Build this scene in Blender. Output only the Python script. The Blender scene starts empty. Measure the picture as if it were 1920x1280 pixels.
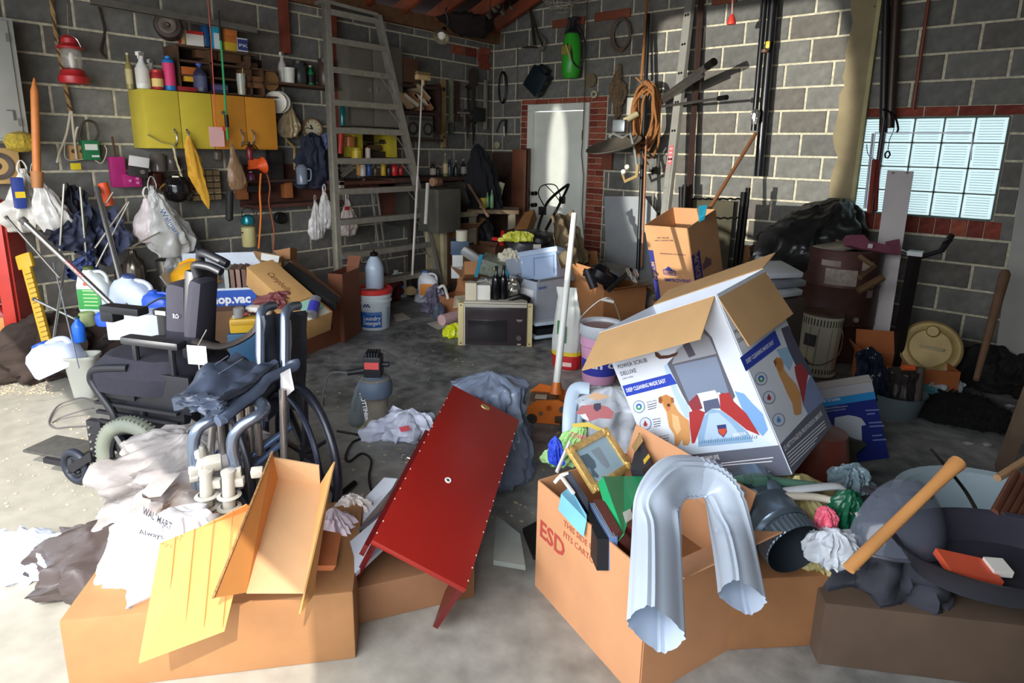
import bpy,bmesh,math,random
from mathutils import Vector,Matrix,noise
V=Vector
R=math.radians
SC=bpy.context.scene
COL=SC.collection
# ---------------------------------------------------------------- camera
YAW,PITCH,ROLL=R(130.2),R(12.2),R(1.09)
CAM=V((5.31,-5.85,1.55));FPX,PCX,PCY=1140.0,960.0,526.0
fw=V((math.cos(YAW)*math.cos(PITCH),math.sin(YAW)*math.cos(PITCH),-math.sin(PITCH)))
rt0=V((math.sin(YAW),-math.cos(YAW),0));up0=rt0.cross(fw)
rt=rt0*math.cos(ROLL)+up0*math.sin(ROLL);up=-rt0*math.sin(ROLL)+up0*math.cos(ROLL)
cd=bpy.data.cameras.new('camera');cam=bpy.data.objects.new('camera',cd);COL.objects.link(cam)
cd.sensor_width=36;cd.lens=36*FPX/1920;cd.shift_y=-(640-PCY)/1920;cd.clip_start=.05;cd.clip_end=200
cam.matrix_world=Matrix(((rt.x,up.x,-fw.x,CAM.x),(rt.y,up.y,-fw.y,CAM.y),(rt.z,up.z,-fw.z,CAM.z),(0,0,0,1)))
SC.camera=cam
# ---------------------------------------------------------------- sky, sun, lights, exposure
SC.view_settings.view_transform='Standard';SC.view_settings.look='None';SC.view_settings.gamma=1
SC.view_settings.use_curve_mapping=False;SC.view_settings.exposure=EXPO=.92
W=bpy.data.worlds.new('sky');SC.world=W;W.use_nodes=True
bg=W.node_tree.nodes['Background'];bg.inputs[0].default_value=(.84,.92,1,1);bg.inputs[1].default_value=1.15
def lamp(name,kind,loc,direction,energy,color=(1,1,1),**kw):
    l=bpy.data.lights.new(name,kind);l.energy=energy;l.color=color
    for k,v in kw.items():setattr(l,k,v)
    o=bpy.data.objects.new(name,l);COL.objects.link(o);o.location=loc
    o.rotation_euler=V(direction).to_track_quat('-Z','Y').to_euler();return o
SUNDIR=V((-.82,.5,-1.0)).normalized()
lamp('sun','SUN',(8,-9,8),SUNDIR,2.8,(1,.95,.86),angle=R(.6))
# added spot lamps standing in for sunlight reflected from outside, left of the doorway
lamp('reflected_sun_spot','SPOT',(1.6,-13.5,1.5),V((3.02,0,1.75))-V((1.6,-13.5,1.5)),4800,(1,.98,.9),spot_size=R(9),spot_blend=.15,shadow_soft_size=.05).scale=(1,1.5,1)
lamp('door_streak_spot','SPOT',(2.3,-13.0,1.3),V((1.0,0,1.4))-V((2.3,-13.0,1.3)),3000,(1,.98,.92),spot_size=R(4),spot_blend=.2,shadow_soft_size=.05).scale=(.3,1.5,1)  # second added spot, narrowed for the tall bright streak on the door
# soft daylight from the wide open garage doorway behind the camera
lamp('doorway_daylight','AREA',(4.6,-7.6,2.3),V((2.6,-2.2,.6))-V((4.6,-7.6,2.3)),170,(.93,.96,1),shape='RECTANGLE',size=5.2,size_y=2.0)
# ---------------------------------------------------------------- helpers
def ray(px,py):return rt*((px-PCX)/FPX)-up*((py-PCY)/FPX)+fw
def P(px,py,d):return CAM+ray(px,py)*d
def PF(px,py,z=0.):r=ray(px,py);return CAM+r*((z-CAM.z)/r.z)
def PA(px,py,o=0.):r=ray(px,py);return CAM+r*((o-CAM.x)/r.x)
def PB(px,py,o=0.):r=ray(px,py);return CAM+r*((-o-CAM.y)/r.y)
def dep(p):return (V(p)-CAM).dot(fw)
def m(p,px):return px*dep(p)/FPX
def fr(o,x,y,z):
    x,y,z=V(x),V(y),V(z)
    return Matrix(((x.x,y.x,z.x,o[0]),(x.y,y.y,z.y,o[1]),(x.z,y.z,z.z,o[2]),(0,0,0,1)))
def FA(o):return fr(o,(0,1,0),(-1,0,0),(0,0,1))     # on the left wall: x right, y into wall, z up
def FB(o):return fr(o,(1,0,0),(0,1,0),(0,0,1))      # on the rear wall
def FY(o,deg=0,tx=0,ty=0):                                  # facing the doorway corner, turned by deg, tipped
    return Matrix.Translation(V(o)) @ Matrix.Rotation(YAW-R(90)+R(deg),4,'Z') @ Matrix.Rotation(R(tx),4,'X') @ Matrix.Rotation(R(ty),4,'Y')
def lin(c):c /= 255;return c/12.92 if c <= .04045 else ((c+.055)/1.055)**2.4
MC={}
def mt(c,rough=.6,metal=0.,var=.12,bump=0.,scale=8.,alpha=1.,trans=0.,emis=0.,coat=0.):
    key=(c,rough,metal,var,bump,scale,alpha,trans,emis,coat)
    if key in MC:return MC[key]
    q=bpy.data.materials.new('mat_%02x%02x%02x' % tuple(int(k) for k in c));MC[key]=q;q.use_nodes=True
    n,l=q.node_tree.nodes,q.node_tree.links;b=n['Principled BSDF'];rgb=[lin(k) for k in c]
    b.inputs['Roughness'].default_value=rough;b.inputs['Metallic'].default_value=metal
    if coat:b.inputs['Coat Weight'].default_value=coat
    if trans:b.inputs['Transmission Weight'].default_value=trans;b.inputs['IOR'].default_value=1.3
    if emis:b.inputs['Emission Color'].default_value=(*rgb,1);b.inputs['Emission Strength'].default_value=emis
    b.inputs['Alpha'].default_value=alpha
    if var or bump:
        tc=n.new('ShaderNodeTexCoord');nz=n.new('ShaderNodeTexNoise');nz.inputs['Scale'].default_value=scale;nz.inputs['Detail'].default_value=5
        l.new(tc.outputs['Object'],nz.inputs['Vector'])
        mx=n.new('ShaderNodeMix');mx.data_type='RGBA'
        mx.inputs[6].default_value=(*[k*(1-var) for k in rgb],1);mx.inputs[7].default_value=(*[min(1,k*(1+var)) for k in rgb],1)
        rp=n.new('ShaderNodeMapRange');rp.inputs[1].default_value=.3;rp.inputs[2].default_value=.7
        l.new(nz.outputs[0],rp.inputs[0]);l.new(rp.outputs[0],mx.inputs[0]);l.new(mx.outputs[2],b.inputs['Base Color'])
        if bump:
            bp=n.new('ShaderNodeBump');bp.inputs['Strength'].default_value=bump;bp.inputs['Distance'].default_value=.01
            l.new(nz.outputs[0],bp.inputs['Height']);l.new(bp.outputs[0],b.inputs['Normal'])
    else:b.inputs['Base Color'].default_value=(*rgb,1)
    return q
def perp(d):
    a=V((0,0,1)) if abs(d.z)<.9 else V((1,0,0));u=d.cross(a).normalized();return u,d.cross(u).normalized()
class G:
    """collects shapes for ONE mesh; M is the frame the shapes are given in"""
    def __init__(s,M=None):s.v=[];s.f=[];s.k=[];s.M=M or Matrix();s.i=0
    def mat(s,i):s.i=i;return s
    def raw(s,vs,fs,M=None):
        b=len(s.v);T=s.M @ M if M else s.M
        s.v+=[T @ V(p) for p in vs];s.f+=[[b+j for j in f] for f in fs];s.k+=[s.i]*len(fs);return s
    def box(s,c,d,M=None,bev=0.):
        x,y,z=d[0]/2,d[1]/2,d[2]/2
        if bev:
            bm=bmesh.new();bmesh.ops.create_cube(bm,size=1)
            for q in bm.verts:q.co=V((q.co.x*d[0],q.co.y*d[1],q.co.z*d[2]))
            bmesh.ops.bevel(bm,geom=bm.edges[:],offset=bev,segments=2,affect='EDGES',profile=.6)
            bm.verts.index_update();vs=[q.co+V(c) for q in bm.verts];fs=[[w.index for w in f.verts] for f in bm.faces];bm.free()
            return s.raw(vs,fs,M)
        vs=[V(c)+V((a*x,b*y,e*z)) for a in (-1,1) for b in (-1,1) for e in (-1,1)]
        return s.raw(vs,[(0,1,3,2),(4,6,7,5),(0,4,5,1),(2,3,7,6),(0,2,6,4),(1,5,7,3)],M)
    def cyl(s,a,b,r,r2=None,n=12,M=None):
        return s.tube([a,b],[r,r if r2 is None else r2],n,M)
    def tube(s,pts,r,n=8,M=None,closed=False,flat=1.):
        pts=[V(p) for p in pts];N=len(pts);vs=[];u=None
        for i,p in enumerate(pts):
            d=(pts[(i+1) % N]-pts[i-1]) if closed else (pts[min(i+1,N-1)]-pts[max(i-1,0)])
            if d.length<1e-9:d=V((0,0,1))
            d.normalize()
            if u is None:u,w=perp(d)
            else:
                u=(u-d*u.dot(d));
                if u.length<1e-6:u,w=perp(d)
                u.normalize();w=d.cross(u)
            rr=r[i] if isinstance(r,(list,tuple)) else r
            for j in range(n):
                t=2*math.pi*j/n;vs.append(p+u*(rr*math.cos(t))+w*(rr*flat*math.sin(t)))
        fs=[(i*n+j,i*n+(j+1) % n,((i+1) % N)*n+(j+1) % n,((i+1) % N)*n+j) for i in range(N if closed else N-1) for j in range(n)]
        if not closed:fs+=[tuple(range(n-1,-1,-1)),tuple(range((N-1)*n,N*n))]
        return s.raw(vs,fs,M)
    def lathe(s,prof,n=16,M=None,sx=1.,sy=1.,cap=True):
        vs=[V((r*sx*math.cos(2*math.pi*j/n),r*sy*math.sin(2*math.pi*j/n),z)) for r,z in prof for j in range(n)];N=len(prof)
        fs=[(i*n+j,i*n+(j+1) % n,(i+1)*n+(j+1) % n,(i+1)*n+j) for i in range(N-1) for j in range(n)]
        if cap:fs+=[tuple(range(n-1,-1,-1)),tuple(range((N-1)*n,N*n))]
        return s.raw(vs,fs,M)
    def prism(s,poly,y0,y1,M=None):     # polygon in x,z drawn through y0..y1
        N=len(poly);vs=[(x,y0,z) for x,z in poly]+[(x,y1,z) for x,z in poly]
        return s.raw(vs,[tuple(range(N)),tuple(range(2*N-1,N-1,-1))]+[(i,i+N,(i+1) % N+N,(i+1) % N) for i in range(N)],M)
    def slab(s,q,t,M=None):               # four (or n) corner points, thickened by t along the normal
        q=[V(p) for p in q];nn=(q[1]-q[0]).cross(q[2]-q[1]).normalized()*t;N=len(q)
        return s.raw(q+[p+nn for p in q],[tuple(range(N-1,-1,-1)),tuple(range(N,2*N))]+[(i,(i+1) % N,(i+1) % N+N,i+N) for i in range(N)],M)
    def sheet(s,a,b,c,d,nu=16,nv=16,amp=.02,seed=0,fs_=4.,M=None,t=.002,sag=0.):
        a,b,c,d=V(a),V(b),V(c),V(d);nn=(b-a).cross(d-a).normalized();vs=[]
        for k in (0,1):
            for i in range(nu+1):
                for j in range(nv+1):
                    u,w=i/nu,j/nv;p=(a*(1-u)+b*u)*(1-w)+(d*(1-u)+c*u)*w
                    h=noise.noise(V((u*fs_,w*fs_,seed*7.3)))*amp+noise.noise(V((u*fs_*2.7,w*fs_*2.7,seed*3.1)))*amp*.5
                    vs.append(p+nn*(h+k*t)-V((0,0,1))*sag*4*u*(1-u)*1.)
        m_=(nu+1)*(nv+1);f=[]
        for i in range(nu):
            for j in range(nv):
                q=i*(nv+1)+j;f.append((q,q+nv+1,q+nv+2,q+1));f.append((m_+q,m_+q+1,m_+q+nv+2,m_+q+nv+1))
        for i in range(nu):
            q=i*(nv+1);f.append((q,m_+q,m_+q+nv+1,q+nv+1));q+=nv;f.append((q,q+nv+1,m_+q+nv+1,m_+q))
        for j in range(nv):
            q=j;f.append((q,q+1,m_+q+1,m_+q));q+=nu*(nv+1);f.append((q,m_+q,m_+q+1,q+1))
        return s.raw(vs,f,M)
    def bag(s,prof,M=None,n=40,amp=.12,seed=0,folds=5.,steps=5,sq=1.):
        """prof: (z, rx, ry[, dx, dy]) rings; folded soft surface"""
        pr=[tuple(p)+(0,)*(5-len(p)) for p in prof];rings=[]
        for i in range(len(pr)-1):
            for k in range(steps):
                t=k/steps;t2=t;rings.append([pr[i][j]*(1-t2)+pr[i+1][j]*t2 for j in range(5)])
        rings.append(list(pr[-1]));vs=[];big=max(max(q[1],q[2]) for q in pr)
        for z,rx,ry,dx,dy in rings:
            for j in range(n):
                t=2*math.pi*j/n;ct,st=math.cos(t),math.sin(t)
                f=1+amp*(noise.noise(V((ct*folds,st*folds,z*3+seed*5.7)))*1.3+abs(noise.noise(V((ct*folds*2,st*folds*2,z*12+seed*9.1))))*.9-.25)
                zz=z+amp*.25*max(rx,ry)*noise.noise(V((ct*3,st*3,z*20+seed)))
                e=sq;q=V((math.copysign(abs(ct)**e,ct)*rx*f+dx,math.copysign(abs(st)**e,st)*ry*f+dy,zz))
                if amp>.15:
                    k_=2.2/big;w_=noise.noise_vector(q*k_+V((seed,0,0)))*.16+noise.noise_vector(q*k_*2.7+V((0,seed,0)))*.07+V((0,0,.12*abs(noise.noise(q*k_*1.6+V((3,seed,9))))))
                    q=q+w_*big*min(1,amp*2)*(1 if z>pr[0][0]+1e-6 else .3)
                vs.append(q)
        N=len(rings)
        fs=[(i*n+j,i*n+(j+1) % n,(i+1)*n+(j+1) % n,(i+1)*n+j) for i in range(N-1) for j in range(n)]+[tuple(range(n-1,-1,-1)),tuple(range((N-1)*n,N*n))]
        return s.raw(vs,fs,M)
def fix(nm):return nm
def build(name,g,mats,parent=None,origin=None,smooth=40):
    if not isinstance(mats,(list,tuple)):mats=[mats]
    me=bpy.data.meshes.new(name);o=bpy.data.objects.new(name,me);COL.objects.link(o)
    if parent is not None:base=parent['_o']
    elif origin is not None:base=origin
    else:
        if 1:
            xs=[p.x for p in g.v];ys=[p.y for p in g.v];zs=[p.z for p in g.v]
            base=V(((min(xs)+max(xs))/2,(min(ys)+max(ys))/2,min(zs)))
    base=V(base);me.from_pydata([p-base for p in g.v],[],g.f)
    bm=bmesh.new();bm.from_mesh(me);bmesh.ops.recalc_face_normals(bm,faces=bm.faces[:]);bm.to_mesh(me);bm.free()
    for q in mats:me.materials.append(q)
    if max(g.k)>0:me.polygons.foreach_set('material_index',g.k)
    if smooth:
        me.polygons.foreach_set('use_smooth',[True]*len(me.polygons));me.set_sharp_from_angle(angle=R(smooth))
    if parent is None:o.location=base;o['_o']=list(base)
    else:o.parent=parent;o['_o']=list(base)
    return o
def thing(name,label,cat,loc,group=None):
    o=bpy.data.objects.new(name,None);COL.objects.link(o);o.location=loc;o.empty_display_size=.05
    o['_o']=list(loc);o['label']=label;o['category']=cat
    if group:o['group']=group
    return o
def part(t,name,g,mats,label=None,smooth=40):
    o=build(name,g,mats,t,smooth=smooth)
    if label:o['label']=label
    return o
def one(name,label,cat,g,mats,group=None,smooth=40):
    o=build(name,g,mats,smooth=smooth);o['label']=label;o['category']=cat
    if group:o['group']=group
    return o
def struct(name,g,mats,parent=None,smooth=0):
    o=build(name,g,mats,parent,smooth=smooth)
    if parent is None:o['kind']='structure'
    return o
def text(t,s,M,size,mat,w=None,bold=.0,name='lettering',align='LEFT',shear=0.,off=.0015,flip=False):
    """flat lettering in the x,z plane of frame M (reads from -y side)"""
    cu=bpy.data.curves.new('lettering','FONT');cu.body=s;cu.size=1;cu.offset=bold;cu.align_x=align;cu.shear=shear;cu.resolution_u=2
    tmp=bpy.data.objects.new('t',cu);me=bpy.data.meshes.new_from_object(tmp)
    xs=[q.co.x for q in me.vertices] or [0,1];sx=(w/(max(xs)-min(xs))) if w else size
    if flip:sx=-sx
    g=G(M);vs=[(q.co.x*sx,-off,q.co.y*size) for q in me.vertices]
    g.raw(vs,[tuple(p.vertices) for p in me.polygons])
    bpy.data.objects.remove(tmp);bpy.data.curves.remove(cu);bpy.data.meshes.remove(me)
    return part(t,name,g,mat,smooth=0)
def poly(t,name,M,pts,mat,off=.001):
    g=G(M);g.prism(pts,-off,-off+.0008) if False else g.raw([(x,-off,z) for x,z in pts],[tuple(range(len(pts)))])
    return part(t,name,g,mat,smooth=0)
def bar(T,M,a,b,hp,mat_,off=.0016):return pp(T,'print_line',M,[a,b,(b[0],b[1]-hp),(a[0],a[1]-hp)],mat_,off)
def circ(x,z,r,n=20,rz=None):return [(x+r*math.cos(2*math.pi*i/n),z+(rz or r)*math.sin(2*math.pi*i/n)) for i in range(n)]
def copy_thing(src,loc,rz=0,label=None):
    def cp(o,par):
        c=o.copy();COL.objects.link(c);c.parent=par
        for ch in [k for k in bpy.data.objects if k.parent==o]:cp(ch,c)
        return c
    c=cp(src,None);c.location=loc;c.rotation_euler.z=rz
    if label:c['label']=label
    return c
def bez(pts,n=8):                            # smooth path through points
    pts=[V(p) for p in pts];out=[]
    for i in range(len(pts)-1):
        p0,p1,p2,p3=pts[max(i-1,0)],pts[i],pts[i+1],pts[min(i+2,len(pts)-1)]
        for k in range(n):
            t=k/n;out.append(.5*((2*p1)+(p2-p0)*t+(2*p0-5*p1+4*p2-p3)*t*t+(3*p1-p0-3*p2+p3)*t**3))
    out.append(pts[-1]);return out
# ================================================================ THE SETTING
BLK=[mt(c,.85,0,.22,.25,14.) for c in ((112,111,106),(103,102,97),(120,118,112),(108,103,96))]
MORT=mt((206,198,172),.95,0,.25,.5,30.)
BRK=[mt(c,.85,0,.3,.35,25.) for c in ((142,66,48),(122,52,40),(156,82,60))]
WOODR=mt((104,52,30),.7,0,.35,.2,6.);WOODD=mt((70,42,28),.75,0,.35,.2,6.)
Z0=1.532;CH=.198
gf=G();gf.box((3.6,-6.9,-.1),(7.8,14.3,.2))
def floor_material():
    q=bpy.data.materials.new('concrete_floor');q.use_nodes=True;n,l=q.node_tree.nodes,q.node_tree.links;b=n['Principled BSDF']
    tc=n.new('ShaderNodeTexCoord');a=n.new('ShaderNodeTexNoise');a.inputs['Scale'].default_value=2.2;a.inputs['Detail'].default_value=8;a.inputs['Distortion'].default_value=.6
    c=n.new('ShaderNodeTexNoise');c.inputs['Scale'].default_value=12;c.inputs['Detail'].default_value=8
    r=n.new('ShaderNodeValToRGB');e=r.color_ramp.elements;e[0].position=.36;e[0].color=(.055,.062,.068,1);e[1].position=.66;e[1].color=(.40,.40,.385,1)
    ad=n.new('ShaderNodeMath');ad.operation='MULTIPLY_ADD';ad.inputs[1].default_value=.45;l.new(c.outputs[0],ad.inputs[0]);
    m2=n.new('ShaderNodeMath');m2.operation='MULTIPLY';m2.inputs[1].default_value=.55;l.new(a.outputs[0],m2.inputs[0]);l.new(m2.outputs[0],ad.inputs[2])
    for t in (a,c):l.new(tc.outputs['Object'],t.inputs['Vector'])
    l.new(ad.outputs[0],r.inputs[0])
    # paler, warmer concrete colour towards the doorway
    sx=n.new('ShaderNodeSeparateXYZ');l.new(tc.outputs['Object'],sx.inputs[0])
    mr=n.new('ShaderNodeMapRange');mr.inputs[1].default_value=3.4;mr.inputs[2].default_value=1.7;l.new(sx.outputs[1],mr.inputs[0])
    mx=n.new('ShaderNodeMix');mx.data_type='RGBA';l.new(mr.outputs[0],mx.inputs[0]);l.new(r.outputs[0],mx.inputs[6])
    m3=n.new('ShaderNodeMix');m3.data_type='RGBA';m3.inputs[6].default_value=(.24,.225,.19,1);m3.inputs[7].default_value=(.40,.37,.31,1);l.new(c.outputs[0],m3.inputs[0])
    l.new(m3.outputs[2],mx.inputs[7]);l.new(mx.outputs[2],b.inputs['Base Color'])
    ro=n.new('ShaderNodeMapRange');ro.inputs[3].default_value=.32;ro.inputs[4].default_value=.7;l.new(c.outputs[0],ro.inputs[0]);l.new(ro.outputs[0],b.inputs['Roughness'])
    bp=n.new('ShaderNodeBump');bp.inputs['Strength'].default_value=.25;bp.inputs['Distance'].default_value=.01;l.new(c.outputs[0],bp.inputs['Height']);l.new(bp.outputs[0],b.inputs['Normal'])
    return q
gf.v=[];gf.f=[];gf.k=[]
gf.box((3.6,-6.9,-.1),(7.8,14.3,.2));fl=build('floor',gf,floor_material(),origin=(3.6,-6.9,0),smooth=0);fl['kind']='structure'
for q in fl.data.vertices:pass
# cracks and grit on the concrete
CRK=mt((36,36,36),.9,0,0)
def crack(pts,w=.004):
    g=G();q=[PF(x,y,.0) for x,y in pts];ps=[]
    for i in range(len(q)-1):
        for k in range(5):ps.append(q[i].lerp(q[i+1],k/5)+V((noise.noise(V((i,k*.7,1)))*.03,noise.noise(V((i,k*.7,5)))*.03,0)))
    ps.append(q[-1]);g.tube(ps,w,4,flat=.3);part(fl,'crack',g,mt((120,122,118),.9,0,.3))
crack([(725,660),(760,685),(800,712),(838,738)]);crack([(600,690),(720,690),(790,683)],.002);crack([(0,765),(60,752),(120,745)],.003)
random.seed(4);g=G()
for i in range(1100):
    x,y=(random.uniform(0,560),random.uniform(640,960)) if i % 3 else (random.uniform(560,1100),random.uniform(600,1000))
    if i % 3 and random.random()<.5:x,y=random.uniform(0,100),random.uniform(690,740)
    p=PF(x,y,.0);s=random.uniform(.003,.010);a=random.random()*6
    g.raw([p+V((math.cos(a+k*1.57)*s*(1+.5*(k % 2)),math.sin(a+k*1.57)*s,.0015)) for k in range(4)]+[p+V((0,0,.004))],[(0,1,4),(1,2,4),(2,3,4),(3,0,4),(0,3,2,1)])
o=part(fl,'grit',g,mt((196,176,146),.9,0,.3),smooth=0);o['kind']='stuff'
# block walls --------------------------------------------------
def block_mesh(name,w,h,d,mat,seed):
    g=G();rnd=random.Random(seed);b=.004
    y=lambda:rnd.uniform(-.002,.002)
    vs=[(-w/2,0,-h/2),(w/2,0,-h/2),(w/2,0,h/2),(-w/2,0,h/2)]
    q=[(-w/2+b,-d+y(),-h/2+b),(w/2-b,-d+y(),-h/2+b),(w/2-b,-d+y(),h/2-b),(-w/2+b,-d+y(),h/2-b)]
    m_=[(x,-d+b,z) for x,_,z in vs]
    g.raw(vs+m_+q,[(8,9,10,11)]+[(i,(i+1) % 4,(i+1) % 4+4,i+4) for i in range(4)]+[(i+4,(i+1) % 4+4,(i+1) % 4+8,i+8) for i in range(4)])
    me=bpy.data.meshes.new(name);me.from_pydata(g.v,[],g.f);me.materials.append(mat);me.update();return me
BM={}
def put_piece(parent,name,c,w,h,d,mats,rotz,rnd):
    i=rnd.randrange(len(mats));key=(name,round(w,2),round(h,2),i)
    if key not in BM:BM[key]=block_mesh(name,round(w,2)-.0,round(h,2),d,mats[i],i)
    o=bpy.data.objects.new(name,BM[key]);COL.objects.link(o);o.parent=parent
    o.location=V(c)-V(parent['_o']);o.rotation_euler=(0,0,rotz);return o
def block_wall(parent,u0,u1,ztop,holes,along,phase,rotz,seed):
    rnd=random.Random(seed);L=.390;J=.016
    for k in range(-8,14):
        za=Z0+CH*k;zb=za+CH;za=max(za,.0)
        zb=min(zb,ztop)
        if zb-za<.05:continue
        ph=phase if k % 2 else phase+L/2;u=ph+math.floor((u0-ph)/L)*L
        while u<u1:
            segs=[(max(u,u0),min(u+L,u1))]
            for a,b,c,d in holes:
                if zb>c+.02 and za<d-.02:
                    ns=[]
                    for s,e in segs:
                        if e <= a or s >= b:ns.append((s,e));continue
                        if s<a:ns.append((s,a))
                        if e>b:ns.append((b,e))
                    segs=ns
            for s,e in segs:
                if e-s>.04:put_piece(parent,'block',along((s+e)/2,(za+zb)/2),e-s-J,zb-za-J,.010,BLK,rotz,rnd)
            u+=L
g=G();g.box((-.105,-3.0,1.42),(.19,6.4,2.84));wl=struct('wall_left',g,MORT)
block_wall(wl,-5.6,0,2.80,[],lambda u,z:(-.010,u,z),-4.19,R(90),3)
HOLES=[(.455,1.665,-1,2.13),(4.11,5.105,.985,1.935)]
g=G()
for a,b,c,d in ((-.2,.57,0,3.9),(.57,1.445,2.075,3.9),(1.445,4.12,0,3.9),(4.12,5.095,0,1.09),(4.12,5.095,1.85,3.9),(5.095,7.5,0,3.9)):
    g.box(((a+b)/2,.105,(c+d)/2),(b-a,.19,d-c))
wb=struct('wall_back',g,MORT)
block_wall(wb,0,6.4,3.45,HOLES,lambda u,z:(u,.010,z),3.674-.195,0,5)
# brick surrounds of the door and of the glass block window
rnd=random.Random(8);BH=.0665
def brick(x0,x1,z0,z1):put_piece(wb,'brick',((x0+x1)/2,.011,(z0+z1)/2),x1-x0-.009,z1-z0-.009,.013,BRK,0,rnd)
for k in range(31):
    z=.01+k*BH
    if z>2.04:break
    if k % 2:brick(.46,.515,z,z+BH);brick(.515,.57,z,z+BH)
    else:brick(.46,.57,z,z+BH)
    if k % 2:brick(1.445,1.55,z,z+BH);brick(1.55,1.66,z,z+BH)
    else:brick(1.445,1.66,z,z+BH)
x=.46
while x<1.62:brick(x,min(x+.2,1.66),2.072,2.13);x+=.2
x=4.12
while x<5.1:brick(x,x+.22,1.86,1.935);x+=.22
x=4.12
while x<5.1:brick(x,min(x+.105,5.2),.945,1.085);x+=.105
# broken brick infill at the top of the left wall near the corner
for y,z in ((-.62,2.66),(-.40,2.66),(-.18,2.62),(-.16,2.53),(-.16,2.69)):
    put_piece(wl,'brick',(-.010,y,z),.2,.10 if z>2.6 else .08,.014,BRK,R(90),rnd)
g=G();g.box((7.6,-2.8,1.7),(.2,6.0,3.4));struct('wall_right',g,[mt((120,118,112),.9,0,.2,.2)])
# header and jambs of the open garage doorway (unseen, behind the camera), shaped to bound the sun and darken the right side
g=G();g.box((3.7,-5.98,3.5),(7.8,.16,2.5));g.box((-.05,-5.98,1.2),(.5,.16,2.4));g.box((6.57,-5.98,1.2),(2.06,.16,2.4))
struct('wall_front',g,mt((120,118,112),.9,0,.2,.2))
# roof: rafters rising from the left wall's plate, dark boarding above
g=G();g.slab([(-.3,.1,2.92),(-.3,-6.1,2.92),(3.75,-6.1,4.5),(3.75,.1,4.5)],.04);g.slab([(3.75,.1,4.5),(3.75,-6.1,4.5),(7.8,-6.1,2.92),(7.8,.1,2.92)],.04)
rf=struct('ceiling',g,mt((62,32,20),.9,0,.4))
for i in range(13):
    y=-.12-i*.45;g=G();g.slab([(-.1,y,2.80),(3.75,y,4.32),(3.75,y,4.47),(-.1,y,2.95)],.045);part(rf,'rafter',g,mt((138,66,36),.7,0,.3,.2,5.),smooth=0)
g=G();g.box((-.02,-3.0,2.825),(.2,6.2,.05));g.box((.09,-3.0,2.86),(.03,6.2,.14));struct('trim_1',g,mt((120,84,56),.7,0,.3,.2))
# two steel ties / red painted studs on the left wall
for (px,y1,nm) in ((530,100,0),(620,270,1)):
    a=PA(px,0,.05);b=PA(px,y1,.05);g=G();g.box((.05,a.y,(b.z+2.8)/2),(.08,.06,2.8-b.z));struct('trim_%d' % (2+nm),g,mt((124,58,40),.7,0,.3,.2))
# parged pilaster on the back wall with torn left edge
edge=[(1595,0),(1597,25),(1600,42),(1594,65),(1586,100),(1586,125),(1580,145),(1584,160),(1574,178),(1573,208),(1569,228),(1562,255),(1566,280),(1572,295),(1562,320),(1556,350),(1556,372),(1562,385)]
pts=[PB(x,y,.02) for x,y in edge];x1=4.17
ol=[(p.x,p.z) for p in pts];ol=[(ol[0][0],3.4)]+ol+[(3.97,.9),(3.95,.4),(3.96,0),(x1,0),(x1,3.4)]
g=G();g.prism(ol,-.035,.012);wp=part(wb,'cement_parging',g,mt((150,136,104),.9,0,.18,.3,5.))
g=G();g.box((x1-.012,-.03,1.7),(.03,.07,3.4));part(wb,'timber_edge',g,mt((176,168,122),.8,0,.15,.2,5.))
for a,b in (((1640,12),.006),((1614,258),.005)):
    p=PB(a[0],a[1],.04);g=G();g.cyl((p.x,-.036,p.z),(p.x,-.042,p.z),b,n=8);part(wp,'nail',g,mt((60,50,40)))
# window_1: glass blocks --------------------------------------
g=G();X0,X1,ZA,ZB=4.12,5.095,1.09,1.85
g.box(((X0+X1)/2,.05,ZA-.004),(X1-X0,.12,.012));g.box(((X0+X1)/2,.05,ZB+.004),(X1-X0,.12,.012));g.box((X1+.004,.05,(ZA+ZB)/2),(.012,.12,ZB-ZA));g.box((X0,.05,(ZA+ZB)/2),(.012,.12,ZB-ZA))
NX,NZ=5,4;dx=(X1-X0)/NX;dz=(ZB-ZA)/NZ
for i in range(1,NX):g.box((X0+i*dx,.05,(ZA+ZB)/2),(.009,.07,ZB-ZA))
for i in range(1,NZ):g.box(((X0+X1)/2,.05,ZA+i*dz),(X1-X0,.07,.009))
wn=struct('window_1',g,mt((92,104,98),.7,0,.1))
def glass_block_mesh():
    me=bpy.data.meshes.new('glass_block');g=G();w,h=dx-.010,dz-.010
    g.box((0,.035,0),(w,.07,h),bev=.008);g.mat(1)
    N=8
    for i in range(N):                        # ribbed face: rows of shallow domes
        z=-h/2+.022+(h-.044)*i/(N-1)
        pts_=[(-w/2+.02+(w-.04)*k/12,-.001-.001*(k % 2),z) for k in range(13)];g.tube(pts_,.004,6,flat=.6)
    me.from_pydata(g.v,[],g.f);me.materials.append(mt((214,232,228),.4,0,0,trans=.75));me.materials.append(mt((196,216,228),.35,0,0,trans=.8))
    me.polygons.foreach_set('material_index',g.k);me.update();return me
gb=glass_block_mesh()
for i in range(NX):
    for k in range(NZ):
        o=bpy.data.objects.new('glass_block',gb);COL.objects.link(o);o.parent=wn;o.location=V((X0+(i+.5)*dx,.015,ZA+(k+.5)*dz))-V(wn['_o'])
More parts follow.
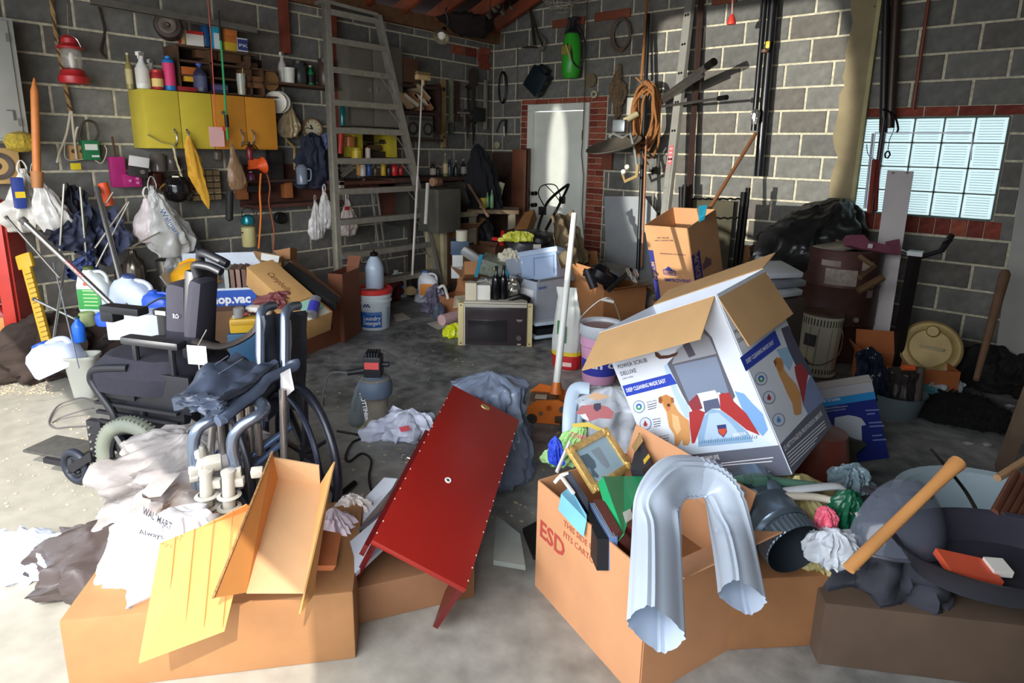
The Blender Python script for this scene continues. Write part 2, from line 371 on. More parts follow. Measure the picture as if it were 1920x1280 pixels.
# door_1 ------------------------------------------------------
DW=mt((232,234,222),.5,0,.04);g=G();a,b,h=.57,1.445,2.07;fwd=.075
g.box((a+fwd/2,.03,(h-fwd)/2),(fwd,.088,h-fwd),bev=.004);g.box((b-fwd/2,.03,(h-fwd)/2),(fwd,.088,h-fwd),bev=.004);g.box(((a+b)/2,.03,h-fwd/2),(b-a,.09,fwd),bev=.006)
dr=struct('door_1',g,DW);g=G();g.box(((a+b)/2,.05,(h-fwd)/2),(b-a-2*fwd-.012,.04,h-fwd-.02),bev=.004);lf=part(dr,'door_leaf',g,mt((236,238,226),.45,0,.04))
BLKM=mt((28,26,24),.4,.5,0)
for z in (1.03,.89):
    g=G();c=(a+fwd+.055,.028,z);g.cyl(c,(c[0],.018,z),.026,n=14);g.cyl((c[0],.018,z),(c[0],-.02,z),.012,n=10);g.cyl((c[0],-.02,z),(c[0],-.045,z),.024,.026,n=14);part(lf,'door_knob' if z<1 else 'deadbolt',g,BLKM)
    g=G();g.box((a+fwd-.006,-.0,z),(.006,.07,.07));part(lf,'latch_plate',g,BLKM)
g=G();g.box((b-fwd-.004,.0,1.72),(.008,.04,.1));part(lf,'hinge',g,mt((150,140,120),.4,.8))
# ================================================================ COMMON BUILDERS
CARD=(188,142,96)
PROF={
 'bottle':[(.0,0),(.92,0),(1,.03),(1,.6),(.85,.7),(.42,.82),(.36,.86),(.36,.93)],
 'wine':[(.0,0),(.95,0),(1,.03),(1,.58),(.8,.68),(.36,.78),(.34,.95)],
 'can':[(.0,0),(.94,0),(1,.02),(1,.86),(.9,.9),(.55,.93)],
 'jar':[(.0,0),(.9,0),(1,.04),(1,.78),(.82,.86),(.82,.88)],
 'pot':[(.0,0),(.8,0),(.84,.03),(1,.97),(1.04,1),(.98,1),(.9,.9)],
 'spray':[(.0,0),(.92,0),(1,.03),(1,.5),(.8,.62),(.4,.74),(.36,.82)],
}
CAPZ={'bottle':(.93,.42,.07),'wine':(.95,.38,.05),'can':(.92,.5,.08),'jar':(.88,.9,.12),'spray':(.82,.42,.06)}
def bottle(label,base,h,r,c,cap=(230,230,225),lab=None,style='bottle',group=None,name='bottle',cat='bottle',tilt=None,flat=1.,txt=None,rough=.35,trans=0.,metal=0.,tc=(30,30,30)):
    T=thing(name,label,cat,base,group);M=FY(base) @ (tilt or Matrix())
    g=G(M);g.lathe([(a*r,b*h) for a,b in PROF[style]],16,sy=flat);part(T,'body',g,mt(c,rough,metal,.06,trans=trans))
    if cap and style in CAPZ:
        z,k,hh=CAPZ[style];g=G(M);g.lathe([(r*k,z*h),(r*k,(z+hh)*h),(r*k*.85,(z+hh)*h+.002)],12)
        if style=='spray':
            g.box((0,-.2*r,.93*h),(r*.5,r*1.5,h*.1));g.tube([(0,-.8*r,.9*h),(0,-.75*r,.8*h)],r*.1,5);g.box((0,.1*r,.99*h),(r*.45,r*.9,h*.03))
        part(T,'cap',g,mt(cap,.4,0,0))
    if lab:
        g=G(M);e=.55 if style != 'can' else .8;g.lathe([(r*1.01,.14*h),(r*1.012,.15*h),(r*1.012,e*h),(r*1.01,e*h+.001)],16,sy=flat,cap=False);lb=part(T,'label',g,mt(lab,.6,0,.08))
        if txt:text(lb,txt,M @ Matrix.Translation((-r*.55,-r*flat*1.03,h*.33)),h*.12,mt(tc,.6,0,0),w=r*1.1)
    return T
def jug(label,base,w,h,c,cap,lab=None,M=None,group=None,trans=0.,txt=None,d=None,name='jug',rough=.35):
    T=thing(name,label,'jug',base,group);M=M or FY(base);d=d or w*.6
    g=G(M)
    pr=[(0,.46*w,.46*d),(.02,.5*w,.5*d),(.62*h,.5*w,.5*d),(.8*h,.36*w,.38*d,-.08*w,0),(.9*h,.16*w,.16*w,-.14*w,0),(.95*h,.13*w,.13*w,-.14*w,0)]
    g.bag(pr,n=24,amp=.0,steps=2,sq=.6);part(T,'body',g,mt(c,rough,0,.05,trans=trans))
    g=G(M);g.tube(bez([(-.05*w,0,.88*h),(.22*w,0,.9*h),(.40*w,0,.8*h),(.43*w,0,.6*h),(.40*w,0,.5*h)],5),.055*w,8);part(T,'handle',g,mt(c,rough,0,.05,trans=trans))
    g=G(M);g.lathe([(.15*w,.94*h),(.15*w,h),(.12*w,h+.004)],12,M=Matrix.Translation((-.14*w,0,0)));part(T,'cap',g,mt(cap,.4,0,0))
    if lab:
        g=G(M);g.box((0,-.51*d,.33*h),(w*.72,.004,h*.44),bev=.001);lb=part(T,'label',g,mt(lab,.5,0,.05))
        if txt:
            for i,s in enumerate(txt):text(lb,s[0],M @ Matrix.Translation((-.3*w,-.515*d,(.45-.11*i)*h)),h*.08,mt(s[1],.5,0,0),w=w*.55)
    return T
def carton(name,label,M,w,d,h,c=CARD,flaps=None,open_=True,t=.005,group=None,cat='box',closed_lines=True,inner=None,floor=.02):
    """M: frame at the CENTRE of the box's base; flaps {'f','b','l','r': (length, angle above horizontal outward)}"""
    o=M.translation;T=thing(name,label,cat,o,group);mc=mt(c,.8,0,.07,.05,6.);ci=mt(inner or tuple(min(255,k+6) for k in c),.85,0,.06)
    if open_:
        for nm,cc,dd in (('side_panel',(0,-d/2,h/2),(w,t,h)),('side_panel',(0,d/2,h/2),(w,t,h)),('side_panel',(-w/2,0,h/2),(t,d-t,h)),('side_panel',(w/2,0,h/2),(t,d-t,h)),('bottom_panel',(0,0,t/2),(w-t,d-t,t))):
            g=G(M);g.box(cc,dd);part(T,nm,g,mc,smooth=0)
        for k,(L,a) in (flaps or {}).items():
            a=R(a);ca,sa=math.cos(a)*L,math.sin(a)*L;e=.004
            q={'f':[(-w/2+e,-d/2,h),(w/2-e,-d/2,h),(w/2-e,-d/2-ca,h+sa),(-w/2+e,-d/2-ca,h+sa)],'b':[(-w/2+e,d/2,h),(w/2-e,d/2,h),(w/2-e,d/2+ca,h+sa),(-w/2+e,d/2+ca,h+sa)],
                 'l':[(-w/2,-d/2+e,h),(-w/2,d/2-e,h),(-w/2-ca,d/2-e,h+sa),(-w/2-ca,-d/2+e,h+sa)],'r':[(w/2,-d/2+e,h),(w/2,d/2-e,h),(w/2+ca,d/2-e,h+sa),(w/2+ca,-d/2+e,h+sa)]}[k]
            g=G(M);g.slab(q,.004);part(T,'flap',g,ci,smooth=0)
    else:
        g=G(M);g.box((0,0,h/2),(w,d,h),bev=.003);part(T,'body',g,mc)
        if closed_lines:
            g=G(M);g.box((0,0,h+.0006),(w*1.002,.05,.001));g.box((0,-d/2-.0006,h-.03),(.05,.001,.06)) if 0 else None;part(T,'tape',g,mt((196,168,120),.35,0,.03))
    return T
def hang_bag(label,top,w,h,c=(225,222,216),seed=0,alpha=.85,group=None,M=None,knot=.12,name='plastic_bag',lab=None,dep_=.6,folds=4.,amp=.16,dx=0.):
    """a filled carrier bag hanging from the point top"""
    T=thing(name,label,'bag',top,group);M=M or FA(top);q=mt(c,.35,0,.06,.1,20.,alpha=alpha)
    pr=[(-h,.05*w,.05*w,dx,0),(-h*.97,.36*w,.3*w*dep_,dx,0),(-h*.8,.5*w,.5*w*dep_,dx*.9,0),(-h*.6,.42*w,.42*w*dep_,dx*.6,0),(-h*.35,.2*w,.2*w*dep_,dx*.3,0),(-h*.2,.09*w,.08*w,dx*.1,0),(-h*knot,.05*w,.04*w)]
    g=G(M);g.bag(pr,n=44,amp=amp*1.4,seed=seed,folds=folds,steps=6);part(T,'body',g,q,smooth=60)
    g=G(M)
    for s in (-1,1):g.tube(bez([(s*.03*w,0,-h*.22),(s*.1*w,s*.01,-h*.12),(s*.05*w,0,-h*.03),(0,0,0)],4),[.03*w]*12+[.012*w],6,flat=.35)
    part(T,'handles',g,q,smooth=60);return T
def heap(label,base,w,d,h,c,seed=0,alpha=1.,cat='bag',name='plastic_bag',M=None,amp=.22,rough=.35,folds=4.,group=None,knot=False,bump=.15,top=.35,n=64,lean=(0,0),lab=None,steps=7):
    """a slumped soft thing lying on base"""
    T=thing(name,label,cat,base,group);M=M or FY(base);q=mt(c,rough,0,.1,bump,22.,alpha=alpha);lx,ly=lean
    pr=[(0,.42*w,.42*d),(.06*h,.5*w,.5*d),(.35*h,.5*w,.5*d,lx*.3,ly*.3),(.65*h,.42*w,.42*d,lx*.6,ly*.6),(.88*h,top*.7*w,top*.7*d,lx*.9,ly*.9),(h,.04*w,.04*d,lx,ly)]
    g=G(M);g.bag(pr,n=n,amp=amp*1.3,seed=seed,folds=folds,steps=steps);part(T,'body',g,q,smooth=65)
    if knot:
        g=G(M);g.bag([(h*.96,.05*w,.05*w,lx,ly),(h*1.02,.03*w,.03*w,lx,ly),(h*1.1,.09*w,.07*w,lx+.02,ly),(h*1.16,.12*w,.05*w,lx+.03,ly)],n=16,amp=.4,seed=seed+2);part(T,'knot',g,q,smooth=60)
    return T
def rod(name,label,cat,pts,r,c,metal=0.,rough=.4,group=None,n=10,extra=None,**kw):
    g=G();g.tube([V(p) for p in pts],r,n,**kw);return one(name,label,cat,g,mt(c,rough,metal,.06),group)
# ================================================================ THINGS ON THE LEFT WALL
YEL=mt((206,186,62),.45,0,.05);ORA=mt((206,138,44),.45,0,.05);CHR=mt((190,188,182),.25,.9,0)
# yellow and orange wall cabinets
ya,yb,yc=PA(267,168,.3),PA(400,177,.3),PA(516,186,.3);zt,zb_=1.93,1.505
mid=PA(400,230,.3).y
for nm,lb,a,b,q,hp in (('wall_cabinet','yellow two-door wall cabinet under the spray bottles',ya.y,mid,YEL,((329,258),(352,258))),('wall_cabinet','orange two-door wall cabinet right of the yellow one',mid,yc.y,ORA,((453,258),(474,258)))):
    T=thing(nm,lb,'cabinet',(.15,(a+b)/2,zb_));g=G();g.box((.142,(a+b)/2,(zt+zb_)/2),(.28,b-a-.004,zt-zb_),bev=.004);part(T,'body',g,q)
    for i in (0,1):
        y0=a+(b-a)/2*i;y1=y0+(b-a)/2;g=G();g.box((.292,(y0+y1)/2,(zt+zb_)/2),(.018,y1-y0-.006,zt-zb_-.006),bev=.003);dd=part(T,'door',g,q)
        p=PA(*hp[i],.31);g=G();g.tube(bez([(.302,p.y,p.z+.05),(.33,p.y,p.z+.03),(.332,p.y,p.z-.03),(.302,p.y,p.z-.05)],5),.006,8);g.box((.304,p.y,p.z+.05),(.006,.014,.03),bev=.002);g.box((.304,p.y,p.z-.05),(.006,.014,.03),bev=.002);part(dd,'handle',g,CHR)
# steel wall cabinet at the frame's left edge
T=thing('steel_cabinet','pale grey steel wall cabinet at the left edge of the photo','cabinet',(.15,-4.95,1.54));q=mt((150,150,142),.5,.1,.05)
g=G();g.box((.145,-4.99,1.915),(.29,.39,.75),bev=.005);part(T,'body',g,q);g=G();g.box((.296,-5.0,1.915),(.012,.35,.71),bev=.004);dd=part(T,'door',g,q)
g=G();g.box((.305,-4.86,1.70),(.008,.012,.06));g.box((.304,-4.875,1.73),(.006,.04,.006));part(dd,'latch',g,mt((110,108,100),.4,.6,0))
for z in (2.17,1.66):
    g=G();g.box((.303,-4.835,z),(.006,.02,.05));part(dd,'hinge',g,mt((130,130,122),.4,.6,0))
# red lantern
b=PA(140,157,.2);T=thing('camping_lantern','red battery lantern hanging from the wall by a wire','lantern',b);M=FY(b);u=m(b,100)/.38;RED=mt((168,36,40),.4,0,.1)
g=G(M);g.lathe([(0,0),(.085,0),(.09,.02),(.09,.045),(.075,.06),(.07,.085),(.04,.1)],20);part(T,'base',g,RED)
g=G(M);g.lathe([(.045,.1),(.06,.12),(.062,.2),(.05,.225)],20,cap=False);part(T,'globe',g,mt((200,195,185),.15,0,0,alpha=.3))
g=G(M);g.lathe([(.012,.1),(.018,.13),(.018,.18),(.01,.2)],10);part(T,'lamp',g,mt((240,235,220),.3,0,0))
g=G(M);g.lathe([(.075,.225),(.08,.235),(.05,.26),(.05,.29),(.03,.31),(.01,.32)],20);part(T,'hood',g,RED)
g=G(M);g.tube(bez([(-.075,0,.235),(-.06,-.02,.29),(0,-.03,.315),(.06,-.02,.29),(.075,0,.235)],6),.003,6);part(T,'bail',g,CHR)
g=G();p=PA(126,8,.12);g.tube([M @ V((0,0,.31)),M @ V((0,.0,.34)),p],.002,5);part(T,'wire',g,mt((170,160,130),.5,0,0))
# twisted rope
a=[PA(x,y,.045) for x,y in ((94,-20),(104,60),(113,110),(122,160),(132,208))]
g=G();ph=bez(a,14)
for s in (0,1,2):
    g.mat(s % 2);g.tube([p+V((math.cos(i*.9+s*2.1)*.007,math.sin(i*.9+s*2.1)*.007,0)) for i,p in enumerate(ph)],.0075,6)
T=thing('rope','tan twisted rope hanging beside the red lantern','rope',a[-1]);part(T,'strand',g,[mt((170,140,90),.9,0,.2),mt((96,66,44),.9,0,.2)])
g=G()
for ps in (((132,208),(125,250),(112,285),(107,305)),((134,208),(138,250),(144,298)),((146,238),(143,245),(140,262)),((132,212),(121,275),(128,300),(170,297),(190,306),(200,285),(196,272))):
    g.tube(bez([PA(x,y,.1) for x,y in ps],6),.0075 if len(ps)<7 else .003,6)
part(T,'cord_end',g,mt((206,196,172),.8,0,.1))
# aluminium channel across the top of the left wall
a,b=PA(168,-6,.42),PA(482,52,.42);g=G();d=(b-a)
g.slab([a,b,b+V((0,0,-.045)),a+V((0,0,-.045))],.004);g.slab([a,b,b+V((-.03,0,0)),a+V((-.03,0,0))],.004);g.slab([a+V((0,0,-.045)),b+V((0,0,-.045)),b+V((-.03,0,-.045)),a+V((-.03,0,-.045))],.004)
one('metal_channel','long aluminium channel slung along the top of the left wall','rail',g,mt((150,146,136),.35,.7,.15))
# dark spool
b=PA(316,50,.3);M=FA(b) @ Matrix.Rotation(R(-25),4,'Z');T=thing('cable_spool','dark round reel on the top shelf beside the brush handle','reel',b)
g=G(M @ Matrix.Rotation(R(90),4,'X'));r=m(b,24)
g.lathe([(0,-.09),(r*.8,-.09),(r,-.07),(r,.05),(r*.9,.07),(r*.6,.075),(r*.55,.06),(0,.06)],24);part(T,'drum',g,mt((58,44,38),.6,.2,.2))
g=G(M @ Matrix.Rotation(R(90),4,'X'));g.lathe([(r*.62,.075),(r*.62,.085),(r*.5,.088),(r*.2,.08),(r*.1,.1),(0,.1)],24);part(T,'cap',g,mt((84,70,60),.5,.3,.1))
# wooden pigeonhole shelf on the yellow cabinets
ys0,ys1=PA(333,88,.26).y,PA(520,160,.26).y;zz=[1.935,2.045,2.15,2.27]
T=thing('wooden_rack','dark wooden pigeonhole rack standing on the wall cabinets','shelf',(.13,(ys0+ys1)/2,1.935));WR=mt((84,58,38),.8,0,.3,.2,9.)
for i,z in enumerate((1.945,2.055,2.16,2.268)):
    g=G();ye=ys1 if i<3 else ys0+.62;g.box((.13,(ys0+ye)/2,z),(.25,ye-ys0,.014));part(T,'board',g,WR,smooth=0)
for y in (ys0,ys0+.24,ys0+.56,ys1-.12):
    z1=2.27 if y<ys0+.6 else 2.16;g=G();g.box((.13,y,(1.94+z1)/2),(.25,.014,z1-1.94));part(T,'divider',g,WR,smooth=0)
g=G();g.box((.01,(ys0+ys1)/2,2.1),(.01,ys1-ys0,.33));part(T,'back_board',g,mt((44,32,24),.9,0,.2),smooth=0)
def wbox(label,px,py0,py1,pw,off,c,d=.08,group=None,name='small_box',lab=None,txt=None,rot=0,cat='box',tcol=(240,240,240),fr_=None,edge=None):
    """a closed box on a wall shelf; base pixel, top pixel, width in pixels"""
    b=(PA if fr_ is None else PB)(px,py0,off);h=m(b,py0-py1);w=m(b,pw)*(1.12 if fr_ is None else 1.)
    if fr_ is None:w=min(w,.6)
    T=thing(name,label,cat,b,group);M=(FA if fr_ is None else FB)(b) @ Matrix.Rotation(R(rot),4,'Z')
    g=G(M);g.box((0,d/2,h/2),(w,d,h),bev=min(.003,w*.1));part(T,'body',g,mt(c,.55,0,.06))
    if lab:
        g=G(M);z0,z1=lab[0]*h,lab[1]*h;g.box((0,-.0008,(z0+z1)/2),(w*.96,.0016,z1-z0));lp=part(T,'label',g,mt(lab[2],.5,0,.04),smooth=0)
        if txt:text(lp,txt,M @ Matrix.Translation((-w*.4,-.002,z0+(z1-z0)*.3)),(z1-z0)*.4,mt(tcol,.5,0,0),w=w*.8)
    return T
top=lambda px,off:PA(px,0,off)
wbox('white and red carton on the pigeonhole rack beside the brush handle',367,86,60,27,.24,(220,214,204),lab=(.78,1,(190,40,36)),rot=-8)
bottle('blue tub with white lid on top of the pigeonhole rack',PA(386,88,.2),m(PA(386,88,.2),42),.03,(34,84,140),(220,215,195),style='can',name='tub')
wbox('cyan and white carton on top of the rack behind the green rod',408,93,46,10,.24,(34,160,190),lab=(.02,.62,(214,226,228)))
for i,(y0,y1,c) in enumerate(((67,53,(196,110,50)),(80,67,(186,104,44)),(96,80,(204,168,48)))):
    wbox(('topmost orange small box of the stack on the rack','middle orange small box of the stack on the rack','yellow small box at the bottom of the stack on the rack')[i],435,y0,y1,18,.24,c)
wbox('blue and white small carton at the right end of the rack top',456,97,73,18,.24,(210,214,222),lab=(.1,.9,(54,66,120)),txt='PK')
b=PA(343,83,.22);T=thing('brush','paint brush with pale wooden handle standing on the rack','brush',b);h=m(b,52)
g=G(FA(b));g.box((0,0,h*.25),(.035,.02,h*.5),bev=.006);g.cyl((0,0,h*.5),(0,0,h*.95),.012,.008);part(T,'handle',g,mt((206,170,110),.5,0,.1));g=G(FA(b));g.box((-.02,0,h*.25),(.012,.025,h*.45));part(T,'red_edge',g,RED);g=G(FA(b));g.cyl((0,0,h*.94),(0,0,h*1.0),.011);part(T,'cap',g,mt((225,215,190),.5,0,0))
wbox('orange small box in the lower pigeonhole, on the yellow one',355,140,126,24,.25,(190,100,44))
wbox('yellow small box in the lower pigeonhole under the orange one',359,153,142,20,.25,(214,160,44))
wbox('red flat box under the pigeonhole rack',352,171,163,30,.28,(150,36,38),cat='box')
wbox('dark blue book-like box lying right of the dark blue bottle',414,173,158,26,.28,(48,52,92),lab=(.3,.8,(90,80,120)))
wbox('pair of dull brown bricks-like wood blocks at the rack end',480,165,144,30,.24,(128,86,52),name='wood_block',cat='block')
for i,(x,y0,y1,w) in enumerate(((388,110,92,34),(432,117,100,38),(468,140,118,30))):
    wbox(('brown cigar-box like case in the rack above the dark blue bottle','brown wood offcut in the rack behind the rods','brown wood offcut near the brown round lid')[i],x,y0,y1,w,.18,(96,66,42),name='wood_offcut',cat='wood')
b=PA(377,172,.27);bottle('dark blue detergent bottle with blue cap and white lettering on cabinet',b,m(b,50),m(b,13),(40,42,66),(50,80,180),(60,62,92),flat=.6)
b=PA(454,178,.27);T=thing('drinking_cup','clear plastic cup of yellow drink with a straw on cabinet','cup',b);h=m(b,38)
M=FY(b);g=G(M);g.lathe([(.0,0),(.026,0),(.034,h),(.036,h),(.031,.01),(0,.008)],16);part(T,'cup_wall',g,mt((205,205,190),.15,0,0,alpha=.4));g=G(M);g.lathe([(0,.004),(.0255,.005),(.029,h*.5),(0,h*.5)],16);part(T,'drink',g,mt((176,150,66),.2,0,0,alpha=.8));g=G(M);g.cyl((0,0,h*.3),(.02,0,h*1.25),.003);part(T,'straw',g,mt((220,200,130),.4,0,0))
g=G(M);g.lathe([(.0315,h*.45),(.0345,h*.85)],16,cap=False);part(T,'printed_band',g,mt((190,196,190),.5,0,.2,alpha=.8))
b=PA(508,172,.2);g=G(FA(b));g.lathe([(0,-.012),(.075,-.012),(.075,.012),(0,.012)],24,M=Matrix.Translation((0,0,.09)) @ Matrix.Rotation(R(90),4,'X'),sy=1.1);one('wooden_disc','round brown wooden disc standing at the end of the rack','disc',g,mt((132,94,50),.7,0,.25))
# bottles on the cabinet's left end
for lb,x,y0,y1,r,c,cp,lab,st,tx,o in (
 ('clear bottle of yellow oil with a cream cap on cabinet end',245,164,100,6.5,(150,140,80),(225,215,170),(200,185,130),'wine',None,.1),
 ('white spray bottle with a blank white label on yellow cabinet',270,166,100,12,(226,224,216),(232,230,222),(214,208,196),'spray',None,.22),
 ('white spray bottle behind the red tub on yellow cabinet',287,160,104,9,(206,200,190),(216,210,200),(180,60,50),'spray',None,.1),
 ('red tub with red lid and yellow label on yellow cabinet',297,168,133,10,(168,44,48),(196,48,40),(226,196,120),'jar',None,.25),
 ('blue and pink spray can on yellow cabinet',320,169,108,10.5,(36,112,176),(40,128,196),(214,60,110),'can',None,.25)):
    b=PA(x,y0,o);b.z=1.932;bottle(lb,b,m(b,y0-y1),m(b,r),c,cp,lab,st,txt=tx)
# rods and things hanging before the cabinets
rod('fishing_rod','thin red fishing rod hanging in front of the cabinets','rod',[PA(389,-10,.5),PA(396,80,.46),PA(405,236,.38)],.0035,(206,70,56))
b=PA(405,238,.37);T=thing('paper_tag','pink paper tag with red corner hanging on the red rod','tag',b);w,h=m(b,25)*1.1,m(b,36);g=G(FA(b));g.box((0,0,-h/2),(w,.002,h));part(T,'sheet',g,mt((228,176,172),.7,0,.04));g=G(FA(b));g.box((w*.55,0,-.01),(.03,.006,.035));part(T,'clip',g,mt((214,70,40),.5,0,0))
T=thing('green_pole','green telescopic pole with black ends in front of orange cabinet','pole',PA(425,262,.36))
g=G();g.tube([PA(410,20,.5),PA(414,76,.47)],[.005,.010],8);part(T,'black_tip',g,BLKM);g=G();g.tube([PA(414,76,.47),PA(424,215,.4)],.0085,8);part(T,'shaft',g,mt((34,150,88),.35,0,.05));g=G();g.tube([PA(424,215,.4),PA(426,238,.39)],.016,10);part(T,'collar',g,BLKM);g=G();g.tube([PA(425,236,.39),PA(427,262,.38)],.008,8);part(T,'lower_shaft',g,mt((34,150,88),.35,0,.05))
g=G(FA(PA(418,211,.41)));g.lathe([(0,-.006),(.014,-.006),(.014,.006),(0,.006)],14,M=Matrix.Rotation(R(90),4,'X'));part(T,'reel_knob',g,CHR)
hang_bag('brown translucent bag tied in the middle, hanging from the green pole',PA(434,258,.38),.15,.42,(150,118,86),3,.8,dx=.02,name='plastic_bag')
g=G();a=PA(431,358,.36);b=PA(430,412,.36);g.tube([a,b],.028,12);g.tube([b,b-V((0,0,.01))],[.022,.01],12);one('umbrella','black folded umbrella hanging below the brown bag','umbrella',g,mt((28,26,26),.7,0,.2))
# yellow cloth on the handle
T=thing('cloth','golden yellow cloth hanging from a cabinet handle','cloth',PA(354,255,.35));g=G(FA(PA(354,255,.35)))
g.bag([(0,.012,.01),(-.06,.035,.015),(-.16,.05,.02,.015,0),(-.3,.055,.018,.03,0),(-.4,.045,.014,.06,0),(-.48,.03,.01,.085,0),(-.56,.004,.004,.1,0)],n=30,amp=.3,seed=6,folds=6,steps=6);part(T,'drape',g,mt((214,158,46),.8,0,.12,.15,20.),smooth=60)
g=G();g.tube(bez([PA(275,252,.32),PA(300,266,.34),PA(322,272,.34),PA(330,300,.33),PA(340,330,.3)],6),[.012+.012*abs(math.sin(i)) for i in range(25)],6,flat=.2);one('plastic_strip','torn clear plastic strip trailing over the yellow cabinet bottom','plastic',g,mt((214,204,160),.35,0,.1,alpha=.75))
# shelf right of cabinets
g=G();a=PA(520,160,.2).y;b_=PA(630,163,.2).y;g.box((.11,(a+b_)/2,2.07),(.22,b_-a,.02));one('wall_shelf','dark wooden shelf between cabinets and stepladder, with jars','shelf',g,WR,smooth=0)
for lb,x,y0,y1,r,c,cp,lab,st in (('white pump bottle on the dark shelf',531,155,100,8,(196,192,180),(210,205,190),None,'spray'),('small green bottle with white cap on the dark shelf',583,156,120,6,(28,130,74),(225,230,225),(30,40,34),'bottle'),('dark glass jar behind the white cup',562,154,112,13,(60,62,60),(50,46,44),None,'jar'),('brown glass jar at the shelf end by the stepladder',610,158,108,13,(74,58,46),(60,44,36),None,'jar')):
    b=PA(x,y0,.13);b.z=2.081;bottle(lb,b,m(b,y0-y1),m(b,r),c,cp,lab,st,name='jar' if st=='jar' else 'bottle',cat='jar' if st=='jar' else 'bottle')
b=PA(543,154,.19);b.z=2.081;bottle('white plastic cup on the dark shelf',b,m(b,27),m(b,11),(212,210,200),None,None,'pot',name='cup',cat='cup')
# clock
b=PA(583,242,.05);T=thing('wall_clock','round cream wall clock showing quarter to ten','clock',b);M=FA(b) @ Matrix.Rotation(R(90),4,'X');r=m(b,20)
g=G(M);g.lathe([(0,0),(r,0),(r,.02),(r*.94,.035),(r*.84,.03),(r*.84,.02),(0,.02)],32);part(T,'case',g,mt((150,124,88),.5,0,.1));g=G(M);g.lathe([(0,.021),(r*.84,.021),(0,.023)],32);part(T,'dial',g,mt((220,208,176),.5,0,.04))
for nm,ang,L,w in (('hour_hand',118,.42,.012),('minute_hand',170,.62,.008)):
    a=R(ang);g=G(FA(b));dx_,dz_=math.cos(a),math.sin(a);g.slab([(-dz_*w/2,-.026,dx_*w/2),(dz_*w/2,-.026,-dx_*w/2),(dx_*r*L+dz_*w/2,-.026,dz_*r*L-dx_*w/2),(dx_*r*L-dz_*w/2,-.026,dz_*r*L+dx_*w/2)],.002);part(T,nm,g,BLKM)
for i in range(12):
    a=R(30*i);g=G(FA(b));g.box((math.cos(a)*r*.7,-.0245,math.sin(a)*r*.7),(.006,.002,.012));part(T,'hour_mark',g,BLKM,smooth=0)
# plates, canvas bag, wooden hanger
for i,(x,w) in enumerate(((516,8),(523,6))):
    b=PA(x,192,.2-.03*i);g=G(fr(b,(.45,.89,0),(-.89,.45,0),(0,0,1)) @ Matrix.Rotation(R(90),4,'X'));r=m(b,20);g.lathe([(0,0),(r*.6,0),(r,.015),(r,.02),(r*.6,.006),(0,.006)],24);one('plate',('white round plate hanging nearest the orange cabinet','white round plate hanging behind the nearer plate')[i],'plate',g,mt((222,216,200),.4,0,.05))
hang_bag('beige canvas bag hanging right of the white plates',PA(541,182,.12),.2,.36,(186,166,128),8,1.,knot=.03,amp=.25,name='canvas_bag')
g=G();g.tube([PA(532,243,.1),PA(537,262,.1),PA(552,276,.1),PA(553,318,.1)],.013,6,flat=.5);g.tube([PA(522,236,.1),PA(537,262,.1)],.013,6,flat=.5);one('wooden_bracket','pale bent wooden bracket hanging below the canvas bag','bracket',g,mt((192,158,104),.7,0,.15))
# ---------------------------------------------------------------- left wall, middle and lower rows
ALU=mt((158,154,142),.38,.55,.12,.1,20.);BROWN=mt((88,48,34),.75,0,.3,.15,7.)
WHT=mt((222,220,212),.5,0,.05)
# speaker box with a cone, far left
b=PA(14,345,.12);T=thing('speaker','wooden speaker with a dark round cone, hung at far left','speaker',b);w,h=m(b,60),m(b,66)
M=FA(PA(0,345,.12));g=G(M);g.box((0,.05,h/2),(w*1.15,.1,h),bev=.004);part(T,'cabinet',g,mt((182,146,92),.6,0,.12));Mc=M @ Matrix.Translation((.0,-.002,h*.5)) @ Matrix.Rotation(R(90),4,'X')
g=G(Mc);r=w*.42;g.lathe([(r,0),(r,.008),(r*.85,.008),(r*.3,-.02),(r*.28,.0),(0,.008)],28,cap=False);part(T,'cone',g,mt((74,62,54),.7,0,.1))
b=PA(43,285,.3);g=G(FA(b));g.bag([(0,.03,.03),(.02,.08,.06),(.07,.09,.07),(.11,.07,.05),(.13,.01,.01)],n=28,amp=.18,folds=9);one('sponge','shaggy mustard yellow sponge hanging beside the speaker','sponge',g,mt((150,128,40),.95,0,.3,.8,60.))
a,b=PA(64,146,.38),PA(70,352,.42);T=thing('wooden_bat','orange-brown wooden handle hanging below the steel cabinet corner','handle',b)
g=G();g.tube([a,a.lerp(b,.12),a.lerp(b,.85)],[.004,.022,.024],12);part(T,'shaft',g,mt((196,116,54),.5,0,.12));g=G();g.tube([a.lerp(b,.85),b],[.036,.03],12);part(T,'grip_end',g,mt((172,112,62),.6,0,.12))
hang_bag('white carrier bag holding a blue carton, left of the wooden handle',PA(38,300,.28),.27,.47,(205,200,190),11,.9,dx=-.01,amp=.22)
b=PA(42,391,.42);wbox('blue carton with a yellow badge poking from the hanging bag',42,391,334,14,.44,(36,56,130),lab=(.35,.55,(226,190,40)))
hang_bag('white knotted bag hanging right of the wooden handle',PA(62,305,.4),.21,.47,(214,210,204),12,.9,dx=.09,amp=.2)
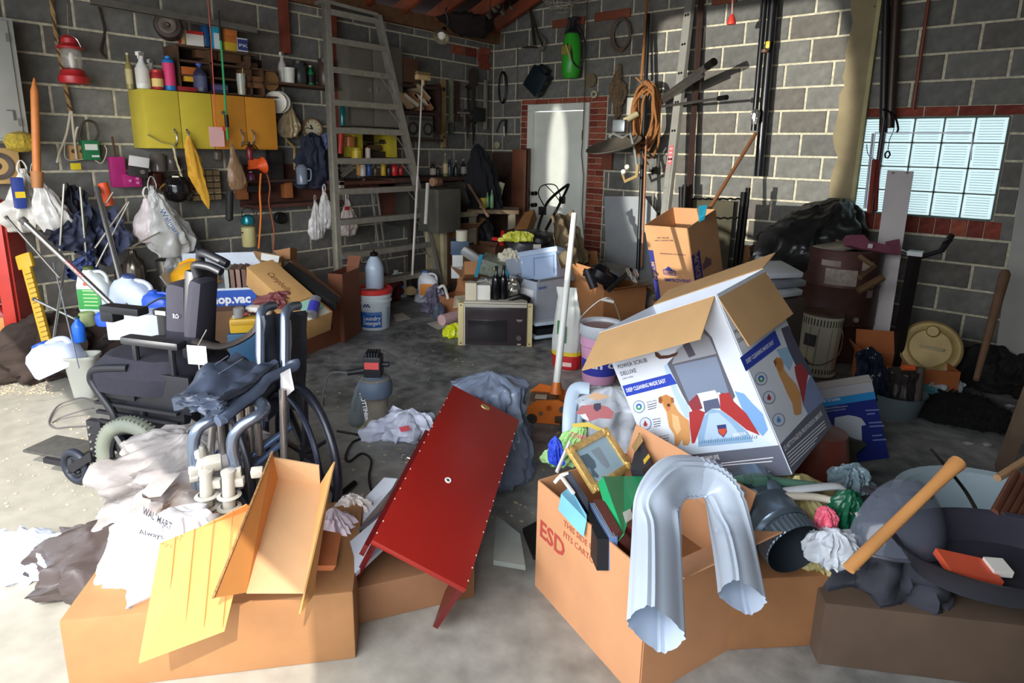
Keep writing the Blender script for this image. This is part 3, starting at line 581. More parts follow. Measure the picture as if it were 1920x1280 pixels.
# small things around the cords
b=PA(146,300,.06);T=thing('outlet_plate','yellowish double outlet plate with plugged cord on the wall','outlet',b);w,h=m(b,26),m(b,27);g=G(FA(b));g.box((0,-.0,h/2),(w,.04,h),bev=.004);part(T,'plate',g,mt((196,150,90),.6,0,.1))
for x in (-1,1):g=G(FA(b));g.cyl((x*w*.25,-.02,h*.6),(x*w*.25,-.024,h*.6),.014,n=12);part(T,'socket',g,mt((90,60,40),.5,0,0))
wbox('yellow warning tag dangling under the outlet plate',143,318,306,15,.14,(224,200,30),d=.004,name='yellow_tag',cat='tag')
b=PA(174,300,.12);T=thing('green_case','green box with white label and black hoop handle on wall','box',b);w,h=m(b,27),m(b,36);g=G(FA(b));g.box((0,.04,h/2),(w,.08,h),bev=.005);part(T,'body',g,mt((28,112,66),.5,0,.06))
g=G(FA(b));g.box((-.0,-.002,h*.66),(w*.75,.003,h*.3));g.box((.02,-.002,h*.2),(w*.45,.003,h*.1));lp=part(T,'label',g,mt((220,222,210),.5,0,0),smooth=0)
g=G(FA(b));g.tube(bez([(-w*.45,.03,h),(-w*.5,.03,h*1.35),(-w*.1,.03,h*1.95),(w*.45,.03,h*1.9),(w*.62,.03,h*1.4),(w*.4,.03,h)],6),.008,8);part(T,'handle',g,mt((60,46,36),.6,0,.1))
g=G();g.tube([PA(210,256,.08),PA(218,300,.08),PA(222,345,.08)],.008,6);one('iron_hook','rusty iron strap hook hanging right of the green box','hook',g,mt((92,66,44),.7,.3,.2))
g=G();g.tube(bez([PA(184,8,.015),PA(190,30,.015),PA(196,60,.015),PA(190,95,.015),PA(199,108,.015)],5),.008,6);g.tube([PA(190,5,.015),PA(210,12,.015)],.006,6);one('hanging_chain','dark rusty hook and strap hanging under the aluminium channel','hook',g,mt((70,56,44),.7,.3,.3))
T=thing('radio','magenta portable radio with white knobs hanging in the middle row','radio',PA(241,351,.15));b=PA(232,351,.15)
g=G(FA(b));w=m(b,26);g.box((-.02,.03,m(b,28)),(w*.95,.06,m(b,56)),bev=.006);g.box((.06,.01,m(b,12)),(w*1.2,.05,m(b,24)),bev=.004);part(T,'body',g,mt((172,40,110),.4,0,.08))
for x,z in ((.04,12),(.09,16),(.09,8)):g=G(FA(b));g.cyl((x,-.02,m(b,z)),(x,-.03,m(b,z)),.011,n=12);part(T,'knob',g,mt((216,120,170),.4,0,0))
b=PA(260,332,.24);T=thing('timer_switch','white and black plug-in timer hanging tilted beside magenta radio','timer',b);w,h=m(b,32),m(b,38);M=FA(b) @ Matrix.Rotation(R(10),4,'Y');g=G(M);g.box((0,.02,h*.75),(w,.04,h*.5),bev=.004);part(T,'white_front',g,mt((214,210,206),.5,0,.03));g=G(M);g.box((0,.02,h*.25),(w,.045,h*.48),bev=.004);part(T,'black_base',g,mt((52,46,46),.5,0,.1));g=G(M);g.cyl((.02,-.004,h*.28),(.02,-.014,h*.28),.016,n=14);part(T,'dial',g,mt((110,104,100),.5,0,0))
for lb,x,y0,y1,r,c in (('clear glass jug hanging under the yellow cabinet',298,322,284,14,(120,112,104)),('second clear jar right of the glass jug under cabinet',323,318,288,10,(108,100,94)),('amber jar standing below the glass jug',293,352,318,15,(84,44,34)),('clear jar under the cabinet beside the tan bag',408,300,282,9,(130,120,108)),('tall clear bottle under the orange cabinet',447,330,288,7,(130,126,116))):
    b=PA(x,y0,.12);bottle(lb,b,m(b,y0-y1),m(b,r),c,None,None,'jar',rough=.1,trans=.5,name='glass_jar',cat='jar')
# black helmet
b=PA(335,379,.22);T=thing('helmet','glossy black helmet hanging under the yellow cabinet','helmet',b);r=m(b,26);M=FY(b+V((0,0,r)))
g=G(M);g.bag([(-r,r*.3,r*.3),(-r*.8,r*.75,r*.75),(-r*.3,r,r),(r*.3,r*.98,r*.98),(r*.75,r*.68,r*.7),(r,r*.1,r*.1)],n=28,amp=.02);part(T,'shell',g,mt((26,24,26),.12,0,.05,coat=.5));g=G(M);g.tube(bez([(-r*.95,-.02,-r*.3),(-r*.8,-r*.75,.0),(-r*.3,-r*.98,r*.35)],6),.008,6);part(T,'trim',g,mt((160,120,60),.5,.3,0));g=G(M);g.box((r*.3,-r*.6,r*.85),(.05,.02,.012),bev=.003);part(T,'badge',g,mt((220,210,190),.4,0,0))
# drawer organiser
a=PA(365,375,.15);T=thing('drawer_organizer','grid of small clear drawers in a dark frame on the wall','organizer',PA(390,375,.15));y0,y1,z0,z1=PA(360,370,.15).y,PA(415,370,.15).y,PA(390,376,.15).z,PA(390,318,.15).z
g=G();g.box((.08,(y0+y1)/2,(z0+z1)/2),(.13,y1-y0,z1-z0));part(T,'frame',g,mt((62,52,40),.7,0,.1))
for i in range(4):
    for j in range(5):
        g=G();g.box((.152,y0+(y1-y0)*(i+.5)/4,z0+(z1-z0)*(j+.5)/5),(.02,(y1-y0)/4-.008,(z1-z0)/5-.01));part(T,'small_drawer',g,mt((138,118,86),.4,0,.2),smooth=0)
        g=G();g.box((.165,y0+(y1-y0)*(i+.5)/4,z0+(z1-z0)*(j+.25)/5),(.008,.03,.006));part(T,'pull',g,mt((190,174,140),.4,0,0),smooth=0) if j % 2 else None
# dark shelf under the cabinets with odds and ends
a,b_=PA(470,378,.2),PA(640,378,.2);g=G();g.box((.12,(a.y+b_.y)/2,1.02),(.24,b_.y-a.y,.03));g.box((.015,(a.y+b_.y)/2,1.2),(.02,b_.y-a.y,.35));SH=one('bench_shelf','dark reddish wooden shelf on the left wall with clutter','shelf',g,mt((82,46,34),.8,0,.3),smooth=0)
g=G();g.box((.2,(a.y+b_.y)/2,1.24),(.1,b_.y-a.y,.02));one('upper_bench_shelf','dark narrow shelf above the reddish clutter shelf','shelf',g,mt((60,36,28),.8,0,.3),smooth=0)
for lb,x,y0,y1,pw,c,nm in (('orange-brown wood block at left end of the clutter shelf',458,374,340,16,(160,96,56),'wood_block'),('orange-brown wood block in the middle of the clutter shelf',543,371,342,14,(166,98,52),'wood_block'),('black boxy charger on the upper clutter shelf',520,310,282,22,(40,36,34),'charger'),('black drill case with white dial on the shelf',523,345,310,20,(52,46,44),'drill_case'),('flat black box on the clutter shelf',487,360,348,44,(34,30,30),'small_box')):
    wbox(lb,x,y0,y1,pw,.16,c,name=nm,cat='block' if 'block' in nm else 'box')
b=PA(482,312,.3);T=thing('funnel','bright orange plastic funnel on the wall below orange cabinet','funnel',b);g=G(FA(b) @ Matrix.Rotation(R(80),4,'Y'));g.lathe([(.012,-.08),(.02,.0),(.07,.05),(.072,.06),(.06,.05),(.01,0)],20,cap=False);part(T,'cone',g,mt((232,88,34),.45,0,.05));g=G(FA(b));g.box((-.02,0,.03),(.1,.04,.07),bev=.01);part(T,'body',g,mt((226,90,34),.45,0,.05))
for lb,x,y0,y1,r,c,cp in (('red spray bottle with black trigger on upper clutter shelf',469,300,266,6,(120,34,40),(30,28,28)),('purple bottle on the clutter shelf',471,338,322,7,(96,40,70),(200,190,180))):
    b=PA(x,y0,.3);bottle(lb,b,m(b,y0-y1),m(b,r),c,cp,None,'spray' if y0==300 else 'bottle')
g=G();[g.tube(bez([PA(452+i*9,276+(i % 2)*4,.4),PA(462+i*7,271,.42),PA(476+i*4,282,.38)],4),.008,5,flat=.3) for i in range(3)];one('fan_tool','black fan-like blades hanging in front of the orange cabinet','tool',g,BLKM)
b=PA(567,345,.3);T=thing('water_pitcher','clear blue-tinted plastic pitcher on the clutter shelf','pitcher',b);r=m(b,10);g=G(FY(b));g.lathe([(0,0),(r,0),(r*1.05,r*3),(r*.9,r*3.2),(r*.5,r*3.6)],18);part(T,'body',g,mt((132,140,156),.15,0,0,alpha=.7));g=G(FY(b));g.tube(bez([(r,0,r*2.8),(r*1.7,0,r*2.6),(r*1.6,0,r*.9),(r,0,r*.6)],5),.006,6);part(T,'handle',g,mt((132,140,156),.15,0,0))
heap('dark navy jacket heaped on the shelf beside the stepladder',PA(592,352,.2),.34,.2,.5,(34,38,56),5,rough=.8,cat='clothing',name='jacket',M=FA(PA(592,352,.2)),amp=.3)
heap('steel blue cloth bundle on the navy jacket',PA(612,275,.2),.12,.1,.16,(92,104,142),6,rough=.8,cat='cloth',name='cloth_bundle',M=FA(PA(612,282,.2)),amp=.35)
# orange extension cord
g=G();g.tube(bez([PA(489,325,.3),PA(487,360,.3),PA(489,400,.3),PA(487,440,.3),PA(485,466,.3)],6),.0085,8);one('extension_cord','bright orange cord hanging straight down from clutter shelf','cord',g,mt((232,124,44),.4,0,.05))
g=G();g.tube(bez([PA(500,325,.25),PA(506,350,.25),PA(504,380,.25),PA(510,410,.25),PA(514,440,.25),PA(512,470,.25)],6),.0065,8);one('extension_cord','reddish brown cord hanging right of the bright orange cord','cord',g,mt((170,92,60),.5,0,.05))
b=PA(523,408,.03);g=G(FA(b) @ Matrix.Rotation(R(90),4,'X'));r=m(b,11);g.lathe([(0,0),(r,0),(r,.04),(r*.8,.05),(r*.7,.03),(0,.03)],20);one('rubber_disc','small black round disc fixed on the block wall','disc',g,mt((26,24,24),.6,0,.1))
# stove lantern on propane cylinder
b=PA(468,462,.25);T=thing('propane_lantern','teal camping burner on a cream propane cylinder hanging on wall','lantern',b);r=m(b,12.5);h=m(b,38)
g=G(FY(b));g.lathe([(0,0),(r*.9,0),(r,.01),(r,h*.95),(r*.7,h),(r*.2,h*1.02)],20);cy=part(T,'cylinder',g,mt((196,186,130),.4,0,.08));g=G(FY(b));g.cyl((-r*.5,-r*.88,h*.72),(-r*.5,-r*.95,h*.72),.008,n=8);part(cy,'spot',g,BLKM)
g=G(FY(b));g.lathe([(r*.3,h*1.02),(r*.95,h*1.12),(r*1.0,h*1.3),(r*.8,h*1.5),(r*.3,h*1.58)],18);part(T,'burner',g,mt((34,128,138),.25,.4,.1));g=G(FY(b));g.tube(bez([(-r*.9,0,h*1.3),(-r*.6,0,h*1.8),(r*.6,0,h*1.9),(r*1.2,0,h*1.5),(r*1.4,0,h*1.7)],5),.004,5);part(T,'wire_handle',g,BLKM)
hang_bag('slim white bag hanging lowest, left of the twin-peaked white bag',PA(590,365,.3),.15,.42,(214,208,204),14,.93,amp=.2)
hang_bag('white twin-handled bag hanging next to the stepladder',PA(607,345,.3),.2,.42,(220,216,212),15,.93,amp=.2)
hang_bag('white and red printed bag hanging behind the stepladder rail',PA(650,362,.3),.2,.42,(206,190,180),16,.93,amp=.25)
b=PA(654,412,.42);wbox('red patch printed card on the bag behind the ladder',651,394,387,9,.45,(190,40,44),d=.004,name='red_sticker',cat='sticker')
# white carrier bags right of the folding chairs
hang_bag('white bag with pink bottom and red print hanging beside chairs',PA(274,350,.35),.3,.42,(226,214,212),17,.93,dx=.03,amp=.12,knot=.3,folds=3)
hang_bag('large translucent grey bag with blue lettering flaring to the right',PA(283,330,.38),.32,.62,(196,196,192),18,.9,dx=.12,amp=.25,folds=3)
M=FA(PA(298,395,.56)) @ Matrix.Rotation(R(62),4,'Y');b=[o for o in bpy.data.objects if o.get('label')=='large translucent grey bag with blue lettering flaring to the right'][0];text(b,'Walmart',M,.05,mt((70,104,150),.6,0,0),w=.22,bold=.01)
heap('dark blue-grey bag hanging low between the chairs and carton',PA(348,500,.3),.22,.2,.36,(84,92,104),19,rough=.4,M=FA(PA(348,500,.3)),amp=.25)
hang_bag('clear crumpled plastic bag hanging above the hard hat carton',PA(320,440,.4),.22,.4,(150,150,148),20,.75,amp=.3,dx=.05)
# folded navy camp chairs and their poles
NAVY=mt((44,50,72),.75,0,.2,.1,10.)
T=thing('folding_chair','dark navy folding camp chair hanging on the left wall','chair',PA(150,500,.35))
def patch(T,nm,q,mat_,seed,amp=.04,th=.006):
    g=G();g.sheet(*q,nu=18,nv=18,amp=amp,seed=seed,t=th,fs_=3.);part(T,nm,g,mat_,smooth=60)
A_=lambda x,y,o:PA(x,y,o)
patch(T,'seat_fabric',(A_(80,440,.42),A_(128,340,.3),A_(165,360,.3),A_(170,470,.45)),mt((34,34,42),.8,0,.2),3,.09)
patch(T,'back_fabric',(A_(128,340,.32),A_(205,420,.34),A_(210,500,.4),A_(140,470,.46)),NAVY,4,.1)
patch(T,'side_fabric',(A_(90,445,.5),A_(165,380,.42),A_(180,470,.46),A_(115,470,.5)),NAVY,6,.06)
for a,c in (((120,345),(112,470)),((150,350),(165,520)),((178,465),(238,380))):
    g=G();g.cyl(A_(*a,.48),A_(*c,.48),.007,n=8);part(T,'frame_tube',g,ALU)
T=thing('folding_chair','blue-grey folding camp chair right of the dark one','chair',PA(220,490,.35))
patch(T,'seat_fabric',(A_(178,430,.4),A_(215,385,.35),A_(250,450,.4),A_(205,500,.45)),mt((74,80,108),.75,0,.2),7,.08)
patch(T,'back_fabric',(A_(125,505,.5),A_(170,455,.45),A_(190,505,.5),A_(140,530,.5)),mt((58,72,120),.7,0,.2),8,.1)
for a,c in (((248,462),(300,435)),((180,500),(242,378)),((196,385),(212,360))):
    g=G();g.cyl(A_(*a,.5),A_(*c,.5),.006,n=8);part(T,'frame_tube',g,ALU)
g=G();g.cyl(A_(192,343,.4),A_(206,385,.42),.032,.03,14);one('orange_tube','bright orange rubber sleeve sticking up behind the chairs','sleeve',g,mt((228,84,36),.5,0,.1))
# silver poles leaning
def pole(lb,a,oa,c,oc,r,c_=(176,176,174),txt=None,n='metal_pole'):
    pa_,pc=PA(*a,oa),P(*c,oc);T=thing(n,lb,'pole',pc);g=G();g.cyl(pa_,pc,r,n=14);part(T,'tube',g,mt(c_,.22,.85,.06));g=G();g.cyl(pa_,pa_.lerp(pc,.04),r*1.25,n=12);part(T,'end_cap',g,mt((84,80,78),.6,0,0))
    if txt:
        d=(pc-pa_).normalized();nrm=(CAM-pc);z=nrm.cross(d).normalized();y=z.cross(d).normalized();o=pa_.lerp(pc,.42);M=fr(o+z*(-r*.5),d,y*(1 if y.dot(nrm)<0 else -1),z)
        text(T,txt,M @ Matrix.Translation((0,-r*1.03+0,0)),r*1.3,mt((196,40,46),.5,0,0),w=(pc-pa_).length*.16,bold=.02,off=0)
    return T
pole('silver pole with red lettering slanting down across the camp chairs',(40,410),.75,(236,596),3.75,.016,txt='EXTENDABLE')
pole('silver pole slanting steeply right of the lettered pole',(181,352),.45,(243,588),3.85,.017)
pole('thin silver pole crossing from far left to the bin',(10,405),.6,(112,520),3.9,.008)
pole('thin dark-gripped pole low on the left leaning to the jugs',(62,560),.5,(150,602),3.9,.009)
pole('thin silver pole standing steep beside the bin',(124,480),.5,(100,640),3.7,.008)
a,b=P(100,492,3.95),P(148,690,3.6);rod('thin_rod','thin grey rod dipping into the grey bin','rod',(a,b),.004,(150,150,160),.5)
# yellow level
a,b=P(44,476,4.0),P(93,658,3.95);T=thing('yellow_tool','yellow notched plastic bar leaning in the left corner','tool',b);d=(b-a);M=fr(a,d.normalized().cross(V(fw)).normalized(),fw,-d.normalized())
g=G(M);L=d.length;g.box((0,0,-L/2),(.055,.03,L),bev=.006);g.box((0,0,-.05),(.1,.035,.1),bev=.012);part(T,'bar',g,mt((206,160,40),.5,0,.1))
for i in range(14):g=G(M);g.box((.01,-.017,-.14-i*.033),(.04,.006,.006));part(T,'notch',g,mt((150,110,24),.5,0,0),smooth=0)
# chrome tank behind the jugs
b=PA(257,550,.22);hh=PA(257,468,.22).z;b.z=0;T=thing('pressure_tank','dull chrome cylinder tank with blue label behind white jugs','tank',b);M=FY(b);g=G(M);g.lathe([(0,0),(.07,0),(.078,.02),(.078,hh-.14),(.066,hh-.08),(.03,hh-.04),(.025,hh)],24);part(T,'shell',g,mt((130,122,112),.25,.85,.15));g=G(M);g.box((.01,-.079,hh-.27),(.06,.004,.035));g.box((.01,-.079,hh-.36),(.05,.004,.09));part(T,'band',g,mt((60,84,150),.4,0,.1))
b=PA(234,560,.15);b.z=0;g=G(FY(b));g.lathe([(0,0),(.05,0),(.05,.6),(.02,.64)],16);one('brown_cylinder','dark brown narrow cylinder left of the chrome tank','cylinder',g,mt((70,44,38),.5,.2,.2))
b=PA(318,534,.3);g=G(FY(b));g.lathe([(0,0),(.075,0),(.08,.18),(.082,.2),(.07,.19),(.06,.02),(0,.01)],24);one('steel_pot','shiny steel pot beside the hard hat carton','pot',g,mt((170,166,160),.2,.9,.1))
# ---------------------------------------------------------------- red tool chest at the far left
T=thing('tool_chest','red rolling tool chest with grey drawers at the left edge','tool chest',PF(20,700));RC=mt((196,52,40),.4,0,.08)
o=PF(52,690);M=fr(o,(.64,.77,0),(-.77,.64,0),(0,0,1));M=FY(PF(50,695),18)
wz,hz=.62,1.02;g=G(M)
for x in (-.045,-wz+.02):g.box((x,.02,.12+hz/2),(.07,.05,hz),bev=.006)
g.box((-wz/2,.02,.15),(wz,.05,.16),bev=.006);g.box((-wz/2,.02,.12+hz),(wz,.05,.06),bev=.006);g.box((-wz/2,.44,.12+hz/2),(wz,.02,hz));g.box((-.012,.24,.12+hz/2),(.024,.42,hz));g.box((-wz,.24,.12+hz/2),(.024,.42,hz));g.box((-wz/2,.24,.15),(wz,.42,.03));part(T,'frame',g,RC)
for i,(z,hh) in enumerate(((1.02,.07),(.93,.07),(.84,.08),(.72,.13),(.59,.10))):
    g=G(M);g.box((-wz/2-.03,-.002,z),(wz-.17,.02,hh-.012),bev=.004);dd=part(T,'drawer',g,mt((86,88,96),.4,.3,.06));g=G(M);g.box((-wz/2-.03,-.018,z+hh/2-.014),(wz-.2,.014,.012),bev=.003);part(dd,'handle',g,CHR)
g=G(M);g.box((-wz/2,.24,.55),(wz-.05,.4,.015));part(T,'shelf',g,mt((60,30,28),.6,0,.1))
for s in (-.06,-wz+.06):
    g=G(M);g.cyl((s-.02,.05,.045),(s+.02,.05,.045),.045,n=18);g.box((s,.05,.09),(.05,.06,.03));part(T,'caster',g,mt((140,134,126),.5,.2,.1))
b=M @ V((-.17,.12,.235));jug('red oil jug standing inside the tool chest',b,.16,.24,(160,44,40),(150,30,30),(226,150,80),M=FY(b,18))
# ================================================================ STEPLADDER
LT=thing('stepladder','tall aluminium stepladder standing against the left wall','ladder',PF(735,578))
fL,fR_=PF(643,598),PF(831,557);tL,tR=P(614,6,dep(fL)+.12),P(703,30,6.0)
# keep both rails in one plane: top points lean toward the wall
tL=PA(614,6,.40);tR=PA(705,30,.40);fL.x=.85;fR_.x=.85
fL=PA(641,590,.85);fR_=PA(829,556,.85);fL.z=fR_.z=0.0
def lad(t,s):return (fL if s else fR_).lerp(tL if s else tR,t)
for s in (1,0):
    a,b=(fL,tL) if s else (fR_,tR);d=(b-a).normalized();y=V((1,0,0));x=y.cross(d).normalized();M=fr(a,x,d.cross(x),d);L=(b-a).length;e=1 if s else -1
    g=G(M);g.box((0,0,L/2),(.008,.075,L));g.box((.018*e,.036,L/2),(.04,.004,L));g.box((.018*e,-.036,L/2),(.04,.004,L));part(LT,'side_rail',g,ALU,smooth=0)
    g=G(M);g.box((.01*e,0,.02),(.06,.09,.04),bev=.006);part(LT,'foot',g,BLKM)
ys_l=[125,191,240,297,355,411,477,535];ys_l=[18,70,125,188,240,296,355,412,476,537]
zs=[]
for y in ys_l:
    t=0;best=9
    for k in range(200):
        p=lad(k/199,1);v=p-CAM;yy=PCY-FPX*v.dot(up)/v.dot(fw)
        if abs(yy-y)<best:best=abs(yy-y);t=k/199
    zs.append(t)
for t in zs:
    a,b=lad(t,1),lad(t*fL.lerp(tL,1).z/tR.z if 0 else t,0);b=fR_.lerp(tR,a.z/tR.z);d=(b-a);M=fr(a,d.normalized(),(-1,0,0),V((-1,0,0)).cross(-d.normalized()) if 0 else (0,0,1))
    g=G(M);L=d.length;g.box((L/2,0,0),(L,.085,.006));g.box((L/2,-.042,-.022),(L,.005,.05));g.box((L/2,.042,-.012),(L,.005,.03));st=part(LT,'step',g,ALU,smooth=0)
    if t<.85:
        g=G(M);g.slab([(L-.012,-.03,-.04),(L-.14,-.03,-.04),(L-.012,-.03,-.19),(L+.004,-.03,-.19)],.004) if 0 else g.tube([(L-.13,-.02,-.03),(L-.0,-.02,-.16)],.01,4,flat=.4);part(st,'brace',g,ALU,smooth=0)
g=G();g.slab([tL+V((0,-.03,0)),tR+V((0,.03,0)),tR+V((-.16,.03,0)),tL+V((-.16,-.03,0))],.03);part(LT,'top_cap',g,ALU,smooth=0)
for (a,c) in (((696,350),(722,552)),((706,352),(733,552))):
    g=G();g.cyl(PA(*a,.38),PA(*c,.30),.012,n=6);part(LT,'rear_rail',g,ALU)
g=G();g.cyl(PA(718,500,.34),PA(640,486,.55),.008,n=6);g.cyl(PA(652,490,.55),PA(700,452,.4),.008,n=6);part(LT,'rear_brace',g,ALU)
# grey steel locker on the wall behind the ladder
a,b=PA(652,70,.28),PA(757,243,.28);zt,zb_=2.52,1.74
T=thing('steel_locker','grey steel two-door wall locker behind the stepladder','cabinet',(.14,(a.y+b.y)/2,zb_));GQ=mt((118,112,100),.5,.15,.1)
g=G();g.box((.14,(a.y+b.y)/2,(zt+zb_)/2),(.26,b.y-a.y,zt-zb_),bev=.004);part(T,'body',g,GQ)
ym=a.y+(b.y-a.y)*.42
for y0,y1 in ((a.y,ym),(ym,b.y)):
    g=G();g.box((.278,(y0+y1)/2,(zt+zb_)/2),(.014,y1-y0-.01,zt-zb_-.014),bev=.004);dd=part(T,'door',g,GQ);g=G();g.box((.29,y0+.04 if y0>a.y else y1-.04,zb_+.35),(.016,.016,.05),bev=.003);part(dd,'handle',g,CHR)
b=PA(643,236,.3);bottle('tall teal green wine bottle beside the grey locker',b,m(b,50),m(b,6),(20,96,96),None,None,'wine',rough=.15)
# yellow cabinet under the locker and the bottles beneath
a,b=PA(655,262,.3),PA(748,262,.3);zt,zb_=1.70,1.50;yq=mt((196,176,52),.5,0,.1)
T=thing('yellow_shelf_unit','open yellow shelf unit seen through the stepladder','shelf',(.15,(a.y+b.y)/2,1.42))
for nm,c,d in (('top_panel',(.14,(a.y+b.y)/2,1.69),(.26,b.y-a.y,.05)),('side_panel',(.14,a.y+.15,1.56),(.26,.05,.28)),('side_panel',(.14,b.y-.05,1.56),(.26,.09,.28)),('shelf_board',(.12,(a.y+b.y)/2+.05,1.59),(.2,b.y-a.y-.2,.01)),('bottom_board',(.14,(a.y+b.y)/2,1.435),(.28,b.y-a.y,.02)),('back_panel',(.01,(a.y+b.y)/2,1.56),(.01,b.y-a.y,.25))):
    g=G();g.box(c,d);part(T,nm,g,yq if nm in ('top_panel','side_panel') else mt((64,50,36),.8,0,.2),smooth=0)
g=G();a2,b2=PA(640,335,.45),PA(765,335,.45);g.box((.25,(a2.y+b2.y)/2,1.215),(.5,b2.y-a2.y+.1,.03));one('workbench_board','reddish brown workbench board behind the stepladder','shelf',g,BROWN,smooth=0)
g=G();g.box((.27,PA(745,380,.3).y,1.0),(.02,.42,.36));g.box((.27,PA(690,360,.3).y,1.17),(.02,.9,.06));one('bench_apron','dark reddish brown panel hanging below the workbench','panel',g,BROWN,smooth=0)
for lb,x,y0,y1,r,c,cp,st,o in (
 ('orange jar with brown lid resting under the locker',654,275,254,12,(176,100,36),(150,90,40),'can',.3),
 ('yellow round tub with printed lid on bench shelf',669,297,278,10,(206,176,40),(196,166,36),'jar',.34),
 ('white spray can with red top on bench shelf',690,297,276,5,(210,196,180),(190,50,40),'can',.34),
 ('orange and white can first in the ladder row',673,328,302,5,(204,150,70),(214,190,150),'can',.4),
 ('white plastic bottle second in the ladder row',680,330,309,6,(206,200,186),(220,214,200),'jar',.42),
 ('blue spray can third in the ladder row',692,329,303,5,(50,80,140),(160,170,190),'can',.42),
 ('brown glass bottle fourth in the ladder row',704,330,308,5,(70,60,44),(50,44,36),'bottle',.42),
 ('yellow can fifth in the ladder row',719,329,304,5,(196,156,40),(60,50,40),'can',.42),
 ('dark bottle between yellow and red in the ladder row',729,330,306,5,(40,38,38),(200,196,180),'bottle',.42),
 ('red bottle with white label in the ladder row',739,329,303,7,(186,36,42),(206,200,190),'bottle',.42),
 ('small red bottle last in the ladder row',751,328,308,5,(170,36,36),(60,20,20),'bottle',.42)):
    b=PA(x,y0,o);bottle(lb,b,m(b,y0-y1),m(b,r),c,cp,None,st)
g=G();g.cyl(PA(642,330,.45),PA(658,316,.45),.022,.03,14);g.cyl(PA(640,320,.45),PA(668,304,.45),.014,n=10);one('flashlight','chrome flashlight lying at the left of the ladder row','flashlight',g,mt((190,186,176),.25,.8,.1))
g=G();g.box(PA(650,300,.35),(.03,.05,.02));g.cyl(PA(638,288,.36),PA(640,250,.36),.022,.026,10);one('red_tube','red tube standing behind the ladder left rail','tube',g,mt((186,52,40),.5,0,.1))
for i,(x,y0,y1,w,c,lb) in enumerate(((705,282,272,22,(84,62,44),'brown tin in the yellow shelf unit'),(680,272,264,16,(70,66,40),'olive tin on the upper yellow shelf'),(728,270,262,18,(60,48,40),'dark tin at the right of the yellow shelf'),(715,298,284,40,(52,40,34),'dark toolbox on the bench under the yellow unit'))):
    wbox(lb,x,y0,y1,w,.2,c,name='tin' if i<3 else 'toolbox',cat='tin' if i<3 else 'toolbox')
wbox('white square electric switch box under the bench',642,358,340,8,.5,(196,192,180),name='switch_box')
g=G();g.tube([PA(660,345,.48),PA(676,342,.48),PA(700,340,.48)],.01,6);g.cyl(PA(676,346,.48),PA(684,336,.48),.012,n=6);one('bench_vise','small chrome clamp on the bench board','clamp',g,CHR)
# papers, boxes and stereo right of the locker
wbox('brown cardboard box on the highest shelf by the corner',772,155,112,30,.3,(92,60,40),name='carton',d=.2)
g=G();a,b=PA(757,157,.32),PA(825,165,.32);g.box((.16,(a.y+b.y)/2,a.z-.01),(.32,b.y-a.y,.03));g.box((.16,(a.y+b.y)/2,PA(790,213,.3).z),(.32,b.y-a.y,.03));g.box((.16,(a.y+b.y)/2,PA(790,262,.3).z),(.32,b.y-a.y+.1,.03));g.box((.16,b.y,PA(790,200,.3).z),(.32,.02,.5));one('corner_shelves','dark brown three-tier shelves right of the grey locker','shelf',g,mt((60,36,28),.8,0,.25),smooth=0)
random.seed(7)
for i,(x,y) in enumerate(((768,198),(778,196),(788,200),(798,194),(806,200),(800,182))):
    a=PA(x,y,.34);an=R(random.uniform(20,70));L=.16;g=G();d=V((0,math.cos(an),-math.sin(an)));g.slab([a-d*L,a+d*L*.3,a+d*L*.3+V((-.2,0,0)),a-d*L+V((-.2,0,0))],.035);one('paper_roll' if i % 2 else 'book',('leftmost upright beige book in the corner shelf','cream paper bundle leaning second in the corner shelf','brown-edged book in the middle of the leaning papers','long cream paper roll leaning right in the shelf','tan book at the right end of the leaning papers','beige bundle lying above the leaning papers')[i],'book' if i % 2==0 else 'paper',g,mt(((176,146,108),(206,196,172),(150,104,70),(210,196,166),(160,110,76),(184,164,130))[i],.8,0,.15),smooth=0)
b=PA(789,258,.3);T=thing('stereo','grey portable stereo with two round speakers on corner shelf','stereo',b);w,h=m(b,56)*1.1,m(b,40);M=FA(b);g=G(M);g.box((0,.06,h/2),(w,.12,h),bev=.006);part(T,'body',g,mt((96,92,86),.5,.2,.1))
for s in (-1,1):
    g=G(M @ Matrix.Translation((s*w*.3,-.002,h*.4)) @ Matrix.Rotation(R(90),4,'X'));r=h*.3;g.lathe([(r,0),(r,.008),(r*.88,.008),(r*.4,-.01),(0,-.004)],20,cap=False);part(T,'speaker_cone',g,mt((34,32,32),.6,0,.05))
g=G(M);g.box((0,-.003,h*.84),(w*.9,.006,h*.14));part(T,'control_strip',g,mt((60,58,56),.5,.2,.1),smooth=0);g=G(M);g.tube([(-w*.45,.05,h),(-w*.45,.05,h*1.1),(w*.45,.05,h*1.1),(w*.45,.05,h)],.006,5);part(T,'handle',g,mt((90,86,80),.5,.2,0))
# tall white pole with a wooden push broom head
T=thing('push_broom','long white-handled broom with wooden head, upside down near the corner','broom',PA(776,520,.9));g=G();g.tube([PA(792,152,.8),PA(783,330,.85)],.008,8);g.tube([PA(783,330,.85),PA(773,516,.95)],.012,8);part(T,'handle',g,mt((196,186,178),.4,.2,.1));b=PA(793,152,.8);g=G(FA(b));g.box((0,0,.03),(.16,.05,.045),bev=.008);g.cyl((0,0,-.04),(0,0,.03),.016,n=8);part(T,'head',g,mt((190,160,110),.7,0,.15));g=G(FA(b));g.box((.0,0,.065),(.15,.04,.03));part(T,'bristles',g,mt((120,96,60),.9,0,.3,.5,60.))
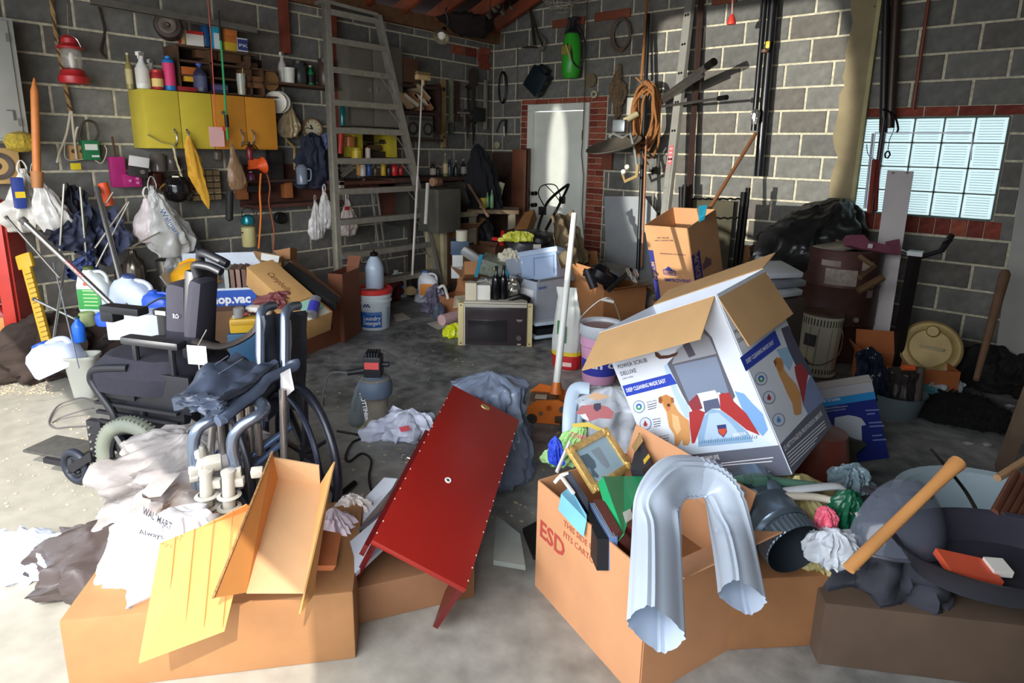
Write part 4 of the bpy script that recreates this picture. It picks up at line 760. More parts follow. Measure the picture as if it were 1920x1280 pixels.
# tools on the left wall near the corner
for nm,lb,x,y0,y1,w,c,sl in (('spirit_level','long yellowish wooden level hanging by the corner shelves',831,276,148,11,(170,142,94),0),('ruler','greenish yardstick hanging beside the long wooden level',846,228,148,7,(132,136,112),0),('saw_handle','dark brown wooden bar hanging right of the yardstick',857,228,152,8,(70,44,32),0),('wooden_strip','pale strip hanging nearest the room corner',908,243,150,6,(138,136,112),2)):
    a,b=PA(x,y1,.04),PA(x+sl,y0,.04);g=G(FA(b));w_=m(b,w)*1.1;g.box((0,0,(a.z-b.z)/2),(w_,.03,a.z-b.z),bev=.004)
    if nm=='spirit_level':
        for k in (.15,.85):g.mat(1);g.cyl((0,-.016,(a.z-b.z)*k),(0,-.02,(a.z-b.z)*k),w_*.3,n=10);g.mat(0)
    one(nm,lb,'tool',g,[mt(c,.7,0,.15),mt((60,46,30),.5,0,0)])
b=PA(886,190,.05);T=thing('tennis_racket','dark oval paddle hanging by its handle near the corner','paddle',b);g=G(FA(b) @ Matrix.Rotation(R(90),4,'X'));r=m(b,12);g.lathe([(0,0),(r,0),(r,.02),(0,.02)],22,sy=1.5,M=Matrix.Translation((0,m(b,42),0)));part(T,'head',g,mt((66,54,48),.7,0,.15));g=G(FA(b));g.box((.01,0,m(b,0)),(.05,.025,m(b,60)),bev=.005);part(T,'handle',g,mt((56,50,46),.6,0,.1))
for lb,x,y0,y1,w,c,dx_ in (('black hand saw hanging under the dark paddle',887,272,232,6,(26,24,24),0),('dark pruning shears hanging left of the saw',873,260,214,6,(62,50,44),8),('black flat blade hanging below the shears',877,238,168,5,(46,42,40),2)):
    g=G();a,b=PA(x,y1,.05),PA(x+dx_*.5,y0,.05);g.tube([a,a.lerp(b,.5)+V((0,.01,0)),b],[m(a,w)*.6,m(a,w)*.5,m(a,w)*.3],6,flat=.3);g.tube([a+V((0,-.03,.02)),a+V((0,.0,.05)),a+V((0,.05,.01)),a],.014,6);one('hand_tool',lb,'tool',g,mt(c,.6,.2,.1))
b=PA(898,215,.06);g=G(FA(b));g.box((0,0,0),(.2,.04,.16),bev=.01);g.box((-.12,0,.02),(.06,.03,.05),bev=.005);one('tool_pouch','black pouch-like tool hanging left of the pale strip','tool',g,mt((30,30,32),.7,0,.1))
b=PA(868,212,.05);g=G(FA(b));g.box((0,0,0),(.2,.02,.02));g.box((.02,0,-.08),(.02,.02,.16));g.box((.05,-.005,.005),(.1,.02,.02));one('metal_square','thin grey metal square hanging among the corner tools','tool',g,mt((140,134,124),.4,.6,.1))
b=PA(845,232,.1);g=G(FA(b));g.box((0,0,-.06),(.05,.05,.14),bev=.01);one('tape_holder','grey green box-like tool under the yardstick','tool',g,mt((64,72,66),.6,.1,.1))
# dark workbench, grey cabinet and bottles in the corner
T=thing('corner_workbench','dark metal workbench cabinet in the room corner','workbench',(.45,-.95,0));DG=mt((62,60,54),.6,.2,.2)
g=G();g.box((.27,-1.15,1.225),(.5,1.7,.04),bev=.004);part(T,'worktop',g,mt((66,42,32),.8,0,.25));g=G();g.box((.27,-1.3,.97),(.46,1.0,.44),bev=.006);part(T,'cabinet',g,DG)
for y in (-1.75,-1.05):g=G();g.box((.46,y,.6),(.05,.05,1.2));part(T,'leg',g,mt((50,46,40),.7,0,.1),smooth=0)
for i in range(2):g=G();g.box((.505,-1.5+i*.45,.97),(.012,.42,.38),bev=.003);part(T,'door',g,mt((70,68,62),.5,.2,.1))
wbox('cream switch plate on the dark workbench cabinet',825,378,361,11,.53,(190,182,150),d=.01,name='switch_plate',cat='switch')
g=G(FA(PA(824,440,.85)));g.box((0,0,.25),(.3,.3,.42),bev=.006);one('grey_metal_box','grey metal box under the corner workbench','box',g,mt((84,82,74),.5,.2,.15))
for lb,x,y0,y1,r,c,cp,st,lab in (
 ('white-labelled dark bottle standing on the corner bench',812,326,298,6,(44,40,36),(60,50,40),'bottle',(180,170,150)),
 ('dark bottle right of the white-labelled one on corner bench',821,325,304,5,(50,44,50),(180,130,50),'bottle',None),
 ('tall orange and white labelled bottle on the corner bench',835,326,284,5,(120,120,80),(150,150,120),'wine',(206,180,140)),
 ('tall blue-dark bottle on the corner bench',843,330,296,6,(40,48,60),(80,90,110),'wine',None),
 ('dark bottle with pale neck in the corner',855,318,290,5,(36,40,40),(170,170,160),'wine',None),
 ('dark bottle with pale label in the corner',869,322,292,6,(30,30,30),(150,150,140),'wine',(130,130,120)),
 ('small silver can on the corner bench',870,352,335,5,(150,146,136),None,'can',None)):
    b=PA(x,y0,.4);b.z=1.246;bottle(lb,b,m(b,y0-y1),m(b,r),c,cp,lab,st)
b=PA(812,350,.7);
for i,x in enumerate((813,822)):g=G(fr(PA(x,341,.78),(1,0,0),(0,0,1),(0,-1,0)));r=m(b,8);g.lathe([(r*.4,-.02),(r,-.02),(r,.02),(r*.4,.02)],20,sy=1);one('tape_roll',('tan tape roll left of the pair on the corner bench','brown tape roll right of the pair on corner bench')[i],'tape',g,mt(((160,120,90),(110,74,52))[i],.6,0,.1))
g=G();g.cyl(PA(802,343,.95),PA(798,420,1.0),.018,n=10);one('white_pipe','short white pipe standing before the corner bench','pipe',g,mt((176,172,160),.5,0,.1))
# things at the far end
b=PB(916,400,.5)
heap('black coat hanging in the dark room corner',P(912,400,6.7),.35,.25,.75,(20,20,24),31,rough=.9,cat='clothing',name='coat',amp=.25,lean=(-.1,0),knot=False)
heap('black bag heaped on the corner floor under the coat',PF(890,535),.45,.35,.95,(22,22,30),32,rough=.6,name='trash_bag',amp=.25)
g=G();g.cyl(P(877,343,6.6),P(915,405,6.2),.016,n=8);one('tool_stick','brown wooden tool handle leaning in the dark corner','handle',g,mt((120,92,70),.7,0,.1))
b=P(921,378,6.7);g=G(FY(b,10));g.bag([(-.0,.05,.03),(.02,.1,.05),(.2,.15,.05),(.22,.1,.04)],n=20,amp=.0,sq=.6);one('jug_tray','yellowed white plastic tray leaning in the corner','tray',g,mt((186,182,150),.5,0,.08))
bottle('yellow can standing on the corner side bench',P(906,390,6.5),.12,.04,(180,160,60),None,None,'can',name='can',cat='can')
bottle('slim green bottle beside the yellow can in the corner',P(914,388,6.5),.16,.02,(90,140,90),None,None,'wine')
bottle('second slim green bottle beside the yellow can in corner',P(922,390,6.5),.2,.02,(110,150,110),None,None,'wine')
T=thing('side_bench','small wooden bench top on a block stack in the corner','bench',P(925,440,6.55));b=P(925,392,6.55);g=G(FY(b,0));g.box((0,.1,-.02),(.55,.4,.04));part(T,'top',g,mt((120,100,76),.8,0,.2),smooth=0)
for x in (-.22,.2):g=G(FY(b,0));g.box((x,.1,-.35),(.08,.3,.64));part(T,'leg',g,mt((120,112,92),.8,0,.2),smooth=0)
# white-washed plank frame behind the ladder foot
b=PF(815,535,0);M=FA(PA(832,525,.8));g=G(M);g.box((0,0,.32),(.05,.05,.75));g.box((.23,0,.66),(.5,.05,.05));g.box((-.09,.05,.3),(.2,.02,.6));one('plank_rack','pale battered wooden frame standing beside the blue carton stack','frame',g,mt((160,148,116),.8,0,.2),smooth=0)
# brown painted boards leaning left of the door
for lb,x0,x1,y0,y1,o,c in (('tall red-brown wooden board leaning left of the door',963,985,280,430,.25,(128,76,52)),('dark brown plank behind the red-brown board',925,962,285,390,.08,(78,54,42)),('thin dark plank next to the door bricks',984,992,278,410,.12,(70,46,36))):
    a,b=PB(x0,y0,o),PB(x1,y0,o);g=G(FB(V(((a.x+b.x)/2,a.y,0))));g.box((0,0,a.z/2+.0),(b.x-a.x,.05,a.z),bev=.004);one('plank',lb,'plank',g,mt(c,.75,0,.25,.2,6.))
# ================================================================ THINGS ON THE BACK WALL
def onB(lb,nm,cat,g,q):return one(nm,lb,cat,g,q)
g=G();b=PB(943,164,.03);r=m(b,10)
for k in range(3):g.tube([b+V((math.cos(t*.4)*r*(1-.06*k),-.01*k,math.sin(t*.4)*r*2.9*(1-.03*k))) for t in range(16)],.006,6,closed=True)
one('hose_coil','black narrow hose loop hanging by the room corner','hose',g,BLKM)
g=G();b=PB(948,240,.04);g.tube([b+V((0,0,.1)),b+V((0,-.01,-.06))],.016,8);g.mat(1);g.tube([b+V((-.01,-.02,.02)),b+V((.0,-.02,-.1))],.013,8);g.mat(0);g.tube(bez([b+V((0,0,.1)),b+V((-.08,0,.08)),b+V((-.15,0,-.05))],5),.006,5);one('pruner','black pruner with a chrome handle hanging below the hose loop','tool',g,[BLKM,CHR])
g=G(fr(PB(933,272,.02),(1,0,0),(0,0,1),(0,-1,0)));g.lathe([(0,0),(.045,0),(.045,.02),(.02,.03),(0,.03)],20);one('cream_disc','small cream round disc on the back wall by the corner','disc',g,mt((176,170,136),.5,0,.1))
# dark green box hanging crooked
b=PB(1008,152,.1);M=FB(b) @ Matrix.Rotation(R(38),4,'Y');T=thing('green_case','dark green square case hung on its corner on back wall','case',b);w=m(b,42);g=G(M);g.box((0,0,0),(w*.95,.12,w*1.05),bev=.012);part(T,'body',g,mt((20,36,42),.45,.1,.15));g=G(M);g.box((0,-.0,w*.6),(w*.5,.08,.06),bev=.01);part(T,'handle',g,mt((18,30,36),.5,.1,.1))
for k in (-1,1):g=G(M);g.box((w*.5,-.01,k*w*.25),(.03,.05,.04));part(T,'latch',g,mt((70,76,70),.4,.6,.1))
# wooden hanging rails
RAIL=mt((136,72,50),.75,0,.2,.15,8.)
for lb,a,b in (('dark red wooden strip above the green sprayer',(1036,46),(1096,38)),('dark red wooden strip above the hose loops',(1115,32),(1182,24)),('dark red wooden strip near the red light pull',(1335,2),(1382,-6))):
    p,q=PB(*a,.015),PB(*b,.015);g=G();g.box(((p.x+q.x)/2,-.012,(p.z+q.z)/2),(q.x-p.x,.022,.085),bev=.003);onB(lb,'wooden_strip','strip',g,RAIL)
# green sprayer
b=PB(1070,147,.14);T=thing('garden_sprayer','bright green garden pump sprayer hanging on the back wall','sprayer',b);r=m(b,18);h=m(b,78);M=FB(b);GS=mt((60,176,52),.35,0,.06)
g=G(M);g.lathe([(0,0),(r*.7,0),(r*.85,.03),(r*.98,.06),(r,h*.45),(r*.97,h*.7),(r*.85,h*.9),(r*.7,h)],24);tk=part(T,'tank',g,GS);g=G(M);g.box((.0,-r*.95,h*.62),(r*1.1,.03,h*.22),bev=.01);part(tk,'label',g,mt((150,140,60),.5,0,.2))
g=G(M);g.lathe([(r*.72,h),(r*.8,h*1.03),(r*.5,h*1.08),(r*.3,h*1.2),(r*.28,h*1.32)],20);g.tube(bez([(-r*.9,0,h*.98),(-r*.6,-.01,h*1.25),(0,-.01,h*1.36),(r*.7,-.01,h*1.3),(r*1.0,0,h*1.0)],6),.012,8);g.box((0,0,h*1.34),(r*1.2,.04,.035),bev=.01);part(T,'pump_handle',g,mt((38,40,42),.5,0,.1))
g=G(M);g.tube(bez([(r*.6,-.03,h*1.2),(r*1.5,-.04,h*1.0),(r*2.0,-.05,h*.6),(r*1.5,-.05,h*.22),(r*.7,-.07,h*.35),(r*.55,-.09,h*.6),(r*.1,-.1,h*.75)],8),.009,8);part(T,'hose',g,mt((34,34,36),.5,0,0));g=G(M);g.tube([(r*.2,-.14,h*.72),(r*.75,-.12,h*.38)],.008,8);part(T,'wand',g,mt((196,196,120),.4,0,.05))
# hanging dark shears/sickle at the top left of the door
T=thing('hedge_tool','rusty long tool with two bent blades hanging above the dark case','tool',PB(998,92,.1));g=G();g.tube([PB(992,4,.08),PB(998,40,.1),PB(1002,84,.1)],.03,8,flat=.4);g.tube([PB(994,20,.1),PB(1008,60,.1),PB(1018,88,.1)],.02,8,flat=.4);part(T,'shaft',g,mt((74,66,56),.6,.3,.3));g=G();g.tube([PB(978,90,.1),PB(990,88,.1),PB(1006,88,.1)],[.01,.025,.02],8,flat=.4);part(T,'blade',g,mt((74,52,40),.6,.4,.3));g=G();g.tube(bez([PB(1010,64,.08),PB(1022,74,.08),PB(1019,90,.08),PB(1012,97,.08)],4),.024,8,flat=.3);part(T,'hook',g,mt((140,134,118),.5,.3,.2))
# hose loops
b=PB(1163,65,.04);g=G()
for k in range(3):g.tube([b+V((math.cos(t*.315+k)*m(b,20-k)+k*.015,-.012*k,math.sin(t*.315+k)*m(b,30-2*k))) for t in range(20)],.011,6,closed=True)
one('hose_coil','brown-grey hose coiled in loops on the back wall','hose',g,mt((104,88,72),.6,0,.1))
for lb,x,y,r,c,hole in (('flat brown grinding disc hanging over the door corner',1108,151,13,(120,106,80),0),('cream ring of tape hanging under the brown disc',1115,177,7,(196,186,150),1)):
    b=PB(x,y,.02);rr=m(b,r);g=G(fr(b,(1,0,0),(0,0,1),(0,-1,0)));g.lathe([(rr*.5 if hole else 0,0),(rr,0),(rr,.02),(rr*.5 if hole else 0,.022)],24,cap=not hole);one('disc' if not hole else 'tape_roll',lb,'disc' if not hole else 'tape',g,mt(c,.8,0,.15))
# cords down the door
g=G();g.tube([PB(1101,-5,.05),PB(1097,150,.05),PB(1093,250,.05),PB(1090,290,.05),PB(1094,330,.05),PB(1091,400,.05),PB(1095,440,.05)],.005,6);one('wall_cable','brown cord running down beside the white door','cord',g,mt((92,60,44),.6,0,0))
g=G();g.tube([PB(970,85,.02),PB(970,186,.02)],.004,5);one('thin_wire','thin grey wire running down the wall left of the door','wire',g,mt((110,104,92),.6,0,0))
# dried brown leaf-like hanging cloth
b=PB(1156,225,.05);g=G(FB(b));g.bag([(-.02,.01,.01),(.1,.05,.02),(.28,.11,.03),(.38,.07,.02,-.01),(.5,.02,.01),(.56,.01,.01)],n=24,amp=.5,seed=3,folds=4);one('dried_husk','dried brown husk-like bundle pinned to the back wall','husk',g,mt((122,100,74),.95,0,.3,.4,30.))
# wooden board over the door bricks
g=G();p,q=PB(1130,275,.03),PB(1147,318,.03);g.box(((p.x+q.x)/2,-.03,(p.z+q.z)/2),(q.x-p.x,.02,p.z-q.z));onB('small brown board fixed right of the door bricks','wooden_board','board',g,mt((128,70,46),.75,0,.2))
# satellite dish on its arm
T=thing('satellite_dish','grey satellite dish lying upward on its arm beside the door','satellite dish',PB(1130,270,.5));c=PB(1150,270,.55);n_=(V((-.12,-.38,1))).normalized();x_=V((1,-.1,.1));x_=(x_-n_*x_.dot(n_)).normalized();M=fr(c,x_,n_.cross(x_),n_);r=.29
DG2=mt((118,110,98),.5,.3,.1);g=G(M);g.lathe([(0,-.05),(r*.5,-.042),(r*.85,-.018),(r,.0),(r*1.015,-.004),(r*.85,-.03),(r*.5,-.056),(0,-.064)],36,sy=.85,cap=False);part(T,'dish',g,DG2)
pm=lambda x,y,o=.5:PB(x,y,o)
g=G();bb=pm(1162,236,.45);g.box((bb.x-.0,bb.y,bb.z),(.14,.06,.12),M=Matrix(),bev=.015);part(T,'bracket',g,mt((120,126,130),.4,.5,.1));g=G();g.cyl(pm(1172,226,.42),pm(1194,214,.3),.03,n=14);part(T,'mast',g,mt((206,194,150),.5,0,.1))
g=G();g.tube([pm(1142,256),pm(1150,250),pm(1168,258),pm(1182,250),pm(1190,284),pm(1194,315)],.014,6);part(T,'feed_arm',g,mt((150,152,146),.4,.5,.1))
g=G();bb=pm(1180,325);g.tube([pm(1196,308),pm(1194,330),pm(1172,340),pm(1168,325)],.018,6);part(T,'wooden_hook',g,mt((176,146,96),.6,0,.1))
for x,y in ((1176,316),(1169,325)):g=G();bb=pm(x,y,.54);g.cyl(bb,bb+V((.03,-.06,.02)),.022,n=12);part(T,'receiver_cap',g,mt((226,222,206),.4,0,.03))
# meter box with the mast
b=PB(1183,216,.15);wbox('white electrical box on the back wall behind coiled rope',1183,216,184,20,.2,(176,172,158),fr_=1,d=.12,name='meter_box',cat='box')
# black pipes with the brown rope coil
def vpole(lb,x0,y0,x1,y1,o0,o1,r,c,name='pipe',metal=0.,rough=.4):
    g=G();g.cyl(PB(x0,y0,o0),PB(x1,y1,o1),r,n=12);return one(name,lb,'pipe',g,mt(c,rough,metal,.08))
vpole('black conduit pole behind the coiled rope',1216,26,1196,505,.12,.45,.02,(24,24,26))
vpole('slim brown pole standing beside the black conduit',1212,255,1203,500,.4,.5,.012,(150,96,60),name='wooden_pole')
T=thing('coiled_rope','thick brown rope coiled and hung on the back wall','rope',PB(1212,285,.25));RP=mt((150,98,52),.9,0,.2,.4,60.)
g=G();g.tube([PB(1214,-10,.12),PB(1207,90,.15),PB(1203,150,.2)],.014,8);part(T,'hanging_end',g,RP)
random.seed(12);g=G();cc=PB(1213,215,.25)
for k in range(11):
    cx=random.uniform(-.03,.03);rx=random.uniform(.07,.16);z1=random.uniform(.22,.32);z2=-random.uniform(.25,.42);of=random.uniform(-.05,.04)
    g.tube([cc+V((cx+rx*math.sin(t*math.pi/12)*(1+.1*math.sin(t)),of+.03*math.cos(t*.7+k),(z1+z2)/2+(z1-z2)/2*math.cos(t*math.pi/12))) for t in range(24)],.013,7,closed=True)
part(T,'coils',g,RP)
g=G();g.tube(bez([PB(1213,285,.3),PB(1207,290,.32),PB(1210,300,.3),PB(1216,308,.3)],5),.01,6);part(T,'loose_end',g,RP);g=G();g.tube([PB(1208,160,.2),PB(1192,145,.2)],.009,6);part(T,'loose_end',g,RP)
# brushed metal tubes sticking out
for lb,x0,y0,x1,y1,r,o0,o1 in (('thick chrome double tube pointing up right behind the rope',1236,188,1330,122,.03,.15,.55),('thin chrome rod pointing right behind the rope',1238,200,1352,184,.012,.2,.6)):
    a,b=PB(x0,y0,o0),PB(x1,y1,o1);T=thing('chrome_tube',lb,'tube',a);g=G();g.cyl(a,b,r,n=14);
    if r>.02:g.cyl(a+V((.0,.02,-.035)),b.lerp(a,.12)+V((0,.02,-.035)),r*.7,n=12)
    part(T,'shaft',g,mt((150,146,140),.25,.85,.1));g=G();d=(b-a).normalized();g.cyl(b-d*.03,b+d*.07,r*1.15 if r>.02 else .022,n=12);part(T,'black_end',g,BLKM)
# leaning ladder rail
T=thing('extension_ladder','aluminium extension ladder leaning sideways on the back wall','ladder',PB(1232,480,.5));a,b=PB(1294,-15,.08),PB(1232,520,.55);d=(a-b).normalized();y_=V((.25,.97,0)).normalized();x_=y_.cross(d).normalized();L=(a-b).length
for nm,dx_,w_ in (('side_rail',0,.075),('inner_rail',.012,.03)):
    M=fr(b,x_,d.cross(x_),d);g=G(M)
    if nm=='side_rail':g.box((0,-.0,L/2),(.085,.012,L));g.box((-.04,.02,L/2),(.006,.04,L));g.box((.04,.02,L/2),(.006,.04,L))
    else:g.box((.005,-.010,L*.2),(.04,.01,L*.4))
    part(T,nm,g,mt((176,174,164),.4,.4,.08),smooth=0)
for k in range(9):
    g=G(fr(b,x_,d.cross(x_),d));z=L*(.12+.1*k)
    for s in (-.014,.014):g.cyl((s,-.006,z),(s,-.011,z),.011,n=8)
    part(T,'rivet_pair',g,BLKM)
g=G(fr(b,x_,d.cross(x_),d));g.box((0,-.0085,L*.42),(.05,.004,.26));lb_=part(T,'warning_label',g,mt((206,110,112),.5,0,.15),smooth=0)
for k in range(6):g=G(fr(b,x_,d.cross(x_),d));g.box((0,-.0108,L*.42-.1+.04*k),(.034,.001,.008));part(lb_,'print_line',g,mt((236,220,214),.5,0,0),smooth=0)
g=G();g.cyl(a+V((.1,.03,0)),b+V((.11,.35,.1)),.03,n=4);one('timber_post','dark brown timber strip behind the leaning ladder','timber',g,mt((58,36,28),.8,0,.2),smooth=0)
# metal strap, small gadgets
g=G();p,q=PB(1237,152,.02),PB(1237,250,.02);g.box((p.x,p.y,(p.z+q.z)/2),(.03,.008,p.z-q.z));one('metal_strap','punched pale metal strap screwed to the wall by the rope','strap',g,mt((140,140,118),.5,.4,.1),smooth=0)
g=G();b=PB(1230,320,.02);g.box((b.x,b.y,b.z),(.08,.03,.07));g.box((b.x-.05,b.y,b.z+.0),(.05,.03,.03));one('wall_bracket','dark dog-shaped iron bracket on the back wall','bracket',g,mt((56,54,46),.7,.2,.1),smooth=0)
# red light pull
T=thing('light_pull','red cone-shaped pull knob hanging on a pink string','pull cord',PB(1371,46,.5));b=PB(1371,46,.5);u=m(b,18);g=G(FB(b));g.lathe([(0,0),(.036,0),(.038,.012),(.024,u*.7),(.012,u),(0,u)],12);part(T,'knob',g,mt((220,62,52),.45,0,.06));g=G();g.tube([b+V((0,0,u)),PB(1374,-10,.5)],.006,6);part(T,'string',g,mt((214,150,140),.7,0,.1))
# clamp lamp hanging from rafters and hanging spoons
b=PA(827,70,.9);T=thing('clamp_lamp','aluminium reflector work lamp hanging from the rafters','lamp',b);n_=V((.3,-.6,-.65)).normalized();x_=V((0,0,1)).cross(n_).normalized();M=fr(b,x_,n_.cross(x_),n_);r=m(b,16)
g=G(M);g.lathe([(r*.25,-r*1.1),(r*.35,-r*.9),(r*.8,-r*.5),(r,.0),(r*.97,0),(r*.76,-r*.5),(r*.3,-r*.88)],26,cap=False);part(T,'reflector',g,mt((168,160,140),.3,.8,.1));g=G(M);g.lathe([(0,-r*.8),(r*.35,-r*.7),(r*.5,-r*.3),(r*.3,.0),(0,r*.05)],16);part(T,'bulb',g,mt((230,226,214),.3,0,0));g=G(M);g.cyl((0,0,-r*1.7),(0,0,-r*.9),r*.28,n=10);part(T,'socket',g,BLKM);g=G();g.tube(bez([M @ V((0,0,-r*1.6)),PA(840,42,.9),PA(836,22,.9),PA(838,14,.9)],5),.006,6);part(T,'cord',g,BLKM)
T=thing('hanging_tools','bunch of grey metal spoons and scoops hung from a rafter','tools',P(945,30,6.6));
for k,(x0,y0,x1,y1,r) in enumerate(((920,-5,917,30,.05),(930,-5,928,18,.06),(942,-5,944,24,.06),(952,-5,960,14,.05),(936,-5,934,10,.05))):
    g=G();g.tube([P(x0,y0,6.6),P(x0*.3+x1*.7,y0*.3+y1*.7,6.6),P(x1,y1,6.6)],[.008,.01,r],8,flat=.3);g.tube([P(x1,y1,6.6),P(x1,y1+6,6.6)],[r,r*.3],8,flat=.3);part(T,'scoop',g,mt((132,122,108),.4,.6,.2))
b=P(1052,-10,6.2);g=G(FY(b));
for k in range(4):g.tube([(math.cos(t*.314)*.24*(1-k*.22),math.sin(t*.314)*.12,-.05*k) for t in range(20)],.006,5,closed=True)
for k in range(12):a_=k*math.pi/6;g.tube([(math.cos(a_)*.24,math.sin(a_)*.12,0),(math.cos(a_)*.08,math.sin(a_)*.05,-.15)],.004,4)
one('wire_basket','white wire basket hanging at the top edge above the door','basket',g,mt((176,170,156),.4,.3,.1))
g=G();g.bag([(-.02,.2,.1),(.03,.32,.14),(.13,.36,.15),(.18,.2,.1)],M=FA(PA(880,62,.4)),n=30,amp=.3,seed=9);one('dark_bundle','dark bundle stored on the rafters above the corner','bundle',g,mt((34,24,20),.95,0,.3))
# downpipes, black
for lb,x0,y0,x1,y1,o,r in (('thick black downpipe with a rusty clamp on back wall',1452,-20,1422,330,.10,.04),('slimmer black pipe left of the thick downpipe',1436,-20,1413,245,.17,.025)):
    vpole(lb,x0,y0,x1,y1,o,o,r,(22,22,26),rough=.3)
p=PB(1434,96,.17);g=G();g.cyl(p+V((0,0,-.012)),p+V((0,0,.012)),.034,n=14);one('pipe_clamp','rusty clamp ring around the slimmer black pipe','clamp',g,mt((110,84,66),.6,.4,.2));p=PB(1416,218,.21);g=G();g.bag([(-.07,.02,.02),(-.03,.035,.03),(.03,.035,.03),(.06,.02,.02)],M=FB(p),n=20,amp=.3,seed=2);one('foil_wrap','crumpled silver foil wrapped on the slimmer black pipe','foil',g,mt((190,188,184),.25,.9,.2,.5,30.))
p=PB(1440,84,.19);g=G();g.box(p,(.035,.03,.06),bev=.01);one('yellow_clip','small yellow clip on the black downpipe','clip',g,mt((226,196,40),.4,0,.05))
vpole('brown broomstick leaning from the big moving carton to the pipe',1417,250,1325,400,.18,1.0,.016,(146,96,62),name='broomstick')
T=thing('fence_panel','grey-brown lattice board standing behind the moving carton','board',PB(1330,440,.1))
g=G();p,q=PB(1290,372,.08),PB(1368,470,.08);g.box(((p.x+q.x)/2,-.08,p.z/2),(q.x-p.x,.02,p.z));part(T,'board',g,mt((74,68,50),.8,0,.2),smooth=0)
for y in (374,410):g=G();a,b=PB(1285,y,.11),PB(1392,y,.11);g.tube([a.lerp(b,k/16)+V((0,0,.012*(k % 2))) for k in range(17)],.008,5);part(T,'chain_wire',g,BLKM)
for lb,x0,x1,y0,y1,o in (('taller black post standing in front of the back wall',1403,1386,352,500,.5),('shorter black post beside the taller one',1394,1378,360,500,.55),('short black post behind the moving carton',1284,1281,346,400,.3),('second short black post behind the moving carton',1277,1276,350,400,.3)):
    a=PB(x0,y0,o);b=PB(x1,y1,o);g=G();g.cyl(a,b+(b-a)*1.2 if (b+(b-a)*1.2).z>0 else a.lerp(b,a.z/(a.z-b.z)),.022,n=8);one('metal_post',lb,'post',g,BLKM)
# grey boards leaning on the back wall
for lb,q,o in (('pale grey painted board leaning right of the door',((1133,368),(1198,368),(1196,510),(1137,510)),.25),('second pale grey board half hidden behind the black pole',((1208,368),(1232,400),(1232,510),(1186,510)),.2)):
    a,b=PB(q[0][0],q[0][1],o),PB(q[1][0],q[1][1],o);c_,d_=PB(q[2][0],q[2][1],o+.12),PB(q[3][0],q[3][1],o+.12)
    c_=b.lerp(c_,b.z/(b.z-c_.z));d_=a.lerp(d_,a.z/(a.z-d_.z));g=G();g.slab([a,b,c_,d_],.018);one('grey_board',lb,'board',g,mt((150,154,156),.5,0,.06),smooth=0)
# right of the pilaster: dark pipes, brown stick, wires
for lb,x0,y0,x1,y1,o,r,c in (('black cable bundle running down right of the pilaster',1662,-20,1656,250,.12,.03,(28,24,24)),('dark brown plank pipe beside the black cables',1682,-20,1668,240,.1,.035,(58,40,30)),('red-brown stick hanging above the glass block window',1744,-20,1712,205,.05,.012,(128,66,44))):
    vpole(lb,x0,y0,x1,y1,o,o,r,c)
vpole('purple-black pole crossing the left of the window',1658,220,1634,400,.3,.3,.016,(44,24,34));vpole('red-brown wooden stick standing at the window left',1640,300,1630,400,.32,.5,.018,(130,56,42));vpole('second red-brown stick standing at the window left',1647,300,1642,395,.3,.5,.014,(110,44,40));vpole('thin silver rod at the window left edge',1637,250,1621,390,.33,.4,.008,(170,170,180),metal=.6)
T=thing('wire_frame','thin metal wire frame hanging before the glass blocks','frame',PB(1640,262,.2));g=G();a,b=PB(1641,249,.2),PB(1824,249,.2);g.tube([PB(1625,390,.2),a,b,PB(1820,300,.2)],.006,5);part(T,'frame',g,mt((150,146,160),.4,.5,0))
T=thing('hook_cord','dark wires with a hanging hook in front of the window','cord',PB(1663,290,.2));g=G();g.tube(bez([PB(1655,205,.15),PB(1676,215,.15),PB(1684,240,.15),PB(1680,250,.15)],5),.008,6);g.tube(bez([PB(1668,210,.15),PB(1676,240,.15),PB(1668,262,.15),PB(1665,283,.15)],5),.003,5);g.tube(bez([PB(1625,270,.15),PB(1628,290,.15),PB(1642,300,.15)],5),.003,5);part(T,'wires',g,BLKM)
b=PB(1664,290,.15);g=G();g.tube([b+V((.018*math.cos(t),0,.028*math.sin(t))) for t in range(6)],.007,6,closed=True);part(T,'hook',g,BLKM)
# white melamine board before the window
a,b,c_,d_=PB(1664,319,.35),PB(1713,321,.35),PB(1680,540,.55),PB(1634,540,.55);c_=b.lerp(c_,b.z/(b.z-c_.z));d_=a.lerp(d_,a.z/(a.z-d_.z))
T=thing('white_board','long white melamine board leaning in front of the window','board',(c_+d_)/2);g=G();g.slab([a,b,c_,d_],.018);part(T,'board',g,mt((176,168,166),.45,0,.04),smooth=0)
for x in (1674,1701):p=PB(x,324,.37);g=G();g.cyl(p,p+V((0,-.01,0)),.007,n=8);part(T,'hole_plug',g,BLKM)
# tall pale panels at the right edge
T=thing('tall_panel','tall pale grey ribbed panel standing at the right edge','panel',PB(1900,640,.4));a=PB(1918,280,.35);b=PB(1866,690,.35)
xl0,xl1=a.x,PB(1868,650,.5).x
for i,w_ in enumerate((.42,.5)):
    g=G();x0=.0 if i==0 else .43
    q=[V((a.x+x0+.01,-.35,a.z+.02*i)),V((a.x+x0+w_,-.35,a.z+.02*i)),V((xl1+x0+w_,-.6,0)),V((xl1+x0+.01,-.6,0))];g.slab(q,.02);part(T,'panel_board',g,mt((148,146,138),.6,0,.06),smooth=0)
# bat-like stick leaning far right
a,b=P(1886,508,3.9),P(1830,712,3.6);g=G();g.tube([a,a.lerp(b,.03),b],[.02,.03,.016],10);one('wooden_stick','brown wooden stick leaning in front of the right panels','stick',g,mt((118,88,66),.7,0,.15))
